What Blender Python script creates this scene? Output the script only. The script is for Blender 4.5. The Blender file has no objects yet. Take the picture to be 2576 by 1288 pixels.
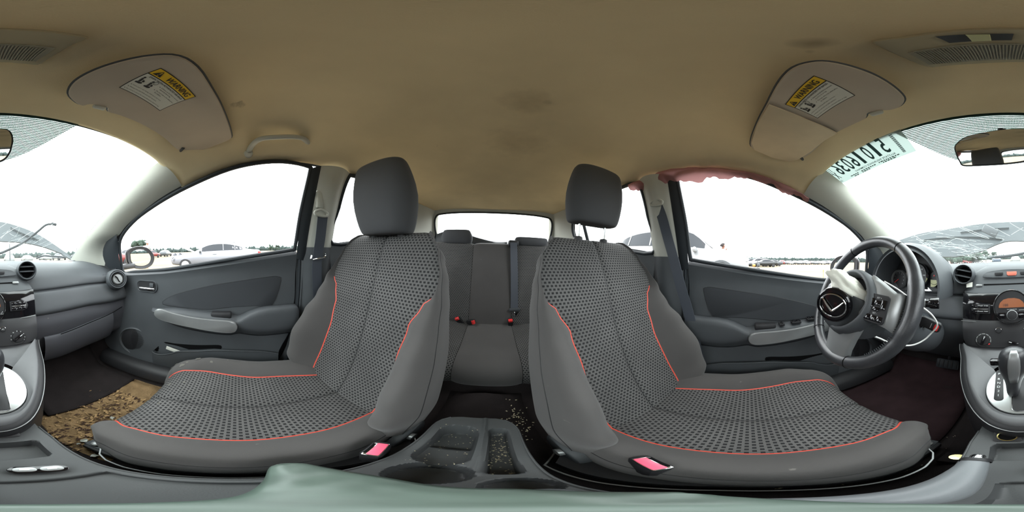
import bpy, bmesh, math, random
from mathutils import Vector, Matrix
V = Vector
PI = math.pi
random.seed(7)
C = bpy.context.scene.collection
SC = bpy.context.scene

# ------------------------------------------------------------------ camera
CAMP = V((-.005, 0, 1.0)); FR = 2528.0; ROLL = math.radians(1.9); PIT = math.radians(1.0)
TILT = Matrix.Rotation(PIT, 3, 'X') @ Matrix.Rotation(ROLL, 3, 'Y')
cd = bpy.data.cameras.new('panorama_camera'); cam = bpy.data.objects.new('panorama_camera', cd); C.objects.link(cam)
cd.type = 'PANO'
try: cd.panorama_type = 'EQUIRECTANGULAR'
except Exception: pass
try: cd.cycles.panorama_type = 'EQUIRECTANGULAR'
except Exception: pass
cd.clip_start = .005; cd.clip_end = 3000
a0 = (1288 - FR) / 2576 * 2 * PI
fwd = TILT @ V((math.sin(a0), math.cos(a0), 0)); up = TILT @ V((0, 0, 1)); rt = fwd.cross(up)
cam.matrix_world = Matrix(((rt.x, up.x, -fwd.x, CAMP.x), (rt.y, up.y, -fwd.y, CAMP.y), (rt.z, up.z, -fwd.z, CAMP.z), (0, 0, 0, 1)))
SC.camera = cam

# ------------------------------------------------------------------ world and exposure
SKY = 3.1
w = bpy.data.worlds.new('overcast_sky'); SC.world = w; w.use_nodes = True
nt = w.node_tree; nt.nodes.clear()
wo = nt.nodes.new('ShaderNodeOutputWorld'); bg = nt.nodes.new('ShaderNodeBackground')
tc = nt.nodes.new('ShaderNodeTexCoord'); sx = nt.nodes.new('ShaderNodeSeparateXYZ'); cr = nt.nodes.new('ShaderNodeValToRGB')
nz = nt.nodes.new('ShaderNodeTexNoise'); nz.inputs['Scale'].default_value = 2.2; nz.inputs['Detail'].default_value = 4
mx = nt.nodes.new('ShaderNodeMixRGB'); mx.blend_type = 'MULTIPLY'; mx.inputs[0].default_value = .25
cn = nt.nodes.new('ShaderNodeValToRGB')
nt.links.new(tc.outputs['Generated'], sx.inputs[0]); nt.links.new(sx.outputs['Z'], cr.inputs[0])
nt.links.new(tc.outputs['Generated'], nz.inputs['Vector']); nt.links.new(nz.outputs['Fac'], cn.inputs[0])
cn.color_ramp.elements[0].position = .35; cn.color_ramp.elements[0].color = (.75, .78, .82, 1)
cn.color_ramp.elements[1].position = .65; cn.color_ramp.elements[1].color = (1, 1, 1, 1)
e = cr.color_ramp.elements
e[0].position = 0; e[0].color = (.36, .385, .40, 1)
e[1].position = 1; e[1].color = (1, 1, 1, 1)
m1 = cr.color_ramp.elements.new(.06); m1.color = (.50, .52, .53, 1)
m2 = cr.color_ramp.elements.new(.30); m2.color = (.95, .97, 1, 1)
nt.links.new(cr.outputs['Color'], mx.inputs[1]); nt.links.new(cn.outputs['Color'], mx.inputs[2])
nt.links.new(mx.outputs[0], bg.inputs['Color']); bg.inputs['Strength'].default_value = SKY
nt.links.new(bg.outputs[0], wo.inputs[0])
SC.view_settings.view_transform = 'Standard'; SC.view_settings.look = 'None'
SC.view_settings.gamma = 1; SC.view_settings.use_curve_mapping = False
SC.view_settings.exposure = 1.5
cy = SC.cycles
cy.max_bounces = 10; cy.diffuse_bounces = 6; cy.glossy_bounces = 3; cy.transmission_bounces = 4; cy.transparent_max_bounces = 16
cy.caustics_reflective = False; cy.caustics_refractive = False; cy.sample_clamp_indirect = 4.0
cy.use_denoising = True

def portal(name, loc, look, sx_, sy_):
    l = bpy.data.lights.new(name, 'AREA'); l.shape = 'RECTANGLE'; l.size = sx_; l.size_y = sy_
    l.cycles.is_portal = True
    o = bpy.data.objects.new(name, l); C.objects.link(o); o.location = loc
    d = (V(look) - V(loc)).normalized(); o.rotation_euler = d.to_track_quat('-Z', 'Y').to_euler()
portal('windshield_sky_portal', (0, .72, 1.24), (0, .35, .6), 1.3, 1.05)
portal('passenger_window_sky_portal', (.72, .05, 1.14), (0, .05, 1.1), 1.1, .6)
portal('driver_window_sky_portal', (-.72, .05, 1.14), (0, .05, 1.1), 1.1, .6)
portal('rear_passenger_window_sky_portal', (.71, -.85, 1.2), (0, -.85, 1.15), .95, .55)
portal('rear_driver_window_sky_portal', (-.71, -.85, 1.2), (0, -.85, 1.15), .95, .55)
portal('hatch_sky_portal', (0, -1.72, 1.22), (0, -.6, 1.1), 1.2, .5)

# ------------------------------------------------------------------ pixel direction helper (for measured placement on real surfaces)
def D(px, py):
    a = (px - FR) / 2576 * 2 * PI; e_ = (644 - py) / 1288 * PI
    return TILT @ V((math.sin(a) * math.cos(e_), math.cos(a) * math.cos(e_), math.sin(e_)))
def P(px, py, x=None, y=None, z=None, r=None, pl=None):
    d = D(px, py)
    if x is not None: t = (x - CAMP.x) / d.x
    elif y is not None: t = (y - CAMP.y) / d.y
    elif z is not None: t = (z - CAMP.z) / d.z
    elif pl is not None:
        n = V(pl[:3]); t = (pl[3] - n.dot(CAMP)) / n.dot(d)
    else: t = r
    return CAMP + d * t
SIDE_C = .69 + .33 * .97
def S(px, py, off=0.0):                       # on the tumblehome plane of the window line
    s = 1 if D(px, py).x > 0 else -1
    return P(px, py, pl=(s, 0, .33, SIDE_C + off))

# ------------------------------------------------------------------ materials
def lin(c):
    return tuple(((v / 255) / 12.92 if v / 255 <= .04045 else ((v / 255 + .055) / 1.055) ** 2.4) for v in c)
MATS = {}
def mat(name, rgb, rough=.6, metal=0, spec=.5, bump=None, vary=None, emit=None, alpha=None, dirt=None, sheen=0):
    m = bpy.data.materials.new(name); m.use_nodes = True; MATS[name] = m
    t = m.node_tree; b = t.nodes['Principled BSDF']
    col = lin(rgb)
    b.inputs['Base Color'].default_value = (*col, 1); b.inputs['Roughness'].default_value = rough
    b.inputs['Metallic'].default_value = metal; b.inputs['Specular IOR Level'].default_value = spec
    if sheen:
        b.inputs['Sheen Weight'].default_value = sheen
    co = t.nodes.new('ShaderNodeTexCoord')
    last = None
    if vary:                                   # (scale, amount)
        n = t.nodes.new('ShaderNodeTexNoise'); n.inputs['Scale'].default_value = vary[0]; n.inputs['Detail'].default_value = 5
        t.links.new(co.outputs['Object'], n.inputs['Vector'])
        r = t.nodes.new('ShaderNodeValToRGB'); k = vary[1]
        r.color_ramp.elements[0].position = .3; r.color_ramp.elements[1].position = .7
        r.color_ramp.elements[0].color = (*[c * (1 - k) for c in col], 1); r.color_ramp.elements[1].color = (*[min(1, c * (1 + k)) for c in col], 1)
        t.links.new(n.outputs['Fac'], r.inputs[0]); last = r.outputs['Color']
    if dirt:                                   # (scale, threshold, rgb)
        n = t.nodes.new('ShaderNodeTexNoise'); n.inputs['Scale'].default_value = dirt[0]; n.inputs['Detail'].default_value = 8; n.inputs['Roughness'].default_value = .65
        t.links.new(co.outputs['Object'], n.inputs['Vector'])
        r = t.nodes.new('ShaderNodeValToRGB'); r.color_ramp.elements[0].position = dirt[1]; r.color_ramp.elements[1].position = dirt[1] + .08
        r.color_ramp.elements[0].color = (0, 0, 0, 1); r.color_ramp.elements[1].color = (.8, .8, .8, 1)
        t.links.new(n.outputs['Fac'], r.inputs[0])
        q = t.nodes.new('ShaderNodeMixRGB'); t.links.new(r.outputs['Color'], q.inputs[0])
        if last: t.links.new(last, q.inputs[1])
        else: q.inputs[1].default_value = (*col, 1)
        q.inputs[2].default_value = (*lin(dirt[2]), 1); last = q.outputs[0]
    if last: t.links.new(last, b.inputs['Base Color'])
    if bump:                                   # (scale, strength, distance)
        n = t.nodes.new('ShaderNodeTexNoise'); n.inputs['Scale'].default_value = bump[0]; n.inputs['Detail'].default_value = 3
        t.links.new(co.outputs['Object'], n.inputs['Vector'])
        u = t.nodes.new('ShaderNodeBump'); u.inputs['Strength'].default_value = bump[1]; u.inputs['Distance'].default_value = bump[2] if len(bump) > 2 else .001
        t.links.new(n.outputs['Fac'], u.inputs['Height']); t.links.new(u.outputs[0], b.inputs['Normal'])
    if emit:
        b.inputs['Emission Color'].default_value = (*lin(emit[0]), 1); b.inputs['Emission Strength'].default_value = emit[1]
    return m
def glassmat(name, tint, gloss=.06, haze=0.0):
    m = bpy.data.materials.new(name); m.use_nodes = True; t = m.node_tree; t.nodes.clear(); MATS[name] = m
    o = t.nodes.new('ShaderNodeOutputMaterial'); tr = t.nodes.new('ShaderNodeBsdfTransparent'); gl = t.nodes.new('ShaderNodeBsdfGlossy')
    tr.inputs[0].default_value = (*tint, 1); gl.inputs['Roughness'].default_value = .02
    x = t.nodes.new('ShaderNodeMixShader'); x.inputs[0].default_value = gloss
    t.links.new(tr.outputs[0], x.inputs[1]); t.links.new(gl.outputs[0], x.inputs[2]); out = x.outputs[0]
    if haze:
        df = t.nodes.new('ShaderNodeBsdfTranslucent'); df.inputs[0].default_value = (.85, .93, .9, 1)
        co = t.nodes.new('ShaderNodeTexCoord'); n = t.nodes.new('ShaderNodeTexNoise'); n.inputs['Scale'].default_value = 6
        t.links.new(co.outputs['Object'], n.inputs['Vector'])
        mm = t.nodes.new('ShaderNodeMath'); mm.operation = 'MULTIPLY'; mm.inputs[1].default_value = haze * 2
        t.links.new(n.outputs['Fac'], mm.inputs[0])
        y = t.nodes.new('ShaderNodeMixShader'); t.links.new(mm.outputs[0], y.inputs[0])
        t.links.new(out, y.inputs[1]); t.links.new(df.outputs[0], y.inputs[2]); out = y.outputs[0]
    t.links.new(out, o.inputs[0]); return m

M_ceil = mat('headliner_fabric', (226, 208, 170), .95, spec=.1, bump=(900, .35, .0008), vary=(6, .06), dirt=(5.0, .70, (96, 74, 60)))
M_trim = mat('pillar_plastic', (184, 184, 174), .65, spec=.3, bump=(700, .15, .0004))
M_visor = mat('visor_vinyl', (186, 174, 158), .8, spec=.2, bump=(700, .2, .0004), vary=(9, .06))
M_visorflap = mat('visor_flap_cardboard', (208, 192, 164), .85, spec=.15, vary=(20, .05))
M_dash = mat('dash_soft_plastic', (70, 73, 76), .55, spec=.4, bump=(1100, .3, .0004), vary=(14, .05))
M_dash2 = mat('dash_mid_plastic', (80, 81, 86), .5, spec=.4, bump=(1100, .2, .0003), dirt=(38, .69, (170, 165, 155)))
M_black = mat('black_plastic', (38, 38, 40), .5, spec=.4, bump=(900, .2, .0003))
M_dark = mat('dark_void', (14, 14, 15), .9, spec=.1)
M_door = mat('door_plastic', (70, 73, 76), .55, spec=.4, bump=(900, .25, .0004), vary=(10, .06), dirt=(9, .74, (120, 112, 100)))
M_doorfab = mat('door_fabric', (62, 64, 67), .9, spec=.15, bump=(1500, .3, .0004))
M_silver = mat('satin_silver_plastic', (150, 152, 152), .38, metal=.55, spec=.5, vary=(30, .03))
M_plate = mat('shift_plate_silver', (196, 200, 200), .3, metal=.7, vary=(8, .05))
M_chrome = mat('chrome', (225, 225, 225), .12, metal=1)
M_gloss = mat('piano_black', (16, 15, 18), .08, spec=.6)
M_rubber = mat('black_rubber', (40, 44, 48), .6, spec=.35)
M_leather = mat('wheel_leather', (52, 53, 56), .34, spec=.6, bump=(420, .5, .0006), vary=(30, .2))
M_fab = mat('plain_seat_fabric', (78, 76, 75), .92, spec=.15, bump=(1600, .5, .0005), vary=(5, .08), sheen=.15, dirt=(17, .68, (140, 137, 130)))
M_fabclean = mat('headrest_fabric', (74, 75, 77), .92, spec=.15, bump=(1600, .5, .0005), vary=(5, .05), sheen=.15)
M_pipe = mat('coral_piping', (214, 82, 66), .5, spec=.4)
M_carpet = mat('floor_carpet', (46, 42, 42), 1, spec=.05, bump=(700, .9, .002), vary=(12, .15))
M_red = mat('red_plastic', (228, 56, 56), .4, spec=.5)
M_pink = mat('pink_press_button', (240, 96, 124), .35, spec=.5)
M_belt = mat('grey_webbing', (70, 74, 82), .6, spec=.4, bump=(900, .4, .0004))
M_white = mat('white_plastic', (225, 226, 222), .45)
M_txt = mat('white_marking_paint', (205, 208, 208), .6)
M_ink = mat('black_ink', (32, 30, 30), .7)
M_yellow = mat('yellow_print', (222, 180, 30), .6)
M_paper = mat('label_paper', (205, 205, 196), .7)
M_crumb = mat('pale_crumb', (186, 176, 148), .9)
M_chip = mat('grey_glass_chip', (150, 152, 142), .3, vary=(60, .3))
M_glass = glassmat('clear_window_glass', (.94, .97, .96), .04)
M_wglass = glassmat('windshield_glass', (.88, .96, .94), .05, haze=.018)
M_mirror = mat('mirror_silvering', (235, 238, 238), .02, metal=1)
M_curtain = mat('torn_airbag_fabric', (206, 150, 146), .85, vary=(22, .12), bump=(300, .5, .002))
M_bag = mat('airbag_nylon', (228, 228, 216), .8, bump=(300, .3, .001))
M_mud = mat('dry_mud', (126, 104, 76), 1, spec=.05, bump=(120, 1, .006), vary=(18, .35))
M_leaf = mat('dry_leaf_litter', (150, 122, 84), .9, vary=(60, .3))
M_lamp = mat('frosted_lamp_lens', (150, 146, 128), .3, spec=.5, bump=(300, .2))
M_gold = mat('brass_ring', (214, 200, 140), .25, metal=1)
M_orange = mat('amber_display', (120, 70, 38), .3, emit=((190, 96, 30), .06))
M_lcd = mat('pale_green_display', (190, 192, 150), .35)
M_haz = mat('hazard_button_red', (220, 120, 100), .45)

def weave(name, base, dot, pitch=(.0135, .0115), size=(.56, .58)):
    """knit fabric: staggered dark oblong holes on a ribbed ground, in the UV metres of the cushion"""
    m = bpy.data.materials.new(name); m.use_nodes = True; MATS[name] = m; t = m.node_tree; b = t.nodes['Principled BSDF']
    def N(k): return t.nodes.new(k)
    def M(op, a, c=None, d=None):
        n = N('ShaderNodeMath'); n.operation = op
        for i, q in enumerate((a, c, d)):
            if q is None: continue
            if isinstance(q, (int, float)): n.inputs[i].default_value = q
            else: t.links.new(q, n.inputs[i])
        return n.outputs[0]
    uv = N('ShaderNodeUVMap'); uv.uv_map = 'UVMap'; s = N('ShaderNodeSeparateXYZ'); t.links.new(uv.outputs[0], s.inputs[0])
    u = M('DIVIDE', s.outputs[0], pitch[0]); v = M('DIVIDE', s.outputs[1], pitch[1])
    row = M('FLOOR', v); off = M('MULTIPLY', M('MODULO', row, 2.0), .5)
    fu = M('FRACT', M('ADD', u, off)); fv = M('FRACT', v)
    du = M('ABSOLUTE', M('SUBTRACT', fu, .5)); dv = M('ABSOLUTE', M('SUBTRACT', fv, .5))
    inside = M('MULTIPLY', M('LESS_THAN', du, size[0] / 2), M('LESS_THAN', dv, size[1] / 2))
    rib = M('SINE', M('MULTIPLY', s.outputs[0], 2 * PI / .0032))
    hole = M('ADD', M('MULTIPLY', inside, -1.0), M('MULTIPLY', rib, .12))
    mix = N('ShaderNodeMixRGB'); t.links.new(inside, mix.inputs[0])
    nz_ = N('ShaderNodeTexNoise'); nz_.inputs['Scale'].default_value = 7; nz_.inputs['Detail'].default_value = 6
    co = N('ShaderNodeTexCoord'); t.links.new(co.outputs['Object'], nz_.inputs['Vector'])
    rp = N('ShaderNodeValToRGB'); cb = lin(base)
    rp.color_ramp.elements[0].position = .35; rp.color_ramp.elements[0].color = (*[q * .88 for q in cb], 1)
    rp.color_ramp.elements[1].position = .72; rp.color_ramp.elements[1].color = (*[q * 1.15 for q in cb], 1)
    t.links.new(nz_.outputs['Fac'], rp.inputs[0]); t.links.new(rp.outputs[0], mix.inputs[1]); mix.inputs[2].default_value = (*lin(dot), 1)
    t.links.new(mix.outputs[0], b.inputs['Base Color']); b.inputs['Roughness'].default_value = .85; b.inputs['Specular IOR Level'].default_value = .2
    bp = N('ShaderNodeBump'); bp.inputs['Strength'].default_value = .6; bp.inputs['Distance'].default_value = .0015
    t.links.new(hole, bp.inputs['Height']); t.links.new(bp.outputs[0], b.inputs['Normal'])
    return m
M_weave = weave('knit_seat_fabric', (90, 89, 88), (38, 38, 39), (.0118, .0100))

# ------------------------------------------------------------------ object helpers
def wloc(o):
    l = V((0, 0, 0))
    while o is not None:
        l = l + V(o.location); o = o.parent
    return l
def tag(o, label=None, cat=None, group=None, kind=None):
    if label: o['label'] = label
    if cat: o['category'] = cat
    if group: o['group'] = group
    if kind: o['kind'] = kind
    return o
def thing(name, label, cat, loc, group=None):
    o = bpy.data.objects.new(name, None); C.objects.link(o); o.location = loc; o.empty_display_size = .05
    return tag(o, label, cat, group)
class MB:
    """collects pieces in world space, builds ONE mesh object"""
    def __init__(s): s.v = []; s.f = []; s.uv = []
    def add(s, vs, fs, uv=None):
        k = len(s.v); s.v += [V(p) for p in vs]; s.f += [tuple(i + k for i in f) for f in fs]
        s.uv += list(uv) if uv else [(0, 0)] * len(vs)
        return s
    def xf(s, M):
        s.v = [M @ p for p in s.v]; return s
    def build(s, name, m, parent=None, smooth=True, sharp=40, base=None, solid=None, uv=False, subd=0, fix=True):
        L = wloc(parent) if parent is not None else None
        if L is None:
            if base is None:
                zs = min(p.z for p in s.v); n = len(s.v)
                base = V((sum(p.x for p in s.v) / n, sum(p.y for p in s.v) / n, zs))
            L = V(base)
        me = bpy.data.meshes.new(name); me.from_pydata([tuple(p - L) for p in s.v], [], s.f)
        if uv:
            ul = me.uv_layers.new(name='UVMap')
            for lp in me.loops: ul.data[lp.index].uv = s.uv[lp.vertex_index]
        if fix:
            b = bmesh.new(); b.from_mesh(me)
            if not uv: bmesh.ops.remove_doubles(b, verts=b.verts, dist=1e-6)
            bmesh.ops.recalc_face_normals(b, faces=b.faces); b.to_mesh(me); b.free()
        me.materials.append(m)
        if smooth:
            me.polygons.foreach_set('use_smooth', [True] * len(me.polygons))
            try: me.set_sharp_from_angle(angle=math.radians(sharp))
            except Exception: pass
        me.update()
        o = bpy.data.objects.new(name, me); C.objects.link(o)
        if parent is not None: o.parent = parent
        else: o.location = L
        if subd:
            q = o.modifiers.new('subdivision', 'SUBSURF'); q.levels = subd; q.render_levels = subd
        if solid:
            q = o.modifiers.new('thickness', 'SOLIDIFY'); q.thickness = abs(solid); q.offset = 1 if solid > 0 else -1
        return o
    # --- primitives
    def grid(s, rows, closed_u=False, closed_v=False, uv=None):
        n = len(rows); m = len(rows[0]); vs = [p for r in rows for p in r]; fs = []
        for i in range(n - (0 if closed_v else 1)):
            for j in range(m - (0 if closed_u else 1)):
                i2 = (i + 1) % n; j2 = (j + 1) % m
                fs.append((i * m + j, i * m + j2, i2 * m + j2, i2 * m + j))
        return s.add(vs, fs, [q for r in uv for q in r] if uv else None)
    def loft(s, rings, cap=True, closed_v=False):
        n = len(rings); m = len(rings[0])
        s.grid(rings, closed_u=True, closed_v=closed_v)
        k = len(s.v) - n * m
        if cap and not closed_v:
            s.f.append(tuple(k + j for j in range(m))[::-1]); s.f.append(tuple(k + (n - 1) * m + j for j in range(m)))
        return s
    def tube(s, path, r, n=8, closed=False, squash=None, upv=None):
        path = [V(p) for p in path]; N_ = len(path); rings = []
        rr = r if isinstance(r, (list, tuple)) else [r] * N_
        prev = None
        for i, p in enumerate(path):
            if closed: d = path[(i + 1) % N_] - path[i - 1]
            else: d = path[min(i + 1, N_ - 1)] - path[max(i - 1, 0)]
            if d.length < 1e-9: d = V((0, 0, 1))
            d.normalize()
            if upv is not None: u = V(upv) - d * d.dot(V(upv))
            elif prev is None: u = d.orthogonal()
            else: u = prev - d * prev.dot(d)
            u.normalize(); prev = u; w_ = d.cross(u); q = squash or 1
            rings.append([p + (u * math.cos(2 * PI * k / n) * q + w_ * math.sin(2 * PI * k / n)) * rr[i] for k in range(n)])
        return s.loft(rings, cap=not closed, closed_v=closed)
    def box(s, c, size, bev=0.0, R=None, seg=2):
        b = bmesh.new(); bmesh.ops.create_cube(b, size=1)
        for v_ in b.verts: v_.co = V((v_.co.x * size[0], v_.co.y * size[1], v_.co.z * size[2]))
        if bev: bmesh.ops.bevel(b, geom=list(b.edges), offset=min(bev, min(size) * .49), segments=seg, profile=.5, affect='EDGES')
        c = V(c)
        vs = [((R @ v_.co) if R else v_.co) + c for v_ in b.verts]; b.verts.index_update()
        fs = [tuple(v_.index for v_ in f.verts) for f in b.faces]; b.free()
        return s.add(vs, fs)
    def prism(s, pts, depth, n, bev=.0):
        """outline pts (world), extruded along n by depth, with a small rounded rim on the far side"""
        pts = [V(p) for p in pts]; n = V(n).normalized(); c = sum(pts, V((0, 0, 0))) / len(pts)
        rings = [pts]
        if bev:
            sc = max((p - c).length for p in pts); k = bev / sc
            rings.append([p + n * (depth - bev) for p in pts]); rings.append([p + (c - p) * k * .3 + n * (depth - bev * .3) for p in pts]); rings.append([p + (c - p) * k + n * depth for p in pts])
        else: rings.append([p + n * depth for p in pts])
        return s.loft(rings)
    def lathe(s, prof, c, n, seg=32, cap=True, sx_=1.0, u=None):
        """prof: (radius, height along n)"""
        n = V(n).normalized(); c = V(c); u = (V(u) - n * n.dot(V(u))).normalized() if u is not None else n.orthogonal().normalized(); w_ = n.cross(u)
        rings = [[c + n * h + (u * math.cos(2 * PI * k / seg) * sx_ + w_ * math.sin(2 * PI * k / seg)) * r for k in range(seg)] for r, h in prof]
        return s.loft(rings, cap=cap)
def cat_rom(pts, n):
    pts = [V(p) for p in pts]; out = []
    for i in range(len(pts) - 1):
        p0 = pts[max(i - 1, 0)]; p1 = pts[i]; p2 = pts[i + 1]; p3 = pts[min(i + 2, len(pts) - 1)]
        for k in range(n):
            t = k / n
            out.append(.5 * ((2 * p1) + (-p0 + p2) * t + (2 * p0 - 5 * p1 + 4 * p2 - p3) * t * t + (-p0 + 3 * p1 - 3 * p2 + p3) * t ** 3))
    return out + [pts[-1]]
def closed_cr(pts, n):
    pts = [V(p) for p in pts]; N_ = len(pts); out = []
    for i in range(N_):
        p0, p1, p2, p3 = pts[i - 1], pts[i], pts[(i + 1) % N_], pts[(i + 2) % N_]
        for k in range(n):
            t = k / n
            out.append(.5 * ((2 * p1) + (-p0 + p2) * t + (2 * p0 - 5 * p1 + 4 * p2 - p3) * t * t + (-p0 + 3 * p1 - 3 * p2 + p3) * t ** 3))
    return out
def resample(pts, n):
    pts = [V(p) for p in pts]; L = [0]
    for a, b in zip(pts, pts[1:]): L.append(L[-1] + (b - a).length)
    out = []; j = 0
    for i in range(n):
        t = L[-1] * i / (n - 1)
        while j < len(pts) - 2 and L[j + 1] < t: j += 1
        d = L[j + 1] - L[j]; out.append(pts[j].lerp(pts[j + 1], 0 if d < 1e-9 else min(1, (t - L[j]) / d)))
    return out
def interp(tab, t):
    if t <= tab[0][0]: return tab[0][1]
    for (a, x), (b, y) in zip(tab, tab[1:]):
        if t <= b:
            k = (t - a) / (b - a); k = k * k * (3 - 2 * k); return x + (y - x) * k
    return tab[-1][1]
def ilin(tab, t):
    if t <= tab[0][0]: return tab[0][1]
    for (a, x), (b, y) in zip(tab, tab[1:]):
        if t <= b: return x + (y - x) * (t - a) / (b - a)
    return tab[-1][1]
def roundrect(w_, h, r, n=5):
    out = []
    for cx, cy_, a in ((w_ / 2 - r, h / 2 - r, 0), (-w_ / 2 + r, h / 2 - r, 90), (-w_ / 2 + r, -h / 2 + r, 180), (w_ / 2 - r, -h / 2 + r, 270)):
        for k in range(n + 1):
            q = math.radians(a + 90 * k / n); out.append((cx + r * math.cos(q), cy_ + r * math.sin(q)))
    return out
class Fr:
    """a local frame: origin, right, up, normal towards the viewer"""
    def __init__(s, o, r, u): s.o = V(o); s.r = V(r).normalized(); s.n = s.r.cross(V(u)).normalized(); s.u = s.n.cross(s.r).normalized()
    def __call__(s, x, y, z=0): return s.o + s.r * x + s.u * y + s.n * z
    def pts(s, l, dx=0, dy=0, z=0): return [s(x + dx, y + dy, z) for x, y in l]
    def mat3(s): return Matrix(((s.r.x, s.u.x, s.n.x), (s.r.y, s.u.y, s.n.y), (s.r.z, s.u.z, s.n.z)))
_tc = {}
def text_mesh(txt, bold=0.0):
    k = (txt, bold)
    if k in _tc: return _tc[k]
    cu = bpy.data.curves.new('lettering', 'FONT'); cu.body = txt; cu.align_x = 'CENTER'; cu.align_y = 'CENTER'; cu.size = 1; cu.offset = bold; cu.resolution_u = 3
    o = bpy.data.objects.new('lettering', cu); C.objects.link(o); bpy.context.view_layer.update()
    me = bpy.data.meshes.new_from_object(o.evaluated_get(bpy.context.evaluated_depsgraph_get()))
    vs = [V(v_.co) for v_ in me.vertices]; fs = [tuple(p.vertices) for p in me.polygons]
    bpy.data.objects.remove(o); bpy.data.curves.remove(cu); bpy.data.meshes.remove(me)
    if vs:
        x0 = min(v_.x for v_ in vs); x1 = max(v_.x for v_ in vs); y0 = min(v_.y for v_ in vs); y1 = max(v_.y for v_ in vs)
    else: x0 = x1 = y0 = y1 = 0
    _tc[k] = (vs, fs, x0, x1, y0, y1); return _tc[k]
def put_text(mb, fr, txt, x, y, h, wid=None, z=.0004, bold=0.0, mirror=False):
    vs, fs, x0, x1, y0, y1 = text_mesh(txt, bold)
    if not vs: return
    sy = h / (y1 - y0 or 1); sxx = (wid / (x1 - x0)) if wid else sy
    g = -1 if mirror else 1
    mb.add([fr(x + g * (v_.x - (x0 + x1) / 2) * sxx, y + (v_.y - (y0 + y1) / 2) * sy, z) for v_ in vs], fs)
# ================================================================== SETTING: shell of the car
def xs(z, off=0.0): return SIDE_C + off - .33 * z
ED = [(.262, .52, 1.362), (.20, .592, 1.262), (.138, .592, 1.282), (-.011, .575, 1.332), (-.154, .566, 1.36), (-.28, .562, 1.368), (-.46, .562, 1.37),
      (-.70, .56, 1.375), (-1.0, .55, 1.365), (-1.2, .53, 1.355), (-1.36, .50, 1.345)]
ZC = [(-1.36, 1.372), (-1.1, 1.40), (-.6, 1.42), (-.05, 1.42), (.12, 1.412), (.24, 1.402), (.315, 1.393)]
YC = [.315, .235, .138, -.011, -.154, -.28, -.46, -.70, -1.0, -1.2, -1.37]
edge3 = cat_rom([V((x, y, z)) for y, x, z in ED], 5)
yc3 = [p.x for p in cat_rom([V((y, 0, 0)) for y in YC], 5)]
def ceil_rows(off=0.0):
    rows = []
    for e_, y_ in zip(edge3, yc3):
        zc = interp(ZC, y_); row = []
        for j in range(-24, 25):
            t = j / 24; a = abs(t)
            row.append(V((e_.x * t * (1 - .0 * a), y_ + (e_.y - y_) * a ** 2.2, zc - (zc - e_.z) * (.12 * a * a + .88 * a ** 6) + off)))
        rows.append(row)
    return rows
CR = ceil_rows()
# brown water stains on the headliner, each at its own place
_t = M_ceil.node_tree; _b = _t.nodes['Principled BSDF']; _src = _b.inputs['Base Color'].links[0].from_socket
_co = _t.nodes.new('ShaderNodeTexCoord'); _no = _t.nodes.new('ShaderNodeTexNoise'); _no.inputs['Scale'].default_value = 28; _t.links.new(_co.outputs['Object'], _no.inputs['Vector'])
for (_px, _py, _r, _k) in ((2048, 109, .016, .6), (2038, 131, .006, .5), (1325, 262, .05, .30), (1375, 262, .012, .45), (1800, 420, .07, .30), (1300, 370, .09, .22)):
    _p = P(_px, _py, z=1.41 if _py < 300 else 1.40)
    _d = _t.nodes.new('ShaderNodeVectorMath'); _d.operation = 'DISTANCE'; _t.links.new(_co.outputs['Object'], _d.inputs[0]); _d.inputs[1].default_value = (_p.x, _p.y, _p.z - 1.35)
    _a = _t.nodes.new('ShaderNodeMath'); _a.operation = 'MULTIPLY_ADD'; _t.links.new(_no.outputs['Fac'], _a.inputs[0]); _a.inputs[1].default_value = _r * 1.2; _t.links.new(_d.outputs['Value'], _a.inputs[2])
    _m = _t.nodes.new('ShaderNodeMapRange'); _m.inputs['From Min'].default_value = _r * .7; _m.inputs['From Max'].default_value = _r * 1.8; _m.inputs['To Min'].default_value = _k; _m.inputs['To Max'].default_value = 0; _t.links.new(_a.outputs[0], _m.inputs['Value'])
    _x = _t.nodes.new('ShaderNodeMixRGB'); _t.links.new(_m.outputs['Result'], _x.inputs[0]); _t.links.new(_src, _x.inputs[1]); _x.inputs[2].default_value = (*lin((92, 70, 56)), 1); _src = _x.outputs[0]
_t.links.new(_src, _b.inputs['Base Color'])
def ceil_z(x, y):
    best = None
    for r in CR:
        for p in r[::3]:
            d = (p.x - x) ** 2 + (p.y - y) ** 2
            if best is None or d < best[0]: best = (d, p.z)
    return best[1]
def dent(rows):
    for r in rows:
        for p in r:
            ax = abs(p.x)
            k = math.exp(-((p.y - .0) / .028) ** 2) * (1 if .16 < ax < .46 else math.exp(-((ax - (.16 if ax < .16 else .46)) / .05) ** 2))
            p.z -= .010 * k                       # pressed ridge behind each visor
    return rows
ceiling = MB().grid(dent(CR)).build('ceiling', M_ceil, smooth=True, solid=-.012, base=(0, 0, 1.35), fix=False)
tag(ceiling, 'tan fabric headliner stretched over the whole cabin, stained in places', 'headliner', kind='structure')
MB().grid([[p + V((0, 0, .03)) for p in r] for r in ceil_rows()]).build('roof', M_white, solid=.01, base=(0, 0, 1.4), fix=False)
tag(C.objects['roof'], 'white outer roof skin above the headliner', 'roof', kind='structure')

def poly_patch(A, B, n=14, m=8, bul=V((0, 0, 0)), mb=None):
    A = resample(cat_rom(A, 6), n); B = resample(cat_rom(B, 6), n); rows = []
    for a, b in zip(A, B):
        rows.append([a.lerp(b, j / m) + bul * math.sin(PI * j / m) for j in range(m + 1)])
    return (mb or MB()).grid(rows)

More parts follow.
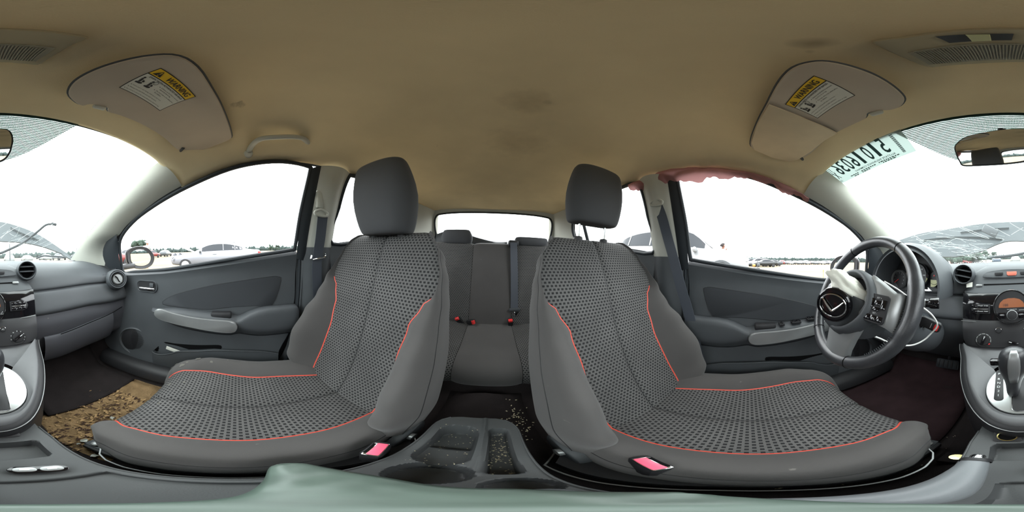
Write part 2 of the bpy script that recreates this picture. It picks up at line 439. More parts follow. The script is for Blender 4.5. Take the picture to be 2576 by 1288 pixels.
# window openings on the tumblehome plane, (y, z)
WF = [(.603, .893), (.52, .9005), (.336, .917), (.20, .9375), (.064, .958), (-.09, .9795), (-.235, 1.0),  (-.252, 1.012), (-.26, 1.154), (-.276, 1.33), (-.262, 1.352), (-.154, 1.354), (-.011, 1.326), (.138, 1.276), (.319, 1.213), (.462, 1.152), (.569, 1.074), (.598, .98)]
WR = [(-.445, 1.03), (-.8, 1.08), (-1.10, 1.13), (-1.15, 1.20), (-1.08, 1.29), (-.9, 1.345), (-.6, 1.362), (-.485, 1.362), (-.455, 1.34), (-.44, 1.20)]
names = {1: 'passenger', -1: 'driver'}
num = {1: 1, -1: 2}
def T3(s, l, off=0.0): return [V((s * xs(z, off), y, z)) for y, z in l]
for s in (1, -1):
    nm = names[s]; k = num[s]
    inn = V((-s * 1, 0, 0))
    # --- A pillar
    A_in = [(.60, .99, .972), (.585, .80, 1.095), (.56, .56, 1.222), (.54, .40, 1.305), (.518, .262, 1.362)]
    A_in = [V((s * x, y, z)) for x, y, z in A_in]
    A_out = [V((s * (xs(p.z) - .004), p.y, p.z)) for p in [S(272, 670), S(262, 640), S(270, 612), S(300, 592)]] + T3(s, [(.500, 1.142), (.319, 1.224), (.20, 1.268)], -.006)
    o = poly_patch(A_in, A_out, 30, 10, inn * .022 + V((0, -.012, .0))).build('trim_%d' % k, M_trim, solid=-.02 * s if False else None)
    tag(o, 'pale plastic A-pillar trim between the windshield and the %s window' % nm, 'pillar trim', kind='structure')
    # clip cover outline on the pillar
    c = P(410, 458, x=.585) if s == 1 else P(2052, 483, x=-.585)
    c = c + (CAMP - c).normalized() * .012
    f = Fr(c, V((0, 1, 0)).cross(CAMP - c), V((0, .5, .8)))
    ring = MB().tube([f(x, y, 0) for x, y in roundrect(.026, .032, .008)], .0006, 4, closed=True)
    ring.build('clip_cover_outline', M_trim, o)
    # --- B pillar upper, lower
    up_f = T3(s, [(-.302, 1.012), (-.305, 1.15), (-.312, 1.30), (-.315, 1.365)], -.004)
    up_r = T3(s, [(-.442, 1.012), (-.440, 1.15), (-.446, 1.30), (-.462, 1.365)], -.004)
    o = poly_patch(up_f, up_r, 16, 12, inn * .032).build('trim_%d' % (k + 2), M_trim)
    tag(o, 'pale upper B-pillar trim behind the %s front window' % nm, 'pillar trim', kind='structure')
    lo_f = [V((s * .685, -.275, .30)), V((s * .692, -.272, .55)), V((s * .695, -.285, .80)), V((s * xs(1.012), -.302, 1.012))]
    lo_r = [V((s * .665, -.50, .30)), V((s * .685, -.47, .55)), V((s * .69, -.445, .80)), V((s * xs(1.012), -.442, 1.012))]
    o = poly_patch(lo_f, lo_r, 14, 10, inn * .036).build('trim_%d' % (k + 4), M_door)
    tag(o, 'dark lower B-pillar trim beside the %s seat' % nm, 'pillar trim', kind='structure')
    # --- C pillar, rear quarter
    q1 = [V((s * .66, -1.14, .45)), V((s * .68, -1.14, .9)), V((s * xs(1.13, -.005), -1.12, 1.135)), V((s * xs(1.2, -.005), -1.16, 1.20)), V((s * xs(1.29, -.005), -1.09, 1.30)), V((s * .556, -.95, 1.362))]
    q2 = [V((s * .60, -1.62, .45)), V((s * .58, -1.60, .9)), V((s * .55, -1.57, 1.10)), V((s * .53, -1.50, 1.20)), V((s * .50, -1.42, 1.31)), V((s * .48, -1.38, 1.35))]
    o = poly_patch(q1, q2, 24, 8, inn * .01).build('trim_%d' % (k + 6), M_trim)
    tag(o, 'pale C-pillar trim between the rear %s window and the hatch' % nm, 'pillar trim', kind='structure')
    # --- rear door panel below belt
    q1 = [V((s * xs(z + .0), y, z)) for y, z in [(-.43, 1.03), (-.8, 1.082), (-1.14, 1.136)]]
    q2 = [V((s * .66, y, .34)) for y in (-.43, -.8, -1.14)]
    dr = thing('door_%d' % (k + 2), 'rear %s door in dark plastic seen past the front seat' % nm, 'door', (s * .7, -.8, .34)); dr['kind'] = 'structure'
    poly_patch(q1, q2, 12, 10, inn * .02).build('door_panel', M_door, dr)
    MB().tube(closed_cr(T3(s, WR, -.004), 5), .011, 8, closed=True, squash=.8).build('window_seal', M_rubber, dr)
    g = T3(s, WR, .012); g = closed_cr(g, 5)
    gm = MB(); gm.add(g, [tuple(range(len(g)))]); gm.build('window_glass', M_glass, dr)
    # divider bar of the quarter light
    MB().tube(T3(s, [(-.98, 1.112), (-.985, 1.325)], .002), .012, 8, squash=.6).build('division_bar', M_rubber, dr)

# --- floor, tunnel, firewall, sills
fl = MB()
rows = []
for i in range(41):
    y = -1.15 + i * (2.25 / 40); row = []
    for j in range(41):
        x = -.66 + j * (1.32 / 40); ax = abs(x)
        z = .285
        z += .10 * max(0, 1 - (ax / .12) ** 2) ** .6 * (1 if y > -.56 else 0) if ax < .12 else 0           # tunnel
        z += .07 * max(0, min(1, (ax - .60) / .05))                                # sill rise
        if y > .68: z += (y - .68) * 1.35
        if y < -.55: z += min(.14, (-.55 - y) * .8)
        z += random.uniform(-.0015, .0015)
        row.append(V((x, y, z)))
    rows.append(row)
o = fl.grid(rows).build('floor', M_carpet, solid=-.02, base=(0, 0, .28), fix=False)
tag(o, 'dark carpeted cabin floor running up the toe board', 'floor', kind='structure')
fw = MB(); fw.grid([[V((x, 1.08, z)) for x in (-.7, 0, .7)] for z in (.25, .6, .96)])
o = fw.build('wall_front', M_dark); tag(o, 'dark firewall behind the dashboard', 'firewall', kind='structure')
for s in (1, -1):
    m_ = MB(); m_.grid([[V((s * x, y, z)) for y in (1.1, .85, .64)] for x, z in ((.69, .95), (.685, .6), (.66, .28))])
    o = m_.build('wall_%s' % names[s], M_black, smooth=False); tag(o, 'dark kick panel at the %s footwell' % names[s], 'kick panel', kind='structure')
    # door sill trim plate
    m_ = MB(); rows = []
    for i in range(12):
        y = .70 - i * .095
        rows.append([V((s * (.60 + dx), y, z)) for dx, z in ((-.015, .31), (-.008, .352), (.012, .372), (.05, .380), (.07, .376), (.085, .34))])
    o = m_.grid(rows).build('trim_%d' % (num[s] + 8), M_black); tag(o, 'scuffed black sill plate under the %s door' % names[s], 'sill trim', kind='structure')

# --- hatch
ht = thing('door_5', 'rear hatch with curved wide window and pale frame trim', 'hatch door', (0, -1.5, .5)); ht['kind'] = 'structure'
op = [(-.50, 1.10), (0, 1.085), (.50, 1.10), (.525, 1.17), (.50, 1.30), (.40, 1.338), (0, 1.352), (-.40, 1.338), (-.50, 1.30), (-.525, 1.17)]
def hy(z): return -1.60 + (z - 1.08) * .78
opn = closed_cr([V((x, hy(z) - .10 * (x / .55) ** 2 * -1, z)) for x, z in op], 6)
outr = []
for p in opn:
    c = V((0, hy(1.2), 1.22)); d = p - c
    q = c + V((d.x * 1.16, 0, d.z * 1.32)); q.y = hy(q.z) + .10 * (q.x / .55) ** 2; q.z = min(q.z, 1.385); outr.append(q)
m_ = MB(); m_.grid([opn + [opn[0]], [a.lerp(b, .5) + V((0, .015, 0)) for a, b in zip(opn + [opn[0]], outr + [outr[0]])], outr + [outr[0]]]); m_.build('hatch_frame', M_trim, ht)
MB().tube(opn, .009, 6, closed=True).build('window_seal', M_rubber, ht)
cc = V((0, hy(1.22) + .02, 1.22)); m_ = MB(); m_.add([p - V((0, .01, 0)) for p in opn], [tuple(range(len(opn)))]); m_.build('window_glass', M_glass, ht)
m_ = MB(); m_.grid([[V((x, -1.58 + .1 * (x / .6) ** 2, z)) for x in (-.6, -.3, 0, .3, .6)] for z in (.4, .75, 1.09)]); m_.build('hatch_panel', M_door, ht)
m_ = MB(); m_.grid([[V((x, y, .55)) for x in (-.62, 0, .62)] for y in (-1.1, -1.6)]); o = m_.build('baseboard_rear', M_carpet); tag(o, 'dark carpeted boot floor behind the rear bench', 'boot floor', kind='structure')

# --- windshield
ws = thing('window_1', 'cracked windshield with dotted shade band at its top', 'windshield', (0, 1.08, .96)); ws['kind'] = 'structure'
def WS(u, v, off=0.0):                       # u -1..1 across, v 0 base .. 1 header
    hw = .705 + (.585 - .705) * v
    c = V((0, 1.10, .962)).lerp(V((0, .285, 1.408)), v)
    sag = (.17 + (.075 - .17) * v) * u * u
    n = V((0, .48, .877))
    return V((u * hw, c.y - sag, c.z)) + n * (.025 * math.sin(PI * v) + off)
def WSray(px, py, off=0.0):                   # point of the glass seen at a pixel
    d = D(px, py); best = None; u, v = 0.0, .5
    for it in range(40):
        p = WS(u, v, off); r = p - CAMP
        def res(uu, vv):
            q = WS(uu, vv, off) - CAMP; q.normalize(); return q
        r0 = res(u, v); e_ = .001
        ru = (res(u + e_, v) - r0) / e_; rv = (res(u, v + e_) - r0) / e_; b = d - r0
        a11 = ru.dot(ru); a12 = ru.dot(rv); a22 = rv.dot(rv); b1 = ru.dot(b); b2 = rv.dot(b); det = a11 * a22 - a12 * a12
        if abs(det) < 1e-12: break
        du = (b1 * a22 - b2 * a12) / det; dv = (a11 * b2 - a12 * b1) / det
        u += max(-.3, min(.3, du)); v += max(-.3, min(.3, dv))
    return u, v
m_ = MB(); m_.grid([[WS(-1 + j / 12, i / 20) for j in range(25)] for i in range(21)]); m_.build('window_glass', M_wglass, ws)
# black border of the glass
m_ = MB()
bor = [WS(-1 + j / 20, 1.0, .002) for j in range(41)]
bor2 = [WS(-.955 + .955 * j / 20, .955, .002) for j in range(41)]
m_.grid([bor, bor2])
for s in (-1, 1):
    m_.grid([[WS(s, i / 20, .002) for i in range(21)], [WS(s * .965, i / 20, .002) for i in range(21)]])
m_.build('glass_border', M_rubber, ws, fix=False)
# header lip between headliner and glass
hd = [r for r in CR[0]]
m_ = MB(); m_.grid([[V((p.x * 1.02, p.y, p.z)) for p in CR[0]], [WS(-1 + j / 24, .985, .004) for j in range(49)]]); o = m_.build('trim_11', M_ceil); tag(o, 'tan lip of the headliner along the windshield header', 'header trim', kind='structure')
# dotted shade band around the mirror
def frit(name, rgb):
    m = bpy.data.materials.new(name); m.use_nodes = True; t = m.node_tree; t.nodes.clear()
    N = t.nodes.new; o_ = N('ShaderNodeOutputMaterial'); tr = N('ShaderNodeBsdfTransparent'); df = N('ShaderNodeBsdfTranslucent'); dd = N('ShaderNodeBsdfDiffuse'); ad = N('ShaderNodeMixShader'); ad.inputs[0].default_value = .35
    df.inputs[0].default_value = (*lin(rgb), 1); dd.inputs[0].default_value = (*lin(rgb), 1); t.links.new(df.outputs[0], ad.inputs[1]); t.links.new(dd.outputs[0], ad.inputs[2])
    co = N('ShaderNodeTexCoord'); mp = N('ShaderNodeMapping'); mp.inputs['Scale'].default_value = (430, 430, 430); t.links.new(co.outputs['Object'], mp.inputs[0])
    vo = N('ShaderNodeTexVoronoi'); vo.inputs['Scale'].default_value = 1; vo.inputs['Randomness'].default_value = 0; t.links.new(mp.outputs[0], vo.inputs['Vector'])
    lt = N('ShaderNodeMath'); lt.operation = 'LESS_THAN'; lt.inputs[1].default_value = .66; t.links.new(vo.outputs['Distance'], lt.inputs[0])
    x = N('ShaderNodeMixShader'); t.links.new(lt.outputs[0], x.inputs[0]); t.links.new(tr.outputs[0], x.inputs[1]); t.links.new(ad.outputs[0], x.inputs[2]); t.links.new(x.outputs[0], o_.inputs[0])
    return m
M_frit = frit('dotted_frit', (36, 50, 44))
m_ = MB()
top = [WS(u, .968, -.002) for u in [(-.42 + .80 * j / 24) for j in range(25)]]
bot = []
for j in range(25):
    u = -.42 + .80 * j / 24
    k = max(0, 1 - (abs(u + .02) / .40) ** 2.6); bot.append(WS(u, .968 - .20 * k, -.002))
m_.grid([top, [a.lerp(b, .5) for a, b in zip(top, bot)], bot]); m_.build('shade_band', M_frit, ws, fix=False)
# cracks: thin raised lines of crushed glass, one joined set
random.seed(21); m_ = MB()
def crack(pts, r=.0007):
    m_.tube([WS(u, v, -.0012) for u, v in pts], r, 4)
ctr = WSray(2335, 612)
px_lines = [[(2292, 597), (2380, 577), (2405, 572)], [(2396, 562), (2450, 583), (2489, 599)], [(2400, 566), (2460, 592), (2487, 600)], [(2355, 595), (2400, 598), (2456, 607)], [(2310, 583), (2340, 583), (2373, 588)],
            [(2375, 617), (2405, 600), (2430, 609)], [(2507, 575), (2530, 588), (2541, 593)], [(2544, 590), (2574, 572)], [(2438, 613), (2470, 626), (2500, 633)], [(2395, 619), (2450, 626), (2520, 628)], [(2440, 566), (2466, 563), (2478, 560)],
            [(2505, 598), (2526, 602), (2516, 609)], [(2300, 592), (2330, 612), (2350, 632)], [(2306, 600), (2336, 622), (2368, 640)], [(2540, 560), (2560, 572), (2575, 580)], [(2308, 604), (2345, 606), (2395, 611)], [(2350, 616), (2400, 622), (2450, 636)]]
left_lines = [[(0, 572), (25, 556), (48, 545)], [(0, 598), (30, 578), (74, 557)], [(2, 600), (20, 582)], [(46, 604), (70, 588), (98, 572)], [(24, 587), (40, 593), (52, 566)], [(0, 545), (24, 557)], [(85, 612), (104, 600), (126, 585)], [(100, 624), (130, 612), (190, 594), (230, 585)], [(150, 622), (190, 606), (235, 586)]]
for L_ in px_lines + left_lines:
    uv_ = [WSray(*p) for p in L_]
    pp = cat_rom([V((a, b, 0)) for a, b in uv_], 4); crack([(p.x, p.y) for p in pp])
for i in range(70):                          # crushed zone above the instrument hood
    x0 = random.uniform(2300, 2470); y0 = 612 + (x0 - 2300) * .16 + random.uniform(-14, 12)
    ln = random.uniform(8, 44); sl = random.uniform(-.12, .35)
    a = WSray(x0, y0); b = WSray(x0 + ln, y0 + ln * sl)
    crack([a, ((a[0] + b[0]) / 2 + random.uniform(-.004, .004), (a[1] + b[1]) / 2), b], random.uniform(.0003, .0009))
for i in range(26):
    x0 = random.uniform(2280, 2500); y0 = random.uniform(560, 630); ln = random.uniform(10, 50); a = WSray(x0, y0); b = WSray(x0 + ln, y0 + ln * random.uniform(-.2, .5)); crack([a, b], .0003)
for i in range(16):
    x0 = random.uniform(5, 120); y0 = random.uniform(570, 630); ln = random.uniform(15, 60); a = WSray(x0, y0); b = WSray(x0 + ln, y0 - ln * random.uniform(.3, .6)); crack([a, b], .0003)
M_crack = mat('crushed_glass', (235, 242, 240), .5)
o = m_.build('cracks', M_crack, ws); o['kind'] = 'stuff'
# glass crumbs on dash near the screen come with the dashboard

# insurance sticker stuck on the inside of the glass (seen from behind: mirrored lettering)
def paper(name, rgb, thr=.35):
    m = bpy.data.materials.new(name); m.use_nodes = True; t = m.node_tree; t.nodes.clear(); N = t.nodes.new
    o_ = N('ShaderNodeOutputMaterial'); a = N('ShaderNodeBsdfTranslucent'); b = N('ShaderNodeBsdfDiffuse'); x = N('ShaderNodeMixShader'); x.inputs[0].default_value = .4
    a.inputs[0].default_value = (*[c * thr for c in lin(rgb)], 1); b.inputs[0].default_value = (*lin(rgb), 1)
    t.links.new(a.outputs[0], x.inputs[1]); t.links.new(b.outputs[0], x.inputs[2]); t.links.new(x.outputs[0], o_.inputs[0]); MATS[name] = m; return m
M_stick = paper('backlit_sticker_paper', (190, 206, 200), .34)
M_stickink = paper('backlit_sticker_ink', (88, 112, 112), .22)
M_stickink2 = paper('backlit_sticker_fine_print', (140, 160, 156), .27)
c4 = [WSray(2066, 428), WSray(2118, 461), WSray(2306, 379), WSray(2262, 322)]   # near top-left, bottom-left, bottom-right, top-right
def SK(a, b, off=-.003):                      # a 0..1 left to right as seen, b 0..1 bottom to top
    q = [V((*c, 0)) for c in (c4[1], c4[2], c4[3], c4[0])]
    p = q[0].lerp(q[1], a).lerp(q[3].lerp(q[2], a), b); return WS(p.x, p.y, off)
st = MB().grid([[SK(j / 16, i / 4) for j in range(17)] for i in range(5)]).build('insurance_sticker', M_stick, fix=False)
tag(st, 'long paper sticker with big mirrored numerals in the upper corner of the windshield', 'sticker')
class SF:
    def __call__(s, x, y, z=0): return SK(x, y, -.0036)
def stext(mb, txt, x, y, h, wid): put_text(mb, SF(), txt, x, y, h, wid, mirror=True, bold=.012)
m_ = MB()
for ch, cx in zip('51016036', [.775, .68, .595, .49, .405, .325, .245, .165]): stext(m_, ch, cx, .66, .66, .035 if ch == '1' else .062)
stext(m_, 'X', .07, .42, .36, .05)
o = m_.build('large_numerals', M_stickink, st); o['kind'] = 'stuff'
m_ = MB(); stext(m_, 'ALLSTATE INSURANCE COMPANY', .56, .22, .075, .52); stext(m_, 'C36X', .035, .12, .09, .05)
for i in range(24):
    a_ = .86 + i * .0036 if i % 3 else .86
for i in range(22): 
    y_ = .12 + i * .036; m_.grid([[SK(.885, y_, -.0036), SK(.915, y_, -.0036)], [SK(.885, y_ + .018 + .01 * (i % 2), -.0036), SK(.915, y_ + .018 + .01 * (i % 2), -.0036)]])
o = m_.build('printed_line', M_stickink, st); o['kind'] = 'stuff'
m_ = MB()
def dashes(x0, x1, y, h):
    x = x0
    while x < x1:
        l = random.uniform(.012, .03); m_.grid([[SK(x, y, -.0036), SK(min(x + l, x1), y, -.0036)], [SK(x, y + h, -.0036), SK(min(x + l, x1), y + h, -.0036)]]); x += l + .008
for r_ in ((.60, .85, .10), (.36, .56, .09), (.20, .32, .09), (.24, .30, .02), (.64, .80, .04), (.36, .47, .03)): dashes(*r_, .045)
for k in range(5): dashes(.035, .10, .55 + k * .07, .03)
m_.build('fine_print', M_stickink2, st)['kind'] = 'stuff'
# ================================================================== FRONT DOORS
def DX(y, z): return interp([(.34, .655), (.45, .672), (.62, .686), (.80, .693), (.90, .694), (.96, .684), (1.02, .676)], z)
def belt(y): return ilin([(-.262, 1.001), (.064, .956), (.336, .917), (.603, .893), (.75, .875)], y) if y > -.262 else 1.001
def strip_tb():
    topx = [(389, 787), (400, 776), (434, 786), (484, 797), (533, 803), (583, 807), (596, 816)]
    botx = [(389, 787), (400, 800), (434, 811), (484, 822), (533, 831), (583, 835), (596, 827)]
    t = [P(*p, x=.632) for p in topx]; b = [P(*p, x=.630) for p in botx]
    return t, b
ST, SB = strip_tb()
def zt_(y): return ilin(sorted((p.y, p.z) for p in ST), y)
def zb_(y): return ilin(sorted((p.y, p.z) for p in SB), y)
for s in (1, -1):
    nm = names[s]
    dr = thing('door_%d' % num[s], 'front %s door, black panel with satin silver armrest strip' % nm, 'door', (s * .70, .2, .34)); dr['kind'] = 'structure'
    F3 = lambda y, z, off=0.0: V((s * (DX(y, z) - off), y, z))
    rows = []
    for j in range(33):
        f = j / 32; row = []
        for i in range(41):
            g = i / 40
            yr = interp([(0, -.10), (.2, -.17), (.45, -.235), (.7, -.258), (1, -.264)], f)
            y = .74 + (yr - .74) * g; zt = belt(y); z = .345 + (zt - .345) * f
            x = DX(y, z)
            if f > .985: x += .018; z += .000
            row.append(V((s * x, y, z)))
        rows.append(row)
    rows.append([p + V((s * .03, 0, -.004)) for p in rows[-1]])
    # gently rounded top
    for i in range(41): rows[-2][i] = rows[-2][i] + V((0, 0, .001)); rows[-3][i] = rows[-3][i] + V((-s * .004, 0, 0))
    for r in rows:                                                   # wrap the rear edge outwards
        r.append(r[-1] + V((s * .03, -.012, 0)))
    MB().grid(rows).build('door_panel', M_door, dr, sharp=50)
    # window frame, seals and glass
    fr_ = MB()
    fr_.tube(closed_cr(T3(s, WF, -.002), 5), .009, 8, closed=True, squash=.9)
    fr_.build('window_seal', M_rubber, dr)
    a = T3(s, [(-.262, .96), (-.262, 1.08), (-.272, 1.22), (-.280, 1.345)], -.008); b = T3(s, [(-.304, .95), (-.306, 1.08), (-.312, 1.22), (-.316, 1.362)], -.010)
    poly_patch(a, b, 12, 6, V((-s * .006, 0, 0))).build('window_frame', M_rubber, dr)
    a = [V((s * .690, -.135, .36)), V((s * .702, -.215, .50)), V((s * .705, -.262, .75)), V((s * .704, -.268, .96))]
    b = [V((s * .66, -.225, .34)), V((s * .678, -.262, .50)), V((s * .684, -.282, .75)), V((s * .686, -.300, .97))]
    MB().tube([p.lerp(q, .4) + V((-s * .004, 0, 0)) for p, q in zip(cat_rom(a, 5), cat_rom(b, 5))], .008, 8).build('door_seal', M_rubber, dr)
    poly_patch(a, b, 12, 4).build('door_shut_face', M_door, dr)
    g = closed_cr(T3(s, WF, .010), 4); gm = MB(); gm.add(g, [tuple(range(len(g)))]); gm.build('window_glass', M_glass, dr)
    # mirror sail corner
    sl = [V((s * (xs(p.z) - .012), p.y, p.z)) for p in [S(272, 672), S(262, 640), S(270, 610), S(298, 588)]]
    sl2 = T3(s, [(.66, .885), (.61, .895), (.603, .98), (.575, 1.074)], -.012)
    poly_patch(sl, sl2, 12, 6, V((-s * .008, 0, 0))).build('mirror_sail_cover', M_rubber, dr)
    # armrest body
    rings = []
    for y in [.405, .395, .36, .28, .20, .12, .06, .03, .005, -.02, -.08, -.16, -.24, -.262]:
        if y > .0:
            zt = zt_(y) + .004; zb = zb_(y); xi = .637; zw = zt + interp([(.0, .030), (.2, .022), (.40, .002)], y)
            if y > .39: xi = .68
            if y == .395: xi = .648
        else:
            k = interp([(-.02, .4), (-.08, 1), (-.26, 1)], y) if y > -.26 else 1
            k = interp([(-.08, 1), (0.0, 0)], y)
            zt = .712 + .040 * k; zb = .665 - .02 * k; xi = .637 - .004 * k; zw = zt + .008
        W_ = DX(y, zt) + .01
        sec = [(W_, zw + .003), (xi + .016, zt + .004), (xi + .004, zt - .002), (xi, zt - .012), (xi + .001, zb + .006), (xi + .010, zb - .006), (xi + .03, zb - .03), (W_, zb - .075)]
        rings.append([V((s * x, y, z)) for x, z in sec])
    MB().loft(rings).build('armrest', M_door, dr, subd=1, sharp=60)
    # silver strip
    o_ = closed_cr([V((s * p.x, p.y, p.z)) for p in ST] + [V((s * p.x, p.y, p.z)) for p in SB[1:][::-1]], 4)
    MB().prism(o_, .012, (-s, 0, 0), .006).build('armrest_strip', M_silver, dr)
    # pull cup
    cp = [(.125, .735), (.125, .728), (.03, .716), (.02, .722), (.02, .742), (.06, .744)]
    MB().box((s * .664, .070, .722), (.034, .085, .030), .008).build('pull_cup', M_black, dr)
    # fabric insert
    ip = [(409, 765), (428, 747), (471, 733), (533, 719), (608, 707), (682, 696.6), (700, 697), (707, 706), (683.5, 769), (640, 769), (583, 772), (522, 778), (470, 774)]
    pts = [P(*p, x=.690) for p in ip]; pts = [V((s * (DX(p.y, p.z) + .001), p.y, p.z)) for p in pts]
    pts = closed_cr(pts, 3)
    MB().prism(pts, .004, (-s, 0, 0), .003).build('fabric_insert', M_doorfab, dr)
    MB().tube([p + V((-s * .002, 0, 0)) for p in pts], .0016, 5, closed=True).build('insert_groove', M_black, dr)
    # inner release handle
    c = P(370, 720, x=.692); c.x *= s
    f = Fr(c, (0, -s, 0), (0, 0, 1))
    bz = [f(x, y, 0) for x, y in roundrect(.122, .062, .026)]; bi = [f(x, y, .001) for x, y in roundrect(.104, .046, .019)]
    m_ = MB(); m_.grid([bz + [bz[0]], [p + f.n * .006 for p in [a.lerp(b, .3) for a, b in zip(bz, bi)]] + [bz[0].lerp(bi[0], .3) + f.n * .006], bi + [bi[0]]]); hb = m_.build('handle_bezel', M_door, dr)
    m_ = MB(); m_.add([p + f.n * .0005 for p in bi], [tuple(range(len(bi)))]); m_.build('handle_cup', M_black, dr, smooth=False)
    m_ = MB(); m_.prism([f(x, y - .012, .002) for x, y in roundrect(.094, .014, .005)], .010, f.n, .004); m_.build('release_handle', M_chrome, dr)
    m_ = MB(); m_.box(f(.030, .008, .006), (.008, .022, .020), .002); m_.build('lock_knob', M_door, dr)
    # speaker
    c = P(339, 858, x=.683); c.x *= s; n = V((-s, -.18, .03))
    sp = MB().lathe([(.095, 0), (.094, .008), (.088, .012), (.083, .008), (.080, .004)], c, n, 40, cap=False).build('speaker_ring', M_door, dr)
    m_ = MB(); m_.lathe([(.080, .004), (.06, .010), (.03, .013), (.001, .014)], c, n, 40, cap=False); m_.build('speaker_grille', M_black, dr)
    # ribs on the grille
    fn = Fr(c + n.normalized() * .012, (0, -s, 0), (0, 0, 1)); m_ = MB()
    for i in range(-11, 12):
        h = math.sqrt(max(0, .076 ** 2 - (i * .0065) ** 2)); zz = .003 - .010 * (i * .0065 / .08) ** 2
        m_.tube([fn(-h, i * .0065, zz - .010), fn(-h * .5, i * .0065, zz - .002), fn(0, i * .0065, zz + .002), fn(h * .5, i * .0065, zz - .002), fn(h, i * .0065, zz - .010)], .0012, 4)
    o = m_.build('grille_ribs', M_black, sp); o['kind'] = 'stuff'
    # map pocket
    lp = [P(*p, x=.645) for p in [(382, 884), (392, 890), (410, 892), (432, 889), (450, 884), (500, 883), (553, 881), (650, 884), (700, 890)]]
    lp = [V((s * p.x, p.y, p.z)) for p in lp]; lp2 = [V((p.x + s * .012, p.y, .365)) for p in lp]; lp3 = [V((s * .668, p.y, p.z + .006)) for p in lp]
    m_ = MB(); A = cat_rom(lp, 4); B = cat_rom(lp2, 4); m_.grid([A, [a.lerp(b, .5) + V((-s * .006, 0, 0)) for a, b in zip(A, B)], B]); m_.build('map_pocket', M_door, dr)
    MB().tube(A, .003, 6).build('pocket_lip', M_door, dr)
    up_ = [P(*p, x=.672) for p in [(400, 868), (412, 860), (440, 864), (500, 868), (553, 868), (556, 878)]]; up_ = [V((s * p.x, p.y, p.z)) for p in up_]
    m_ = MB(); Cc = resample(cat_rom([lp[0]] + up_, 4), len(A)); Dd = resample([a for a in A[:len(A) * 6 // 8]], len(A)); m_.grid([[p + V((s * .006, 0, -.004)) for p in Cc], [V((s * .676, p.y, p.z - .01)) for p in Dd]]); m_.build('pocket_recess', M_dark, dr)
    if s == -1:                                                       # window switches on the driver's side
        for k, (y0, w_, kind) in enumerate([(.135, .022, 1), (.195, .040, 2), (.262, .042, 2), (.318, .018, 1), (.352, .024, 1)]):
            zc_ = zt_(y0) + .018
            b = MB().box((s * .656, y0, zc_), (.026, w_, .010), .002).build('window_switch', M_black, dr)
            for q in range(kind):
                MB().box((s * .654, y0 + (q - (kind - 1) / 2) * w_ * .48, zc_ + .006), (.018, w_ * .38, .007), .002).build('rocker', M_gloss, b)
pw = MB(); c = P(437, 881, x=.655); pw.box(c, (.004, .075, .02), .001, R=Matrix.Rotation(.25, 3, 'X')); o = pw.build('paper_scrap', M_paper)
tag(o, 'crumpled white paper scrap tucked in the passenger door pocket', 'paper')

# ================================================================== DASHBOARD
dash = thing('dashboard', 'grey moulded dashboard with central audio stack and round air vents', 'dashboard', (0, .7, .6))
# sections (y, z) from glass to underside at several x
def sec(x):
    ax = abs(x)
    fwd = interp([(.20, 0), (.45, .0), (.62, -.045), (.72, -.06)], ax)          # ends come towards the seats
    top = interp([(0, .985), (.3, .980), (.6, .962), (.70, .935)], ax)
    return [(1.07, top - .018), (.97, top - .002), (.86, top), (.77, top - .010), (.715 + fwd * .4, top - .032), (.685 + fwd * .7, top - .062), (.668 + fwd, .885), (.660 + fwd, .858), (.668 + fwd, .848),
            (.655 + fwd, .838), (.640 + fwd, .80), (.628 + fwd, .760), (.640 + fwd, .742)]
def sec_low(x):
    fwd = interp([(.20, 0), (.45, .0), (.62, -.03), (.72, -.05)], abs(x))
    return [(.642 + fwd, .744), (.634 + fwd, .70), (.640 + fwd, .655), (.655 + fwd, .60), (.672 + fwd, .54), (.72, .49), (.82, .47), (.98, .47)]
def cols(x0, x1, n): return [x0 + (x1 - x0) * i / n for i in range(n + 1)]
def surf(fn, xs_, mb, sub=4):
    rows = []
    for x in xs_: rows.append(cat_rom([V((x, y, z)) for y, z in fn(x)], sub))
    return mb.grid(rows)
surf(sec, cols(-.70, .70, 44), MB()).build('upper_pad', M_dash, dash, sharp=75)
for nm_, x0, x1 in (('glovebox_side', .182, .70), ('driver_lower_panel', -.70, -.182)):
    surf(sec_low, cols(x0, x1, 18), MB()).build(nm_, M_dash2 if x0 > 0 else M_dash, dash, sharp=60)
# glovebox door: proud panel with gap line and latch
gp = [P(*p, y=.636) for p in [(150, 838), (175, 829), (225, 808), (270, 782), (303, 762)]]
def gl(x): 
    t = [(p.x, p.z) for p in gp]; return ilin(sorted(t), x)
rows = []
for x in cols(.24, .61, 16):
    zt = gl(x) - .004; fwd = interp([(.45, .0), (.62, -.03)], x)
    rows.append([V((x, y + fwd, z)) for y, z in cat_rom([V((.638, zt, 0)), V((.628, zt - .006, 0)), V((.626, zt - .05, 0)), V((.640, zt - .11, 0)), V((.665, zt - .17, 0)), V((.70, zt - .19, 0))], 3) for y, z in [(y, z)]] if False else [V((x, p.x + fwd, p.y)) for p in cat_rom([V((.640, zt, 0)), V((.630, zt - .006, 0)), V((.628, zt - .05, 0)), V((.640, zt - .11, 0)), V((.665, zt - .16, 0)), V((.70, zt - .175, 0))], 3)])
gb = MB().grid(rows).build('glovebox_door', M_dash2, dash)
MB().tube([V((p.x, p.y - .012 + interp([(.45, .0), (.62, -.03)], p.x), p.z)) for p in cat_rom(gp, 4)], .0022, 6).build('gap_line', M_dark, gb)
c = P(222, 829, y=.640); MB().box(c, (.085, .02, .020), .006, R=Matrix.Rotation(-.22, 3, 'Y')).build('latch', M_black, gb)
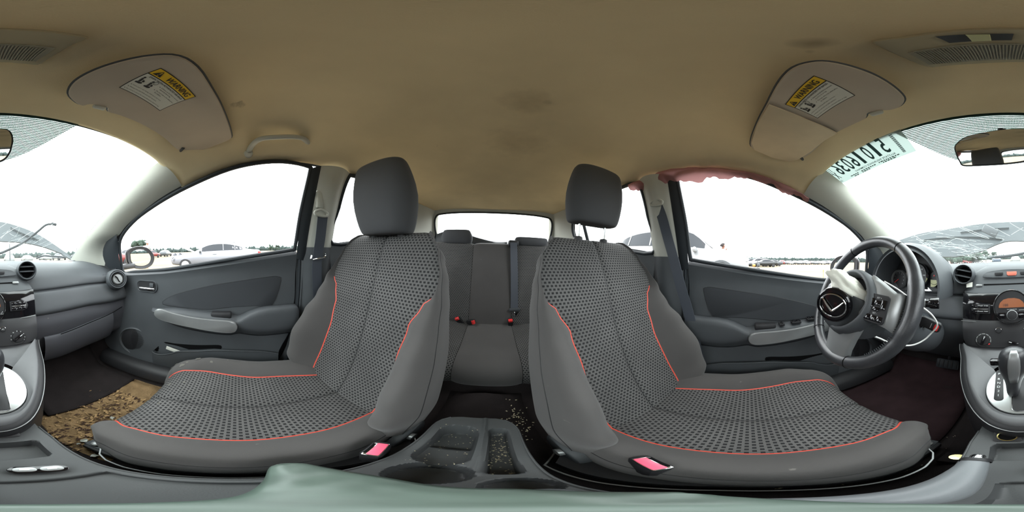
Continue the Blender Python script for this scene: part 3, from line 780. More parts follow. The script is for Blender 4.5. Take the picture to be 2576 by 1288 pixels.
# airbag tear label embossed
f = Fr(P(262, 690, y=.615), (1, .35, 0), (0, 0, 1)); m_ = MB(); put_text(m_, f, 'SRS AIRBAG', 0, 0, .008, z=.006)
o = m_.build('embossed_lettering', M_dash2, dash); o['kind'] = 'stuff'

# --- round vents
def vent(c, n, R_, slats, rim_m, tilt=0.0, pod=None, nm='air_vent'):
    v = MB(); v.lathe([(R_ * .80, -.03), (R_ * .86, .004), (R_ * .92, .008), (R_, .004), (R_ * 1.06, -.012), (R_ * 1.12, -.03)], c, n, 40, cap=False)
    o = v.build(nm, rim_m, dash)
    MB().lathe([(.0005, -.028), (R_ * .8, -.028)], c, n, 40, cap=False).build('vent_throat', M_dark, o)
    f = Fr(c, V((0, 0, 1)).cross(V(n)), (0, 0, 1))
    cs, sn = math.cos(tilt), math.sin(tilt)
    for q in slats:
        h = math.sqrt(max(.0001, (R_ * .82) ** 2 - q * q)); m_ = MB()
        a = f(-h * cs - q * sn, -h * sn + q * cs, -.006); b = f(h * cs - q * sn, h * sn + q * cs, -.006); mid = (a + b) / 2
        m_.box(mid, ((b - a).length, .0028, .018), .001, R=f.mat3() @ Matrix.Rotation(tilt, 3, 'Z') @ Matrix.Rotation(.25, 3, 'X')); m_.build('slat', M_dash, o)
    return o, f
cv1 = P(2423, 690, y=.650); cv2 = P(68, 680, y=.655)
vent(cv1, (-cv1.x * .25, -1, .16), .042, (-.008, .016), M_dash, tilt=-.2)
vent(cv2, (-cv2.x * .9, -1, .10), .040, (-.004, .016), M_dash, tilt=0)
cv3 = P(296, 702, y=.565); n3 = V((-.50, -.80, .22))
o, f = vent(cv3, n3, .040, (), M_dash)
MB().lathe([(.031, .002), (.030, .006), (.028, .006), (.027, .002)], cv3, n3, 36, cap=False).build('vent_ring', M_chrome, o)
m_ = MB(); m_.lathe([(.027, .0), (.024, .006), (.001, .007)], cv3, n3, 32, cap=False); m_.build('vent_disc', M_silver, o)
m_ = MB(); m_.tube([f(-.015, .018, .006), f(-.004, .008, .009), f(.004, -.010, .009), f(.014, -.020, .006)], .0032, 6); m_.build('vent_blade', M_dark, o)
MB().lathe([(.038, .0), (.046, .006), (.050, .0), (.056, -.03), (.058, -.07)], cv3, n3, 36, cap=False).build('vent_pod', M_dash, dash)
cv4 = V((-cv3.x - .015, cv3.y, cv3.z)); n4 = V((.5, -.8, .22)); o, f = vent(cv4, n4, .040, (-.012, .012), M_dash)
MB().lathe([(.038, .0), (.046, .006), (.050, .0), (.056, -.03), (.058, -.07)], cv4, n4, 36, cap=False).build('vent_pod', M_dash, dash)

# --- centre stack: proud panel
CX = .013
def stk(mb, zs, m, nm, par, prof):
    rows = []
    for z, y, hw in prof:
        row = []
        for j in range(25):
            t = -1 + j / 12; a = abs(t); row.append(V((CX + hw * t, y + .012 * a ** 6 - .004 * (1 - a * a), z)))
        row = [V((row[0].x - .001, row[0].y + .05, z))] + row + [V((row[-1].x + .001, row[-1].y + .05, z))]
        rows.append(row)
    o = mb.grid(rows).build(nm, m, par, sharp=60); return o
stk(MB(), 0, M_dash, 'stack_top_panel', dash, [(.968, .715, .105), (.958, .690, .125), (.945, .678, .148), (.93, .668, .150), (.90, .655, .168), (.880, .641, .182), (.866, .632, .186)])
radio = stk(MB(), 0, M_gloss, 'radio', dash, [(.866, .628, .188), (.864, .624, .188), (.82, .611, .188), (.782, .604, .187), (.764, .600, .186)])
stk(MB(), 0, M_black, 'heater_panel', dash, [(.764, .604, .186), (.762, .597, .186), (.72, .582, .184), (.685, .568, .178), (.664, .560, .168), (.658, .58, .160)])
def FC(px, py, y): return P(px, py, y=y)
fst = lambda px, py, y, up=.32: Fr(P(px, py, y=y), (1, 0, 0), (0, up, 1))
# hazard strip
f = fst(2545, 689, .664, .35)
MB().prism(closed_cr([f(x, y, 0) for x, y in [(-.118, -.006), (-.105, .008), (-.06, .016), (0, .019), (.06, .016), (.105, .008), (.118, -.006), (.105, -.013), (0, -.016), (-.105, -.013)]], 3), .004, f.n, .002).build('hazard_panel', M_dash, dash)
for x, mm, w1, nm in ((0, M_haz, .020, 'hazard_button'), (-.052, M_black, .017, 'indicator_window'), (.052, M_black, .017, 'indicator_window')):
    m_ = MB(); h_ = .0085 if x == 0 else .006
    m_.prism([f(x - w1 * .78, -h_, .004), f(x - w1, -h_ * .3, .004), f(x - w1, h_, .004), f(x + w1, h_, .004), f(x + w1, -h_ * .3, .004), f(x + w1 * .78, -h_, .004)], .003, f.n, .0012); m_.build(nm, mm, dash)
# thumb notch and cd slot
f = fst(2542, 715, .654, .40)
MB().box(f(0, 0, .0), (.215, .0055, .012), .001, R=f.mat3()).build('disc_slot', M_dark, radio)
m_ = MB(); m_.prism([f(x, .003 + y, -.004) for x, y in [(-.034, 0), (-.030, .016), (-.016, .024), (0, .026), (.016, .024), (.030, .016), (.034, 0)]], .006, f.n, .002); m_.build('disc_notch', M_dash2, radio)
m_ = MB(); m_.box(f(0, -.008, .002), (.068, .006, .006), .001, R=f.mat3()); m_.build('disc_sticker', M_paper, radio)
for px, py in ((2463, 718), (39, 711)):
    q = fst(px, py, .648, .40); m_ = MB(); m_.prism(q.pts(roundrect(.026, .0085, .004), z=0), .003, q.n, .001); m_.build('slot_button', M_silver, radio)
q = fst(2439, 717, .644, .40); m_ = MB(); m_.prism(q.pts([(-.012, -.011), (-.013, .006), (.012, .012), (.012, -.008)]), .0015, q.n); o = m_.build('foam_patch', M_paper); tag(o, 'small square of pale foam tape stuck at the left of the disc slot', 'foam tape')
# round radio face
fr0 = fst(2545, 772, .603, .22); Rr = .068
MB().lathe([(Rr, -.002), (Rr, .006), (Rr * .97, .009), (Rr * .94, .006), (Rr * .93, .002)], fr0.o, fr0.n, 56, cap=False).build('radio_bezel', M_chrome, radio)
rf = MB().lathe([(Rr * .935, .003), (Rr * .9, .0055), (.0005, .0065)], fr0.o, fr0.n, 56, cap=False).build('radio_face', M_black, radio)
dp = [(-.047, -.012), (-.047, -.004), (-.042, .008), (-.030, .019), (-.012, .024), (.012, .024), (.030, .019), (.042, .008), (.047, -.004), (.047, -.012)]
MB().prism(fr0.pts(dp, dy=.010, z=.006), .002, fr0.n).build('display', M_orange, radio, smooth=False)
m_ = MB(); put_text(m_, fr0, '188', -.022, .008, .010, z=.0084); m_.build('display_digits', M_ink, radio)['kind'] = 'stuff'
fk = Fr(fr0(0, -.031, .006), fr0.r, fr0.u)
MB().lathe([(.0185, 0), (.0175, .010), (.016, .013), (.001, .0145)], fk.o, fk.n, 36, cap=False).build('volume_knob', M_black, radio)
MB().lathe([(.0195, 0), (.0195, .004), (.018, .005)], fk.o, fk.n, 36, cap=False).build('knob_ring', M_silver, radio)
for sx2 in (-1, 1):
    MB().prism(fr0.pts([(sx2 * .022, -.020), (sx2 * .055, -.020), (sx2 * .053, -.036), (sx2 * .045, -.045), (sx2 * .024, -.044)], z=.006), .002, fr0.n, .0008).build('radio_key', M_gloss, radio)
m_ = MB()
for t_, x, y, h in (('BBE-A', -.036, -.0125, .0032), ('AUTO-M', .034, -.0125, .0032), ('MENU', -.036, -.030, .004), ('AUDIO CONT', .040, -.030, .0036), ('VOL PUSH POWER', 0, -.0085, .003)):
    if t_ in ('BBE-A',): continue
    put_text(m_, fr0, t_, x, y, h, z=.0086)
m_.build('lettering', M_txt, rf)['kind'] = 'stuff'
# key banks left and right
for sx2, cpx, cpy, labs in ((-1, 2468, 777, [('FM-AM', -.002, .013), ('SCAN', .019, .013), ('CD/AUX', -.002, -.009), ('TEXT', .019, -.009)]), (1, 47, 769, [('1', -.012, .011), ('2', .006, .012), ('3', .021, .012), ('4', -.010, -.011), ('5', .009, -.009), ('6', .023, -.007)])):
    q = Fr(P(cpx, cpy, y=.601), (1, 0, .0), (0, .22, 1)); tl = -.0 if sx2 < 0 else .06
    pl_ = [(sx2 * -.034, -.0185), (sx2 * .018, -.0185), (sx2 * .031, -.013), (sx2 * .036, 0), (sx2 * .031, .013), (sx2 * .018, .0185), (sx2 * -.034, .0185)]
    kb = MB().prism(q.pts(pl_, z=-.001), .006, q.n, .0015).build('key_bank', M_black, radio)
    for yy in (.010, -.010):
        for xx in ((-.024, -.002, .019) if sx2 < 0 else (-.020, -.002, .016)):
            MB().box(q(xx, yy, .0052), (.0195 if sx2 < 0 else .0165, .0115, .002), .0007, R=q.mat3()).build('key', M_gloss, kb)
    MB().box(q(.0 if sx2 < 0 else .0, .0, .006), (.054, .0026, .004), .0008, R=q.mat3()).build('chrome_bar', M_chrome, kb)
    m_ = MB()
    for t_, x, y in labs: put_text(m_, q, t_, x, y, .0042, z=.0066)
    m_.build('key_lettering', M_txt, kb)['kind'] = 'stuff'
# silver line under the radio
pts = [P(*p, y=.596) for p in [(2418, 806), (2450, 809), (2480, 810), (2500, 815), (2516, 823)]]; pts2 = [P(*p, y=.596) for p in [(89, 793), (60, 799), (25, 805), (8, 812), (0, 818)]]
for q in (pts, pts2): MB().tube(cat_rom(q, 4), .0010, 5).build('panel_line', M_silver, radio)
# three heater knobs
for px, py, rr, kind in ((2475, 855, .030, 'temp'), (2549, 861, .028, 'fan'), (44, 848, .030, 'mode')):
    q = Fr(P(px, py, y=.574), (1, 0, 0), (0, .40, 1))
    kn = MB().lathe([(rr * 1.05, -.004), (rr * 1.02, .004), (rr * .95, .007), (rr * .72, .006), (rr * .70, .004)], q.o, q.n, 44, cap=False).build('heater_knob', M_black, dash)
    MB().lathe([(rr * .70, .004), (rr * .68, .010), (rr * .64, .012), (.0005, .012)], q.o, q.n, 36, cap=False).build('knob_cap', M_black, kn)
    a = {'temp': -.30, 'fan': 1.25, 'mode': -.95}[kind]
    cs, sn = math.cos(a), math.sin(a); RR = Matrix.Rotation(a, 3, 'Z')
    MB().box(q(0, 0, .016), (rr * .34, rr * 1.30, .014), .004, R=q.mat3() @ RR).build('knob_grip', M_gloss, kn)
    MB().box(q(-sn * rr * .40, cs * rr * .40, .0235), (.0025, rr * .36, .001), 0, R=q.mat3() @ RR).build('pointer', M_txt, kn)
    m_ = MB()
    if kind == 'fan':
        for t_, an in (('0', 150), ('1', 118), ('2', 90), ('3', 62), ('4', 32)): put_text(m_, q, t_, math.cos(math.radians(an)) * rr * .84, math.sin(math.radians(an)) * rr * .84, .0050, z=.0078)
    elif kind == 'temp':
        for k in range(2):
            for seg_ in range(7):
                a1 = math.radians(200 - seg_ * 32); a2 = a1 - math.radians(26)
                m_.tube([q(math.cos(a1 + (a2 - a1) * i / 5) * rr * (.80 + .07 * k), math.sin(a1 + (a2 - a1) * i / 5) * rr * (.80 + .07 * k), .0078) for i in range(6)], .0004, 4)
    else:
        for an in (160, 125, 92, 60, 28, -5, -30, 195): put_text(m_, q, 'u' if an > 0 else 'v', math.cos(math.radians(an)) * rr * .84, math.sin(math.radians(an)) * rr * .84, .0042, z=.0078)
    m_.build('dial_marks', M_txt, kn)['kind'] = 'stuff'
    if kind == 'temp':
        a = math.radians(-38); m_ = MB(); m_.box(q(math.cos(a) * rr * .83, math.sin(a) * rr * .83, .0075), (.006, .0035, .001), 0, R=q.mat3() @ Matrix.Rotation(a + 1.2, 3, 'Z')); m_.build('hot_mark', M_red, kn)
for px, py, t_ in ((2512, 831, ''), (7, 828, 'AC')):
    q = Fr(P(px, py, y=.583), (1, 0, 0), (0, .36, 1)); b = MB().lathe([(.0105, -.003), (.0105, .004), (.009, .006), (.0005, .0065)], q.o, q.n, 28, cap=False).build('round_button', M_black, dash)
    MB().tube([q(math.cos(math.radians(a_)) * .0105, math.sin(math.radians(a_)) * .0105, .004) for a_ in range(20, 165, 12)], .0007, 5).build('button_glint_rim', M_chrome, b)
    if t_: m_ = MB(); put_text(m_, q, t_, 0, 0, .005, z=.007); m_.build('button_lettering', M_txt, b)

# --- instrument cluster under its hood
cl = thing('instrument_cluster', 'hooded instrument cluster with ringed speedometer behind the steering wheel', 'instrument cluster', (-.40, .65, .86))
HC = V((-.405, .64, .905))
rings = []
for k, (yy, sc_, zz) in enumerate([(.54, 1.00, 0), (.53, 1.03, .002), (.56, 1.08, .004), (.64, 1.10, 0), (.76, 1.00, -.018), (.86, .80, -.045)]):
    rings.append([V((HC.x + .168 * sc_ * math.cos(a_), yy + .05 * (math.sin(a_) * .4) * (1 if k < 3 else 0), HC.z - .01 + zz + .168 * sc_ * math.sin(a_) * (1.0))) for a_ in [math.radians(-14 + 208 * i / 32) for i in range(33)]])
inner = [[V((HC.x + .158 * sc_ * math.cos(a_), yy, HC.z - .01 + .156 * sc_ * math.sin(a_))) for a_ in [math.radians(-14 + 208 * i / 32) for i in range(33)]] for yy, sc_ in ((.68, .94), (.545, 1.0))]
MB().grid(inner + rings).build('hood', M_dash, cl, sharp=60)
m_ = MB(); fp = [V((HC.x + .15 * math.cos(a_), .682, HC.z - .01 + .150 * math.sin(a_))) for a_ in [math.radians(-30 + 240 * i / 32) for i in range(33)]]; m_.add(fp, [tuple(range(len(fp)))]); m_.build('cluster_back', M_black, cl, smooth=False)
for px, py, rr, mm in ((2307, 693, .058, M_chrome), (2262, 702, .045, M_silver)):
    q = Fr(P(px, py, y=.655), (1, -.1, 0), (0, .12, 1)); g_ = MB().lathe([(rr * 1.04, -.01), (rr * 1.04, .008), (rr * 1.0, .012), (rr * .96, .006), (rr * .94, 0)], q.o, q.n, 48, cap=False).build('gauge', mm, cl)
    MB().lathe([(rr * .95, .001), (.0005, .001)], q.o, q.n, 40, cap=False).build('dial', M_black, g_)
    MB().box(q(-rr * .30, -rr * .22, .005), (rr * .75, .0022, .001), 0, R=q.mat3() @ Matrix.Rotation(.6, 3, 'Z')).build('needle', M_red, g_)
    m_ = MB()
    labs = ['0', '20', '40', '60', '80', '100', '120'] if rr > .05 else ['0', '1', '2', '3', '4', '5', '6', '7', '8']
    for i, t_ in enumerate(labs):
        a_ = math.radians(220 - 260 * i / (len(labs) - 1)); put_text(m_, q, t_, math.cos(a_) * rr * .70, math.sin(a_) * rr * .70, .0065 if rr > .05 else .005, z=.002)
    for i in range(41):
        a_ = math.radians(220 - 260 * i / 40); d_ = q.r * math.cos(a_) + q.u * math.sin(a_); m_.tube([q.o + d_ * rr * .84 + q.n * .002, q.o + d_ * rr * .90 + q.n * .002], .0005, 4)
    m_.build('dial_marks', M_txt, g_)['kind'] = 'stuff'
q = Fr(P(2352, 702, y=.655), (1, -.25, 0), (0, .12, 1))
MB().lathe([(.033, -.01), (.033, .004), (.030, .008), (.029, .002), (.0005, .001)], q.o + q.u * .006, q.n, 36, cap=False).build('small_gauge', M_black, cl)
MB().prism(q.pts([(-.020, -.004), (.026, -.004), (.022, -.018), (.008, -.032), (-.004, -.036), (-.018, -.036)], z=.004), .002, q.n).build('display', M_lcd, cl, smooth=False)
m_ = MB(); m_.add([q(-.006, .012, .005), q(.002, .012, .005), q(-.002, .020, .005)], [(0, 1, 2)]); m_.build('warning_light', M_red, cl)
m_ = MB(); q2 = Fr(P(2320, 728, y=.62), (1, 0, 0), (0, .3, 1)); m_.prism(q2.pts([(-.065, .008), (-.02, -.004), (.035, -.006), (.048, -.004), (.028, .010), (.030, -.000), (-.018, .002), (-.05, .012)]), .003, q2.n); m_.build('chrome_wing_trim', M_chrome, cl)
# glass crumbs scattered on the dash
random.seed(3); m_ = MB()
for i in range(170):
    if random.random() < .7: px = random.choice([2392 + random.gauss(0, 5), 2462 + random.gauss(0, 4), 2430 + random.gauss(0, 34)]); py = 672 + random.gauss(0, 11)
    else: px = random.uniform(2380, 2520); py = random.uniform(657, 668)
    pz = .985 if py < 672 else .972; 
    c = P(px, max(662, py), z=.982 - max(0, py - 668) * .0012)
    if not (.60 < c.y < 1.0): continue
    r_ = random.uniform(.0012, .003); m_.box(c + V((0, 0, .003)), (r_, r_, r_), 0, R=Matrix.Rotation(random.random() * 3, 3, 'X'))
o = m_.build('glass_crumbs', M_crack); tag(o, 'tiny crumbs of shattered glass strewn on the dash beside the vent', 'broken glass', kind='stuff')

# --- steering column, stalk
col = thing('steering_column', 'black steering column shroud with ignition barrel and stalk', 'steering column', (-.34, .45, .78))
WC = V((-.341, .262, .905)); WT = .449
WN = V((0, -math.cos(WT), math.sin(WT))); WU = V((0, math.sin(WT), math.cos(WT))); wf = Fr(WC, (1, 0, 0), WU)
rings = []
for h, rx, ru, dn in ((-.055, .050, .045, 0), (-.065, .070, .060, -.005), (-.10, .078, .066, -.012), (-.20, .080, .070, -.03), (-.34, .085, .072, -.05), (-.42, .085, .075, -.05)):
    rings.append([wf(rx * math.cos(a_) * 1.0, ru * math.sin(a_) * (1.0 if math.sin(a_) > 0 else 1.3) + dn, h) for a_ in [2 * PI * i / 28 for i in range(28)]])
MB().loft(rings).build('shroud', M_dash, col, sharp=50)
a = P(2300, 762, y=.40); b = P(2354, 763, y=.42); d_ = (b - a).normalized()
base_ = wf(.06, .03, -.13)
stl = MB().tube([base_, base_.lerp(b, .35), a.lerp(b, .2)], [.011, .010, .012], 12).build('wiper_stalk', M_black, col)
MB().lathe([(.001, -.052), (.0115, -.050), (.0125, -.040), (.0125, -.016), (.0150, -.012), (.0165, -.008), (.0165, .012), (.0155, .014), (.001, .0145)], b - d_ * .004, d_, 30, cap=False).build('stalk_knob', M_gloss, stl)
f = Fr(b, d_.cross(V((0, 0, 1))) * -1, (0, 0, 1))
MB().lathe([(.0128, -.036), (.0134, -.033), (.0134, -.031), (.0128, -.028)], b, d_, 30, cap=False).build('stalk_ring', M_silver, stl)
# ignition barrel, key, wire ring
kc = P(2318, 812, y=.455); kd = (V((.35, -.80, .10))).normalized()
MB().lathe([(.026, -.05), (.026, -.006), (.022, .002), (.016, .004), (.0005, .004)], kc, kd, 32, cap=False).build('ignition_barrel', M_rubber, col)
MB().lathe([(.024, -.004), (.024, .003), (.019, .005)], kc, kd, 32, cap=False).build('barrel_collar', M_silver, col)
kf = Fr(kc + kd * .045, V((.80, .1, -.32)), V((.35, -.2, .9)))
key = thing('car_key', 'black remote key with red panic button standing in the ignition', 'key', kc + kd * .02)
MB().box(kc + kd * .016, (.018, .022, .012), .004, R=kf.mat3()).build('key_blade_collar', M_black, key)
kcen = P(2342, 814, y=.425); kf = Fr(kcen, V((.80, .1, -.34)), V((.35, 0, .9)))
MB().prism(kf.pts(roundrect(.066, .034, .010)), .011, kf.n, .004).build('key_head', M_black, key)
MB().prism(kf.pts([(x * .40 + .020, y) for x, y in roundrect(.034, .022, .007)], z=.011), .0015, kf.n, .0005).build('panic_button', M_red, key)
MB().prism(kf.pts(roundrect(.0015, .018, .0005), dx=.004, z=.011), .001, kf.n).build('button_groove', M_txt, key)
wp_ = [P(2225, 708, y=.36), P(2262, 730, y=.37), P(2300, 760, y=.38), P(2325, 776, y=.375), P(2345, 793, y=.37), P(2357, 812, y=.375), P(2355, 825, y=.38), P(2343, 838, y=.38), P(2325, 855, y=.37), P(2300, 867, y=.35), P(2275, 869, y=.33), P(2240, 863, y=.30), P(2215, 852, y=.28), P(2196, 845, y=.26)]
o = MB().tube(cat_rom(wp_, 5), [.0022] * (5 * 13 + 1), 8).build('wire_loop', M_white); tag(o, 'long white wire loop hung through the ignition key behind the wheel', 'wire')

# --- steering wheel
whl = thing('steering_wheel', 'worn black leather steering wheel with silver spokes and burst centre pad', 'steering wheel', WC)
Rw = .170; path = []; rad = []
for i in range(96):
    a_ = 2 * PI * i / 96; path.append(wf(math.cos(a_) * Rw, math.sin(a_) * Rw, 0)); 
    rad.append(.0155 + .0025 * max(0, math.cos(4 * (a_ - PI / 4)) * 0) + (.0022 if abs(math.sin(a_)) < .35 else 0))
MB().tube(path, rad, 16, closed=True).build('rim', M_leather, whl)
for ang in (57, 123, 290, 228):
    a_ = math.radians(ang); c = wf(math.cos(a_) * Rw, math.sin(a_) * Rw); t_ = wf.r * -math.sin(a_) + wf.u * math.cos(a_); MB().lathe([(.0161, -.0012), (.0165, 0), (.0161, .0012)], c, t_, 20, cap=False).build('rim_seam', M_dark, whl)
for sgn in (1, -1):                                                   # stitching on the inner edge
    m_ = MB()
    for i in range(26):
        a_ = math.radians((180 + 2 + i * 1.9) if sgn > 0 else (-2 - i * 1.9)); d_ = wf.r * math.cos(a_) + wf.u * math.sin(a_); t_ = wf.r * -math.sin(a_) + wf.u * math.cos(a_)
        p = WC + d_ * (Rw - .0115) + wf.n * .0115; m_.tube([p - t_ * .0012 - d_ * .004, p + t_ * .0012 + d_ * .004 + wf.n * .001], .0009, 5)
    o = m_.build('stitching', M_rubber, whl); o['kind'] = 'stuff'
ox = .012
# spokes: right and left arms, lower pair
def spoke(pts, w_, h0, m, nm):
    rings = []
    for (x, y, h), ww in zip(pts, w_):
        d_ = V((0, 1, 0)); rings.append([wf(x, y + ww * q, h + hh) for q, hh in ((-.5, -.012), (-.5, 0), (-.38, .005), (0, .007), (.38, .005), (.5, 0), (.5, -.012))])
    return MB().loft(rings).build(nm, m, whl, sharp=60)
for sg in (1, -1):
    sp_ = spoke([(ox + sg * .050, .006, .028), (ox + sg * .085, .0, .028), (ox + sg * .12, -.012, .020), (ox * 0 + sg * .148, -.016, .006)], [.105, .088, .075, .085], 0, M_silver, 'spoke')
    q = Fr(wf(ox + sg * .098, -.016, .0335), wf.r + wf.n * (-.22 * sg), wf.u)
    pad = MB().prism(q.pts(roundrect(.046, .060, .007)), .004, q.n, .002).build('button_pad', M_black, whl)
    for bx, by, bw, bh in ((-.014, .010, .011, .020), (0, .012, .014, .010), (0, -.001, .014, .008), (.014, .010, .011, .020), (-.014, -.020, .012, .012), (0, -.020, .012, .012), (.014, -.020, .012, .012)):
        MB().box(q(bx, by, .005), (bw, bh, .003), .0012, R=q.mat3()).build('button', M_gloss, pad)
    if sg > 0:
        m_ = MB(); put_text(m_, q, 'SET +', 0, .0225, .0032, z=.0045); put_text(m_, q, 'SET -', 0, -.0095, .0032, z=.0045); put_text(m_, q, 'ON', 0, -.020, .0035, z=.0068); m_.build('pad_lettering', M_txt, pad)['kind'] = 'stuff'
    rl = []
    # lower silver spoke arms
lw = [(-.048, -.070, .020), (-.043, -.10, .016), (-.036, -.13, .010), (-.030, -.160, .002)]
rings = []
for (x, y, h), (xa, xb) in zip(lw, ((-.045, .070), (-.040, .060), (-.036, .052), (-.036, .050))):
    rings.append([wf(xx, y, h + hh) for xx, hh in ((xa, -.012), (xa, 0), (xa + .005, .005), ((xa + xb) / 2, .008), (xb - .005, .005), (xb, 0), (xb, -.012))])
MB().loft(rings).build('lower_spoke', M_silver, whl, sharp=60)
# hub pad: shallow bowl, cover torn open
hub = []
for h, k in ((.0, .90), (.015, 1.0), (.035, 1.01), (.046, .96), (.050, .89), (.048, .84), (.036, .80), (.024, .78)):
    hub.append([wf(ox + .082 * k * math.cos(a_) * (1 + .10 * abs(math.cos(a_)) ** 3), -.012 + .078 * k * math.sin(a_) * (1 + .1 * (math.sin(a_) < 0)), h) for a_ in [2 * PI * i / 40 for i in range(40)]])
MB().grid(hub, closed_u=True).build('hub_cover', M_door, whl, sharp=70)
MB().add([p - wf.n * .004 for p in hub[-1]], [tuple(range(40))]).build('hub_cavity', M_dark, whl)
# lower flap of the torn cover, with emblem
ec = P(2097, 767, r=.372); en = ((CAMP - ec).normalized() * .8 + WN * .55).normalized(); ef = Fr(ec, V((1, .55, 0)), V((0, 0, 1))); ef = Fr(ec, V((0, 0, 1)).cross(en), (0, 0, 1))
rings = []
for t_ in range(9):
    k = t_ / 8; c = wf(ox + .035, -.055, .020).lerp(ec - ef.n * .012, k); c += wf.n * .010 * math.sin(PI * k)
    ww = .072 - .035 * k; rings.append([c + ef.r * ww * math.cos(a_) + (ef.u * (.050 - .014 * k)) * math.sin(a_) for a_ in [2 * PI * i / 24 for i in range(24)]])
MB().loft(rings).build('torn_flap', M_door, whl, sharp=70)
em = MB().lathe([(.040, -.014), (.0415, -.004), (.040, .003), (.037, .005), (.0355, .002), (.0005, .001)], ec, ef.n, 48, cap=False).build('emblem_base', M_gloss, whl)
ov = [(.031 * math.cos(a_), .026 * math.sin(a_)) for a_ in [2 * PI * i / 48 for i in range(48)]]
er = Fr(ef.o, ef.r, ef.u)
ct, sn_ = math.cos(-.12), math.sin(-.12)
def E2(x, y, z=0): return er(x * ct - y * sn_, x * sn_ + y * ct, z)
MB().tube([E2(x, y, .006) for x, y in ov], .0018, 8, closed=True).build('emblem_oval', M_chrome, em)
wing = cat_rom([V((-.030, .012, 0)), V((-.024, .011, 0)), V((-.016, .002, 0)), (V((-.006, -.008, 0))), V((0, -.013, 0)), V((.006, -.008, 0)), V((.016, .002, 0)), V((.024, .011, 0)), V((.030, .012, 0))], 4)
MB().tube([E2(p.x, p.y, .006) for p in wing], [.0011 + .0022 * math.sin(PI * i / (len(wing) - 1)) for i in range(len(wing))], 8).build('emblem_wings', M_chrome, em)

# torn airbag nylon bulging out of the hub
random.seed(5); b = bmesh.new(); bmesh.ops.create_icosphere(b, subdivisions=4, radius=1)
bo = P(2141, 731, r=.380)
from mathutils import noise
ax_r = V((0, 0, 1)).cross(CAMP - bo).normalized(); ax_u = V((0, 0, 1)); ax_n = (CAMP - bo).normalized()
for v_ in b.verts:
    p = v_.co.copy(); n_ = noise.noise(p * 1.7 + V((3, 1, 2))) * .45 + abs(noise.noise(p * 3.5)) * -.35 + noise.noise(p * 8) * .06
    p = p * (1 + n_)
    x, y, z = p.x * .052, p.y * .050, p.z * .028
    x2 = x * .85 + (-y) * .55; y2 = y * .95 - x * .25
    v_.co = bo + ax_r * x2 + ax_u * y2 + ax_n * z
vs = [v_.co.copy() for v_ in b.verts]; b.verts.index_update(); fs = [tuple(v_.index for v_ in f.verts) for f in b.faces]; b.free()
o = MB().add(vs, fs).build('airbag', M_bag, sharp=80); tag(o, 'crumpled off-white airbag cloth bulging from the steering wheel hub', 'airbag')
# ================================================================== OUTER BODY SKIN (closes the gaps between trims)
M_body = mat('dark_car_paint', (34, 36, 40), .4, spec=.6)
for s in (1, -1):
    bd = thing('body_side', 'outer body panels of the car around the %s side windows' % names[s], 'car body', (s * .76, -.3, .3)); bd['kind'] = 'structure'
    m_ = MB(); m_.grid([[V((s * x, y, z)) for y in (1.25, .75, .3, -.27, -.44, -1.15, -1.66)] for x, z in ((.72, .24), (.765, .45), (.77, .70), (.745, .86))])
    m_.build('lower_panel', M_body, bd)
    topf = [(1.0, .87), (.603, .875), (.064, .93), (-.25, .975), (-.44, 1.0), (-.8, 1.055), (-1.12, 1.11), (-1.6, 1.12)]
    A = [V((s * (xs(z) + .035), y, z)) for y, z in topf]; B = [V((s * .75, y, .84)) for y, z in topf]; poly_patch(A, B, 24, 3).build('shoulder_panel', M_body, bd)
    A = T3(s, [(-.288, .95), (-.30, 1.36)], .03); B = T3(s, [(-.43, .95), (-.45, 1.36)], .03); MB().grid([A, B]).build('pillar_skin', M_body, bd)
    # roof rail skin
    A = T3(s, [(.66, .98), (.60, 1.085), (.48, 1.16), (.33, 1.226), (.14, 1.292), (-.01, 1.342), (-.154, 1.370), (-.28, 1.372), (-.46, 1.376), (-.6, 1.378), (-.9, 1.362), (-1.10, 1.30), (-1.17, 1.20)], .028)
    B = [V((s * x, y, z)) for x, y, z in [(.62, .99, .98), (.61, .85, 1.09), (.59, .60, 1.23), (.57, .42, 1.32), (.55, .26, 1.385), (.50, .0, 1.43), (.50, -.154, 1.44), (.50, -.28, 1.44), (.50, -.46, 1.44), (.50, -.7, 1.44), (.50, -1.0, 1.43), (.52, -1.30, 1.39), (.55, -1.5, 1.22)]]
    poly_patch(A, B, 50, 3).build('roof_rail_skin', M_body, bd)
    A = T3(s, [(-1.165, .9), (-1.165, 1.13), (-1.17, 1.22), (-1.12, 1.31)], .03); B = [V((s * x, y, z)) for x, y, z in [(.62, -1.66, .9), (.60, -1.62, 1.1), (.56, -1.5, 1.25), (.50, -1.42, 1.38)]]
    poly_patch(A, B, 14, 3).build('rear_pillar_skin', M_body, bd)
    MB().grid([[V((s * x, .66, z)), V((s * x2, 1.10, z))] for x, x2, z in ((.69, .66, .9), (.77, .74, .86))]).build('cowl_side', M_dark, bd)
m_ = MB(); m_.grid([[V((x, y, .24)) for x in (-.72, 0, .72)] for y in (1.25, -1.66)]); m_.build('underbody', M_dark); tag(C.objects['underbody'], 'dark underside of the car beneath the carpet', 'underbody', kind='structure')
m_ = MB(); m_.grid([[V((x, -1.66, z)) for x in (-.72, 0, .72)] for z in (.24, 1.06)]); m_.build('wall_rear', M_dark); tag(C.objects['wall_rear'], 'dark tail panel behind the boot', 'tail panel', kind='structure')
m_ = MB(); m_.grid([[V((x, y, z)) for x in (-.70, -.3, 0, .3, .70)] for y, z in ((1.03, .945), (1.13, .965), (1.24, .94), (1.25, .5))]); m_.build('trim_12', M_black); tag(C.objects['trim_12'], 'black cowl panel at the foot of the windshield', 'cowl', kind='structure')

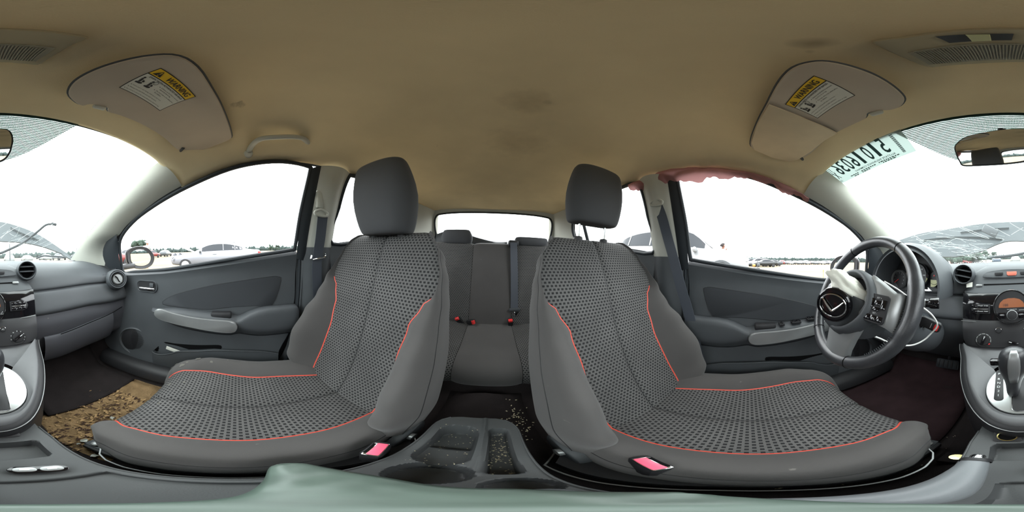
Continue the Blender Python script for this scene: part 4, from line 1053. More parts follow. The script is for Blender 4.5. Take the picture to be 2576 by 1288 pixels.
# ================================================================== SUN VISORS
ZV = 1.366
class QF:                                            # bilinear frame on four corners: bl, br, tr, tl
    def __init__(s, q, n): s.q = [V(p) for p in q]; s.n = V(n)
    def __call__(s, x, y, z=0): return s.q[0].lerp(s.q[1], x).lerp(s.q[3].lerp(s.q[2], x), y) + s.n * z
def vis_outline(l): return [P(*p, z=ZV) for p in l]
VP = [(172, 238), (182, 214), (215, 190), (300, 158), (390, 141), (450, 143), (495, 170), (530, 220), (562, 280), (582, 338), (578, 352), (545, 366), (505, 380), (470, 380), (445, 376), (410, 345), (360, 315), (300, 290), (272, 282), (268, 270), (226, 262), (205, 266), (185, 255)]
VDr = [(2276, 252), (2262, 232), (2210, 196), (2150, 172), (2085, 157), (2040, 158), (1995, 172), (1962, 204), (1930, 262), (1905, 310), (1888, 358), (1896, 376), (1940, 395), (1985, 406), (2010, 402), (2038, 388), (2070, 358), (2105, 334), (2150, 312), (2178, 298), (2184, 284), (2222, 278), (2245, 276), (2266, 268)]
def visor(nm, outl, label, flap=None):
    pts = closed_cr(vis_outline(outl), 3); c = sum(pts, V((0, 0, 0))) / len(pts)
    v = thing('sun_visor', label, 'sun visor', V((c.x, c.y, ZV)), 'sun visors above the windshield') if False else thing('sun_visor', label, 'sun visor', V((c.x, c.y, ZV)))
    rings = []
    for k, dz in ((.0, .016), (.0, .006), (.006, .0015), (.018, 0.0)): rings.append([p + (c - p) * k * .8 + V((0, 0, dz)) for p in pts])
    inner = [p + (c - p) * .5 for p in rings[-1]]
    m_ = MB(); m_.loft(rings); m_.build('visor_board', M_visor, v, sharp=50)
    MB().tube([p + V((0, 0, .007)) for p in pts], .0028, 6, closed=True).build('edge_shadow_welt', M_door, v)  # dark welt-like tube added to draw the shadow gap round the visor
    return v
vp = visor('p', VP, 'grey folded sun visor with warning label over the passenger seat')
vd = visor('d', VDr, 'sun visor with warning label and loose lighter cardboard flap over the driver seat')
def visor_bits(v, s, lab, clip, pivot):
    # warning label
    q = QF([P(*p, z=ZV - .0006) for p in lab], (0, 0, -1))
    lb = MB().add([q(x, y) for x, y in ((0, 0), (1, 0), (1, 1), (0, 1))], [(0, 1, 2, 3)]).build('warning_label', M_ink, v, smooth=False)
    lb['label'] = 'yellow and white airbag warning label'
    MB().add([q(x, y, .0003) for x, y in ((.015, .02), (.985, .02), (.985, .73), (.015, .73))], [(0, 1, 2, 3)]).build('white_field', M_paper, lb, smooth=False)
    MB().add([q(x, y, .0003) for x, y in ((.015, .755), (.985, .755), (.985, .98), (.015, .98))], [(0, 1, 2, 3)]).build('yellow_field', M_yellow, lb, smooth=False)
    m_ = MB(); put_text(m_, q, 'WARNING', .60, .865, .15, .62, z=.0008, bold=.02)
    m_.add([q(x, y, .0008) for x, y in ((.05, .785), (.20, .785), (.125, .955))], [(0, 1, 2)])
    put_text(m_, q, 'EVEN WITH ADVANCED AIR BAGS', .52, .68, .05, .84, z=.0008, bold=.015)
    put_text(m_, q, 'Children can be killed or seriously', .70, .58, .042, .50, z=.0008); put_text(m_, q, 'injured by the air bag.', .62, .52, .042, .30, z=.0008)
    put_text(m_, q, 'The back seat is the safest place', .70, .44, .042, .50, z=.0008); put_text(m_, q, 'for children.', .56, .38, .042, .17, z=.0008)
    put_text(m_, q, 'Never put a rear-facing child seat in the front.', .42, .27, .042, .66, z=.0008)
    put_text(m_, q, 'Always use seat belts and child restraints.', .40, .18, .042, .62, z=.0008)
    put_text(m_, q, "See owner's manual for more information about air bags.", .48, .09, .042, .80, z=.0008)
    for bx, by in ((.415, .58), (.415, .44), (.065, .27), (.065, .18), (.055, .09)): m_.add([q(bx + .008 * math.cos(a_), by + .012 * math.sin(a_), .0008) for a_ in [PI / 4 * i for i in range(8)]], [tuple(range(8))])
    o = m_.build('printed_lettering', M_ink, lb, smooth=False); o['kind'] = 'stuff'
    # pictograms: seated figures with a child seat, bag circle
    m_ = MB()
    def blob(pl): m_.add([q(x, y, .0008) for x, y in pl], [tuple(range(len(pl)))])
    for dx in (0, .17):
        blob([(.07 + dx + .018 * math.cos(a_), .60 + .03 * math.sin(a_)) for a_ in [PI / 5 * i for i in range(10)]])
        blob([(.055 + dx, .56), (.09 + dx, .565), (.105 + dx, .44), (.075 + dx, .42)])
        blob([(.05 + dx, .41), (.15 + dx, .44), (.16 + dx, .40), (.13 + dx, .37), (.05 + dx, .365)])
        blob([(.11 + dx, .53), (.15 + dx, .50), (.155 + dx, .46), (.12 + dx, .45)])
    m_.tube([q(.30 + .032 * math.cos(a_), .60 + .055 * math.sin(a_), .0008) for a_ in [PI / 8 * i for i in range(16)]], .0003, 4, closed=True)
    o = m_.build('pictograms', M_ink, lb, smooth=False); o['kind'] = 'stuff'
    m_ = MB(); m_.add([q(x, y, .0011) for x, y in ((.118, .85), (.132, .85), (.134, .915), (.116, .915))], [(0, 1, 2, 3)]); m_.add([q(.125 + .008 * math.cos(a_), .815 + .016 * math.sin(a_), .0011) for a_ in [PI / 4 * i for i in range(8)]], [tuple(range(8))]); m_.build('exclamation_mark', M_yellow, lb, smooth=False)['kind'] = 'stuff'
    # retaining clip and pivot
    a, b = [P(*p, z=ZV + .004) for p in clip]; ctr_ = (a + b) / 2; d_ = (b - a); L = d_.length; R = Matrix.Rotation(math.atan2(d_.y, d_.x), 3, 'Z')
    MB().box(ctr_ + V((0, -.006, .004)), (L * 1.25, .018, .012), .005, R=R).build('clip_recess', M_door, v)
    MB().box(ctr_ + V((0, .004, -.002)), (L * .95, .013, .012), .004, R=R).build('retaining_clip', M_trim, v)
    c = P(*pivot, z=ZV); MB().tube([c + V((0, 0, .02)), c + V((-s * .004, .004, .0)), c + V((-s * .022, -.012, -.001))], .005, 8).build('pivot_arm', M_door, v)
visor_bits(vp, 1, [(299, 220), (402, 279), (493, 243), (405, 171)], [(237, 262), (270, 270)], (458, 381))
visor_bits(vd, -1, [(2057, 298), (2152, 240), (2047, 190), (1975, 263)], [(2184, 285), (2218, 276)], (2015, 402))
# loose flap over the outer half of the driver's visor
fo = [(1935, 262), (1905, 312), (1890, 358), (1898, 376), (1942, 395), (1985, 405), (2008, 400), (2040, 380), (2074, 352), (2106, 334), (2030, 300), (1975, 277)]
m_ = MB(); m_.prism([P(*p, z=ZV - .003) for p in closed_cr([V((*p, 0)) for p in fo], 1) for p in [(p.x, p.y)]], .004, (0, 0, -1), .002)
o = m_.build('visor_flap', M_visorflap, vd); o['label'] = 'pale loose cardboard flap'

# ================================================================== MAP LAMP
ZL = 1.404
lo = [(2193, 104), (2235, 128), (2290, 152), (2332, 166), (2360, 166), (2450, 159), (2540, 155), (30, 156), (82, 161), (105, 158), (150, 130), (190, 108), (222, 95), (180, 86), (110, 77), (40, 73), (2540, 71), (2450, 73), (2350, 82), (2260, 95)]
def LP_(l, z): return [P(*p, z=z) for p in l]
ml = thing('map_lamp', 'tan overhead map lamp with ribbed lens and slide switch on the headliner', 'ceiling lamp', P(2496, 120, z=ZL))
pts = closed_cr(LP_(lo, ZL), 2); MB().prism([p + V((0, 0, .012)) for p in pts], .020, (0, 0, -1), .005).build('lamp_housing', M_trim if False else mat('lamp_housing_tan', (166, 156, 130), .7, bump=(700, .2, .0004)), ml)
ln = [(2283, 133), (2315, 150), (2336, 162), (2400, 158), (2500, 151), (40, 151), (90, 154), (120, 135), (140, 120), (100, 115), (30, 111), (2520, 109), (2430, 111), (2350, 120)]
pts = LP_(ln, ZL - .008); lens = MB().prism(pts, .002, (0, 0, -1)).build('ribbed_lens', M_lamp, ml, smooth=False)
x0 = min(p.x for p in pts); x1 = max(p.x for p in pts); m_ = MB()
for i in range(46):
    x = x0 + .006 + (x1 - x0 - .012) * i / 45
    ya = P(2540, 111, z=ZL - .01).y + .002; yb = P(2540, 151, z=ZL - .01).y - .003 - .18 * max(0, abs(x) - .05)
    if yb > ya: m_.box((x, (ya + yb) / 2, ZL - .0108), (.0011, yb - ya, .0014), 0)
m_.build('lens_ribs', M_lamp, lens, smooth=False)['kind'] = 'stuff'
sw = LP_([(2352, 92), (2388, 108), (2545, 101), (2550, 85), (2440, 86)], ZL - .0082); MB().prism(sw, .0015, (0, 0, -1)).build('switch_slot', M_door, ml, smooth=False)
sw = LP_([(2428, 87), (2445, 104), (2494, 102), (2490, 86)], ZL - .0095); MB().prism(sw, .004, (0, 0, -1), .001).build('slide_switch', M_lcd, ml, smooth=False)

# ================================================================== REARVIEW MIRROR
mo = [(2397, 372), (2402, 360), (2430, 346), (2480, 339), (2540, 336), (2576, 338), (20, 343), (30, 360), (26, 385), (12, 400), (2560, 404), (2500, 405), (2420, 405), (2406, 396)]
mirp = [P(*p, y=.352) for p in mo]; mc = sum(mirp, V((0, 0, 0))) / len(mirp)
mir = thing('rearview_mirror', 'rear-view mirror in dark oval housing hung below the windshield shade band', 'mirror', mc)
mn = V((-.147, -.94, -.31)).normalized(); tl_ = lambda p: p + V((0, (-(p - mc).dot(V((mn.x, 0, mn.z))) / mn.y), 0))
out = [tl_(p) for p in closed_cr(mirp, 4)]
rings = [[mc - mn * .030 + (p - mc) * .55 for p in out], [mc - mn * .024 + (p - mc) * .92 for p in out], [p - mn * .008 for p in out], [p for p in out], [mc + (p - mc) * .965 + mn * .001 for p in out]]
MB().loft(rings).build('mirror_housing', M_rubber, mir)
MB().add([mc + (p - mc) * V((.955, 1, .90)).x + mn * .0022 for p in out], [tuple(range(len(out)))]).build('mirror_glass', M_mirror, mir, smooth=False)
MB().tube([mc - mn * .028, mc - mn * .034 + V((0, .012, .022)), WS(.0, .91, -.003)], .009, 10).build('mirror_stem', M_black, mir)

# ================================================================== GRAB HANDLE (passenger side)
gh = [P(625, 384, x=.530), P(634, 366, x=.495), P(655, 350, x=.445), P(700, 345, x=.430), P(745, 345, x=.430), P(768, 352, x=.455), P(780, 374, x=.515)]
gh = cat_rom(gh, 6)
g_ = thing('grab_handle', 'pale plastic grab handle on the roof rail over the passenger window', 'grab handle', gh[len(gh) // 2])
MB().tube(gh, [.0115] * len(gh), 12, squash=.75).build('grip', M_trim, g_)
for p, q in ((gh[0], gh[3]), (gh[-1], gh[-4])): MB().tube([p + V((.016, 0, .004)), p, p.lerp(q, .5)], [.017, .015, .0125], 12).build('mounting_foot', M_trim, g_)
o = MB().tube([V((.455 + .02 * math.cos(a_) * 0, 0, 0)) for a_ in (0, 1)], .001, 3) if False else None

# ================================================================== TORN CURTAIN AIRBAG over the driver's window
up1 = [S(1585, 470), S(1640, 456), S(1668, 440), S(1720, 434), S(1780, 434), S(1850, 440), S(1920, 455), S(1985, 482), S(2030, 508)]
dn1 = [S(1590, 480), S(1640, 482), S(1668, 464), S(1720, 458), S(1768, 462), S(1778, 451), S(1800, 449), S(1820, 454), S(1850, 450), S(1892, 452), S(1921, 464), S(1935, 462), S(1950, 472), S(1962, 486), S(1990, 494), S(2003, 492), S(2030, 512)]
A = resample(cat_rom(up1, 5), 70); B = resample(dn1, 70); random.seed(9); rows = []
for a, b in zip(A, B):
    b = b + V((0, 0, random.uniform(-.005, .003))); a = a + V((.006, 0, .012)); row = []
    for k in range(7):
        t = k / 6; p = a.lerp(b, t); p.x += .012 + .012 * math.sin(PI * t) + .006 * noise.noise(p * 40); row.append(p)
    rows.append(row)
M_curt2 = paper('backlit_curtain_fabric', (214, 158, 156), .30)
o = MB().grid(rows).build('curtain_airbag', M_curt2); tag(o, 'torn pinkish curtain airbag edge hanging over the driver window', 'airbag')

# ================================================================== SEAT BELT PARTS ON THE B PILLARS
def ribbon(mb, pts, w_dir, wid, th=.0018):
    pts = [V(p) for p in pts]; rows = []
    for i, p in enumerate(pts):
        wd = V(w_dir(i / (len(pts) - 1)) if callable(w_dir) else w_dir).normalized()
        d = (pts[min(i + 1, len(pts) - 1)] - pts[max(i - 1, 0)]).normalized(); n = d.cross(wd).normalized()
        rows.append([p - wd * wid / 2 - n * th / 2, p + wd * wid / 2 - n * th / 2, p + wd * wid / 2 + n * th / 2, p - wd * wid / 2 + n * th / 2])
    mb.loft(rows); return mb
for s in (1, -1):
    nm = names[s]
    c = P(805, 530, x=.585) if s == 1 else V((-.600, -.375, 1.20))
    if s == -1: c = P(1655, 505, x=-.578)
    sb = thing('seat_belt', ('seat belt with pale anchor loop on the pillar behind the passenger window' if s == 1 else 'seat belt slanting down the pillar behind the driver window'), 'seat belt', c)
    f = Fr(c, (0, -s, 0), (s * -.31, 0, 1)); 
    f = Fr(c, V((0, -s, 0)) + V((-s * .0, 0, 0)), (0, 0, 1))
    MB().box(f(0, .052, -.006), (.034, .085, .026), .011, R=f.mat3()).build('height_adjuster', M_trim, sb)
    rng = [f(x, y, .012) for x, y in [(-.030, -.012), (-.022, -.006), (0, .002), (.022, -.006), (.030, -.014), (.024, -.024), (0, -.026), (-.026, -.022)]]
    MB().tube(closed_cr(rng, 4), .0052, 8, closed=True).build('anchor_loop', M_trim, sb)
    if s == 1: bp_ = [P(812, 545, x=.578), P(806, 600, x=.60), P(800, 640, x=.615), P(797, 680, x=.625), P(800, 760, x=.64), P(806, 900, x=.65)]
    else: bp_ = [P(1652, 512, x=-.574), P(1665, 545, x=-.585), P(1680, 600, x=-.605), P(1694, 650, x=-.612), P(1712, 720, x=-.62), P(1735, 800, x=-.635), P(1768, 940, x=-.65)]
    ribbon(MB(), cat_rom(bp_, 5), (0, 1, 0), .047).build('webbing', M_belt, sb)
    if s == 1:
        c2 = P(800, 648, x=.606); f2 = Fr(c2, (0, -1, 0), (0, 0, 1)); MB().tube([f2(x, y, .006) for x, y in ((-.032, .010), (-.036, -.002), (-.028, -.008), (.028, .000), (.034, .010), (.030, .016))], .0042, 8).build('latch_tongue', M_chrome, sb)
    # return strap on the outer side
# ================================================================== RAISED HOOD, WIPERS
hd_o = [(2225, 610), (2262, 588), (2310, 573), (2380, 560), (2450, 547), (2510, 541), (2560, 539), (20, 541), (60, 555), (100, 575), (130, 598), (160, 628), (178, 648), (160, 640), (120, 621), (70, 608), (20, 604), (2560, 602), (2530, 604), (2500, 615), (2470, 630), (2442, 638), (2400, 646), (2345, 642), (2290, 622)]
hp = [P(*p, y=1.62) for p in hd_o]; hc = sum(hp, V((0, 0, 0))) / len(hp)
hp = [p + V((0, (p.z - 1.02) * .8, 0)) for p in hp]
hood = thing('car_hood', 'raised buckled hood seen dark through the cracked windshield', 'car hood', hc)
M_hood = mat('hood_underside', (36, 44, 48), .6, vary=(4, .12))
pts = closed_cr(hp, 2)
MB().prism([p for p in pts], .018, (0, 1, -.5), 0).build('hood_panel', M_hood, hood, smooth=False)
for l_ in ([(2300, 600), (2380, 590), (2460, 590), (2520, 596)], [(40, 560), (70, 580), (110, 600)], [(2400, 575), (2470, 565), (2540, 560)]):
    MB().tube(cat_rom([P(*p, y=1.60) + V((0, (P(*p, y=1.60).z - 1.02) * .8, 0)) for p in l_], 5), .012, 6).build('hood_brace', M_hood, hood)
m_ = MB(); q = P(2490, 580, y=1.60); m_.box(q + V((0, .02, 0)), (.16, .03, .085), .02, R=Matrix.Rotation(.5, 3, 'Y')); m_.build('hinge_bracket', M_door, hood)
# hood supports standing on the cowl
for px in (2300, 160):
    a = P(px, 640, y=1.60); MB().tube([V((a.x, 1.22, .90)), a + V((0, .03, 0))], .012, 6).build('hinge_arm', M_hood, hood)
wp = cat_rom([WS(WSray(*p)[0], WSray(*p)[1], .022) for p in [(2490, 655), (2530, 652), (2574, 645), (20, 637), (60, 618), (95, 592), (118, 574), (138, 572)]], 4)
wr = thing('wiper', 'bent black wiper arm lying across the cracked windshield', 'wiper', wp[0])
MB().tube(wp, [.010 - .005 * i / len(wp) for i in range(len(wp))], 8).build('wiper_arm', M_rubber, wr)
MB().box(wp[-1], (.03, .014, .014), .004, R=Matrix.Rotation(.2, 3, 'Y')).build('wiper_tip', M_rubber, wr)
wp = cat_rom([WS(u, v, .020) for u, v in [(.52, .02), (.58, .05), (.66, .04), (.74, .03), (.80, .015)]], 4)
wr = thing('wiper', 'second black wiper blade low at the passenger corner of the windshield', 'wiper', wp[0])
MB().tube(wp, .006, 8).build('wiper_blade', M_rubber, wr)

# ================================================================== SHIFTER CONSOLE
con = thing('shift_console', 'grey centre console with silver gear plate and automatic shift lever', 'console', (.01, .4, .3))
M_con = mat('console_grey_plastic', (90, 91, 93), .5, bump=(1100, .25, .0003), vary=(20, .05))
def CZ(y): return .597 + (y - .30) * .25
co_ = [(-.168, .575), (-.160, .55), (-.140, .50), (-.118, .42), (-.084, .34), (-.040, .275), (.008, .252), (.058, .278), (.106, .35), (.148, .45), (.172, .54), (.184, .575)]
co_s = [(p.x, p.y) for p in cat_rom([V((x, y, 0)) for x, y in co_], 5)]
cc_ = V((.010, .48, 0))
def ring_(k, dz, grow=0.0):
    out_ = []
    for x, y in co_s:
        d = V((x, y, 0)) - cc_; L = d.length; d = d * (1 + grow / L) * k; out_.append(V((cc_.x + d.x, min(cc_.y + d.y, .58), CZ(cc_.y + d.y) + dz)))
    return out_
pe = [(.012 + .070 * math.cos(a_), .378 + .088 * math.sin(a_)) for a_ in [0]]
# top surface: from rim to the ring round the plate
NE = len(co_s)
def ell(ax, ay, dz, n=NE):
    out_ = []
    for x, y in co_s:
        a_ = math.atan2((y - .42), (x - .012))
        out_.append((x, y))
    # angles spread evenly from the rear-left corner round the front of the car plate
    res = []
    for i in range(n):
        a_ = math.radians(135 + 270 * i / (n - 1)); res.append(V((.012 + ax * math.cos(a_), .378 + ay * math.sin(a_), CZ(.378 + ay * math.sin(a_)) + dz)))
    return res
top_rows = [ring_(1, -.004), ring_(.985, .003), ring_(.96, .006), [a.lerp(b, .5) for a, b in zip(ring_(.95, .006), ell(.082, .100, .004))], ell(.084, .102, .004), ell(.079, .097, -.002), ell(.074, .092, -.003)]
MB().grid(top_rows).build('console_top', M_con, con, sharp=60)
fa = [V((.012 + .084 * math.cos(a_), .378 + .102 * math.sin(a_), CZ(.378 + .102 * math.sin(a_)) + .004)) for a_ in [math.radians(135 - 90 * i / 16) for i in range(17)]]
o1, o2 = ring_(1, -.004)[0], ring_(1, -.004)[-1]; fb = [o1.lerp(o2, i / 16) for i in range(17)]
fa2 = [p + (V((p.x * 1.15 - .002, p.y + .018, CZ(p.y + .018) - .012)) - p) for p in fa]
m_ = MB(); m_.grid([fa, fa2, [a_.lerp(b_, .55) + V((0, 0, -.012)) for a_, b_ in zip(fa2, fb)], fb]); m_.build('console_pocket', M_con, con, sharp=40)
m_ = MB(); m_.grid([ring_(1, -.004), ring_(1, -.006, .010), ring_(1, -.020, .016), ring_(1, -.05, .012)]); m_.build('console_rim', M_black, con, sharp=60)
MB().tube(ring_(1, -.010, .0145), .0012, 5).build('rim_line', M_silver, con)
sk = [p for p in ring_(1, -.05, .012)]; m_ = MB(); m_.grid([sk, [V((p.x * .98, p.y + .012, (p.z + .3) / 2)) for p in sk], [V((p.x * .9, p.y + .02, .29)) for p in sk]]); m_.build('console_skirt', M_black, con)
pl = [V((.012 + .073 * math.cos(a_), .378 + .091 * math.sin(a_), CZ(.378 + .091 * math.sin(a_)) + .002)) for a_ in [2 * PI * i / 56 for i in range(56)]]
nP = V((0, -.25, 1)).normalized()
MB().prism([p - nP * .006 for p in pl], .008, nP, .003).build('gear_plate', M_plate, con)
f = Fr(V((-.031, .388, CZ(.388) + .0035)), (1, 0, 0), (0, 1, .25))
iw = MB().prism(f.pts(roundrect(.020, .120, .009), z=.0), .002, f.n, .001).build('gear_indicator', M_black, con)
m_ = MB()
for i, t_ in enumerate('PRND21'): put_text(m_, f, t_, -.001, .043 - (i * .0155 + (.006 if i else 0)), .0075, z=.0024)
m_.build('gear_letters', M_txt, iw)['kind'] = 'stuff'
f = Fr(V((.018, .366, CZ(.366) + .0035)), (1, -.05, 0), (0, 1, .25))
MB().prism(f.pts(roundrect(.040, .150, .010), z=.0), .0016, f.n, .0008).build('lever_slot', M_black, con)
MB().tube([f(x, y, .002) for x, y in roundrect(.041, .151, .010)], .0013, 5, closed=True).build('slot_edge', M_chrome, con)
# gear lever
base_ = P(2549, 978, z=.640); tipk = P(2549, 912, z=.735)
gl_ = thing('gear_lever', 'automatic gear lever with silver-striped bulbous knob and side button', 'gear lever', base_)
ax_ = (tipk - base_).normalized(); side_ = V((1, 0, 0)); fwd_ = side_.cross(ax_) * -1
def kn(h, rx, ry, n=32): c = base_ + ax_ * h; return [c + side_ * rx * math.cos(a_) + fwd_ * ry * math.sin(a_) for a_ in [2 * PI * i / n for i in range(n)]]
prof = [(-.03, .013, .013), (.0, .0150, .015), (.02, .016, .017), (.040, .020, .020), (.060, .0275, .025), (.080, .0325, .029), (.100, .0345, .030), (.118, .033, .028), (.132, .027, .023), (.140, .016, .014), (.142, .002, .002)]
MB().loft([kn(*p) for p in prof]).build('knob', M_leather, gl_, subd=1)
m_ = MB(); rows = []
for h, rx, ry in prof[3:-1]:
    c = base_ + ax_ * h; rows.append([c - fwd_ * (ry + .0012) * math.cos(t_) + side_ * (rx) * math.sin(t_) for t_ in [math.radians(-22 + 44 * i / 6) for i in range(7)]])
rows2 = [[p + (CAMP - p).normalized() * .0006 for p in r] for r in rows]; m_.grid(rows2); m_.build('knob_stripe', M_silver, gl_, solid=.001)
rows2 = []
for h, rx, ry in prof[6:-1]:
    c = base_ + ax_ * h; rows2.append([c + fwd_ * (ry + .0012) * math.cos(t_) + side_ * rx * math.sin(t_) for t_ in [math.radians(-22 + 44 * i / 6) for i in range(7)]])
c = P(2500, 911, z=.735); c = base_ + ax_ * .098 - side_ * .040; MB().box(c, (.022, .016, .018), .005).build('release_button', M_gloss, gl_)
MB().tube([P(2549, 985, z=.60) + V((0, .01, -.01)), base_], .013, 12).build('lever_stem', M_black, gl_)

# ================================================================== TUNNEL CONSOLE (height field with real pockets)
tun = thing('tunnel_console', 'long dark tunnel console with cup holders between the front seats', 'console', (.01, 0, .3))
M_tun = mat('tunnel_console_plastic', (66, 68, 69), .55, bump=(900, .3, .0004), vary=(16, .08), dirt=(45, .72, (150, 150, 135)))
ZT = .515
def sm(a, b, x): t = max(0, min(1, (x - a) / (b - a))); return t * t * (3 - 2 * t)
def rrd(x, y, x0, x1, y0, y1, r):              # signed distance to a rounded rectangle
    cx, cy_ = (x0 + x1) / 2, (y0 + y1) / 2; dx = abs(x - cx) - (x1 - x0) / 2 + r; dy = abs(y - cy_) - (y1 - y0) / 2 + r
    return math.hypot(max(dx, 0), max(dy, 0)) + min(max(dx, dy), 0) - r
def xl(y): return ilin([(-.302, -.026), (-.298, -.038), (-.288, -.050), (-.27, -.059), (-.25, -.062), (-.10, -.058), (.10, -.060), (.22, -.066), (.30, -.058)], y)
def xr(y): return ilin([(-.302, .036), (-.298, .054), (-.288, .068), (-.27, .077), (-.25, .080), (-.10, .078), (.10, .074), (.22, .078), (.30, .070)], y)
pA = (.000, .066, -.268, -.128); pC = (-.046, -.014, -.262, -.105)
cupB = P(1075, 1192, z=.50); cupD = P(1310, 1222, z=.50)
def TZ(x, y):
    z = ZT
    z += .012 * sm(.10, .26, y)
    k = sm(.000, .006, -rrd(x, y, *pA, .03)); z -= k * (.055 - .018 * sm(-.205, -.19, y) * 1)
    k = sm(.000, .005, -rrd(x, y, *pC, .010)); z -= k * .040
    d = math.hypot((x - cupB.x) , (y - cupB.y)); z -= sm(.034, .029, d) * .050
    d = math.hypot((x - cupD.x), (y - cupD.y) * 1.0); z -= sm(.022, .018, d) * .030
    k = sm(.0, .005, -rrd(x, y, -.038, .056, .165, .222, .012)); z -= k * .030
    k = sm(.0, .003, -rrd(x, y, -.026, .066, -.05, .098, .008)); z -= k * .010
    z += .004 * math.exp(-((x + .007) / .004) ** 2) * (1 if y < -.10 else 0)
    return z
rows = []
NY = 230
for i in range(NY + 1):
    y = -.302 + .60 * i / NY; a, b = xl(y), xr(y); row = [V((a - .012, y, .30)), V((a - .008, y, ZT - .05)), V((a - .003, y, ZT - .008))]
    for j in range(61):
        x = a + (b - a) * j / 60; row.append(V((x, y, TZ(x, y))))
    row += [V((b + .003, y, ZT - .008)), V((b + .008, y, ZT - .05)), V((b + .012, y, .30))]
    rows.append(row)
rows.insert(0, [p + V((0, -.010, 0)) if k not in (0,) else p for k, p in enumerate([V((p.x, p.y, min(p.z, .30))) for p in rows[0]])])
MB().grid(rows).build('console_shell', M_tun, tun, sharp=50)
for s, fn in ((1, xr), (-1, xl)):
    MB().tube([V((fn(y) + s * .001, y, ZT + .012 * sm(.10, .26, y) + .001)) for y in [-.295 + .56 * i / 40 for i in range(41)]], .0016, 6).build('rim_bead', M_tun, tun)
# sockets
f = Fr(P(2534, 1098, z=.530), (1, 0, 0), (0, 1, .25))
s1 = MB().prism(f.pts(roundrect(.040, .036, .006), z=-.002), .004, f.n, .001).build('power_socket', M_black, tun)
MB().lathe([(.0155, .001), (.0155, .0045), (.0135, .0048), (.0125, .0)], f.o, f.n, 32, cap=False).build('socket_ring', M_gold, s1)
MB().lathe([(.0128, .0022), (.0005, .0022)], f.o, f.n, 24, cap=False).build('socket_bore', M_dark, s1)
f2 = Fr(P(2534, 1078, z=.536), (1, 0, 0), (0, .45, 1)); MB().prism(f2.pts(roundrect(.040, .032, .005), z=-.002), .004, f2.n, .001).build('socket_lid', M_black, s1)
f = Fr(P(14, 1090, z=.530), (1, 0, 0), (0, 1, .25)); MB().prism(f.pts(roundrect(.042, .030, .006), z=-.001), .004, f.n, .0015).build('blank_cover', M_black, tun)
# seat heater / window style rocker pair
f = Fr(P(97, 1181, z=.524), P(137, 1179, z=.522) - P(55, 1183, z=.522), (0, 1, 0)); f = Fr(f.o, f.r, V((0, 0, 1)).cross(f.r))
rk = MB().prism(f.pts(roundrect(.050, .020, .0095), z=0), .003, f.n, .001).build('switch_bezel', M_gloss, tun)
for sg in (-1, 1):
    b = MB().prism(f.pts(roundrect(.020, .014, .0065), dx=sg * .011, z=.003), .002, f.n, .001).build('rocker', M_silver, rk)
    MB().box(f(sg * .011, 0, .0055), (.008, .005, .0008), 0, R=f.mat3()).build('rocker_mark', M_txt, b)
# dust and crumbs in the pockets
random.seed(12); m_ = MB()
for i in range(120):
    x = random.uniform(pC[0] + .003, pC[1] - .003); y = random.uniform(pC[2], pC[3]); r_ = random.uniform(.0005, .0016) ; m_.box((x, y, TZ(x, y) + r_ * .5), (r_ * 2, r_, r_), 0, R=Matrix.Rotation(random.random() * 3, 3, 'Z'))
for i in range(60):
    x = random.uniform(pA[0], pA[1]); y = random.uniform(pA[2], pA[3]); r_ = random.uniform(.0004, .0012); m_.box((x, y, TZ(x, y) + r_ * .5), (r_ * 2, r_, r_), 0, R=Matrix.Rotation(random.random() * 3, 3, 'Z'))
o = m_.build('crumbs', M_crumb); tag(o, 'pale crumbs and grit collected in the tunnel console pockets', 'crumbs', kind='stuff')

# ================================================================== PARKING BRAKE
pb = thing('parking_brake', 'light grey parking brake lever with chrome release button', 'parking brake', (-.033, 0, .52))
M_brake = mat('parking_brake_grip', (114, 118, 121), .45, bump=(500, .3, .0004))
pth = cat_rom([V((-.045, .150, .566)), V((-.045, .10, .563)), V((-.043, .03, .556)), V((-.042, -.005, .552)), V((-.041, -.03, .540)), V((-.040, -.045, .515))], 5)
MB().tube(pth, [.0125 + .0025 * math.sin(PI * min(1, i / 14)) for i in range(len(pth))], 16, squash=1.1, upv=(0, 0, 1)).build('grip', M_brake, pb)
MB().lathe([(.0150, -.006), (.0155, 0), (.0145, .003), (.0085, .0035)], pth[0], (pth[0] - pth[1]), 28, cap=False).build('collar', M_black, pb)
MB().lathe([(.0080, 0), (.0080, .012), (.0065, .015), (.0005, .0155)], pth[0], (pth[0] - pth[1]), 24, cap=False).build('release_button', M_chrome, pb)
# camera mount below the lens, shaped as a pale green strip
random.seed(4); rows = []
fe = cat_rom([V((.106, -.024, 0)), V((.095, -.016, 0)), V((.06, -.006, 0)), (V((.02, .008, 0))), V((-.015, .026, 0)), V((-.045, .018, 0)), V((-.064, -.004, 0))], 6)
re_ = cat_rom([V((.108, -.030, 0)), V((.098, -.046, 0)), V((.072, -.058, 0)), (V((.035, -.064, 0))), V((-.005, -.054, 0)), V((-.036, -.048, 0)), V((-.066, -.016, 0))], 6)
for i, (a, b) in enumerate(zip(fe, re_)):
    t = i / (len(fe) - 1); row = []
    zz0 = interp([(0, .560), (.15, .574), (.4, .580), (.75, .590), (1, .575)], t)
    for j in range(15):
        q = j / 14; p = a.lerp(b, q); w_ = -1 + 2 * q
        row.append(V((p.x + .002 * noise.noise(V((t * 9, q * 3, 3))), p.y, zz0 + .0035 * noise.noise(V((p.x * 45, p.y * 60, 1))) - .008 * abs(w_) ** 3)))
    rows.append(row)
M_mount = mat('pale_green_mount', (84, 98, 90), .45, spec=.6, vary=(30, .12))
o = MB().grid(rows).build('camera_mount_strip', M_mount, solid=.0015); tag(o, 'pale green camera mount strip below the lens, over the parking brake and tunnel console', 'camera mount')
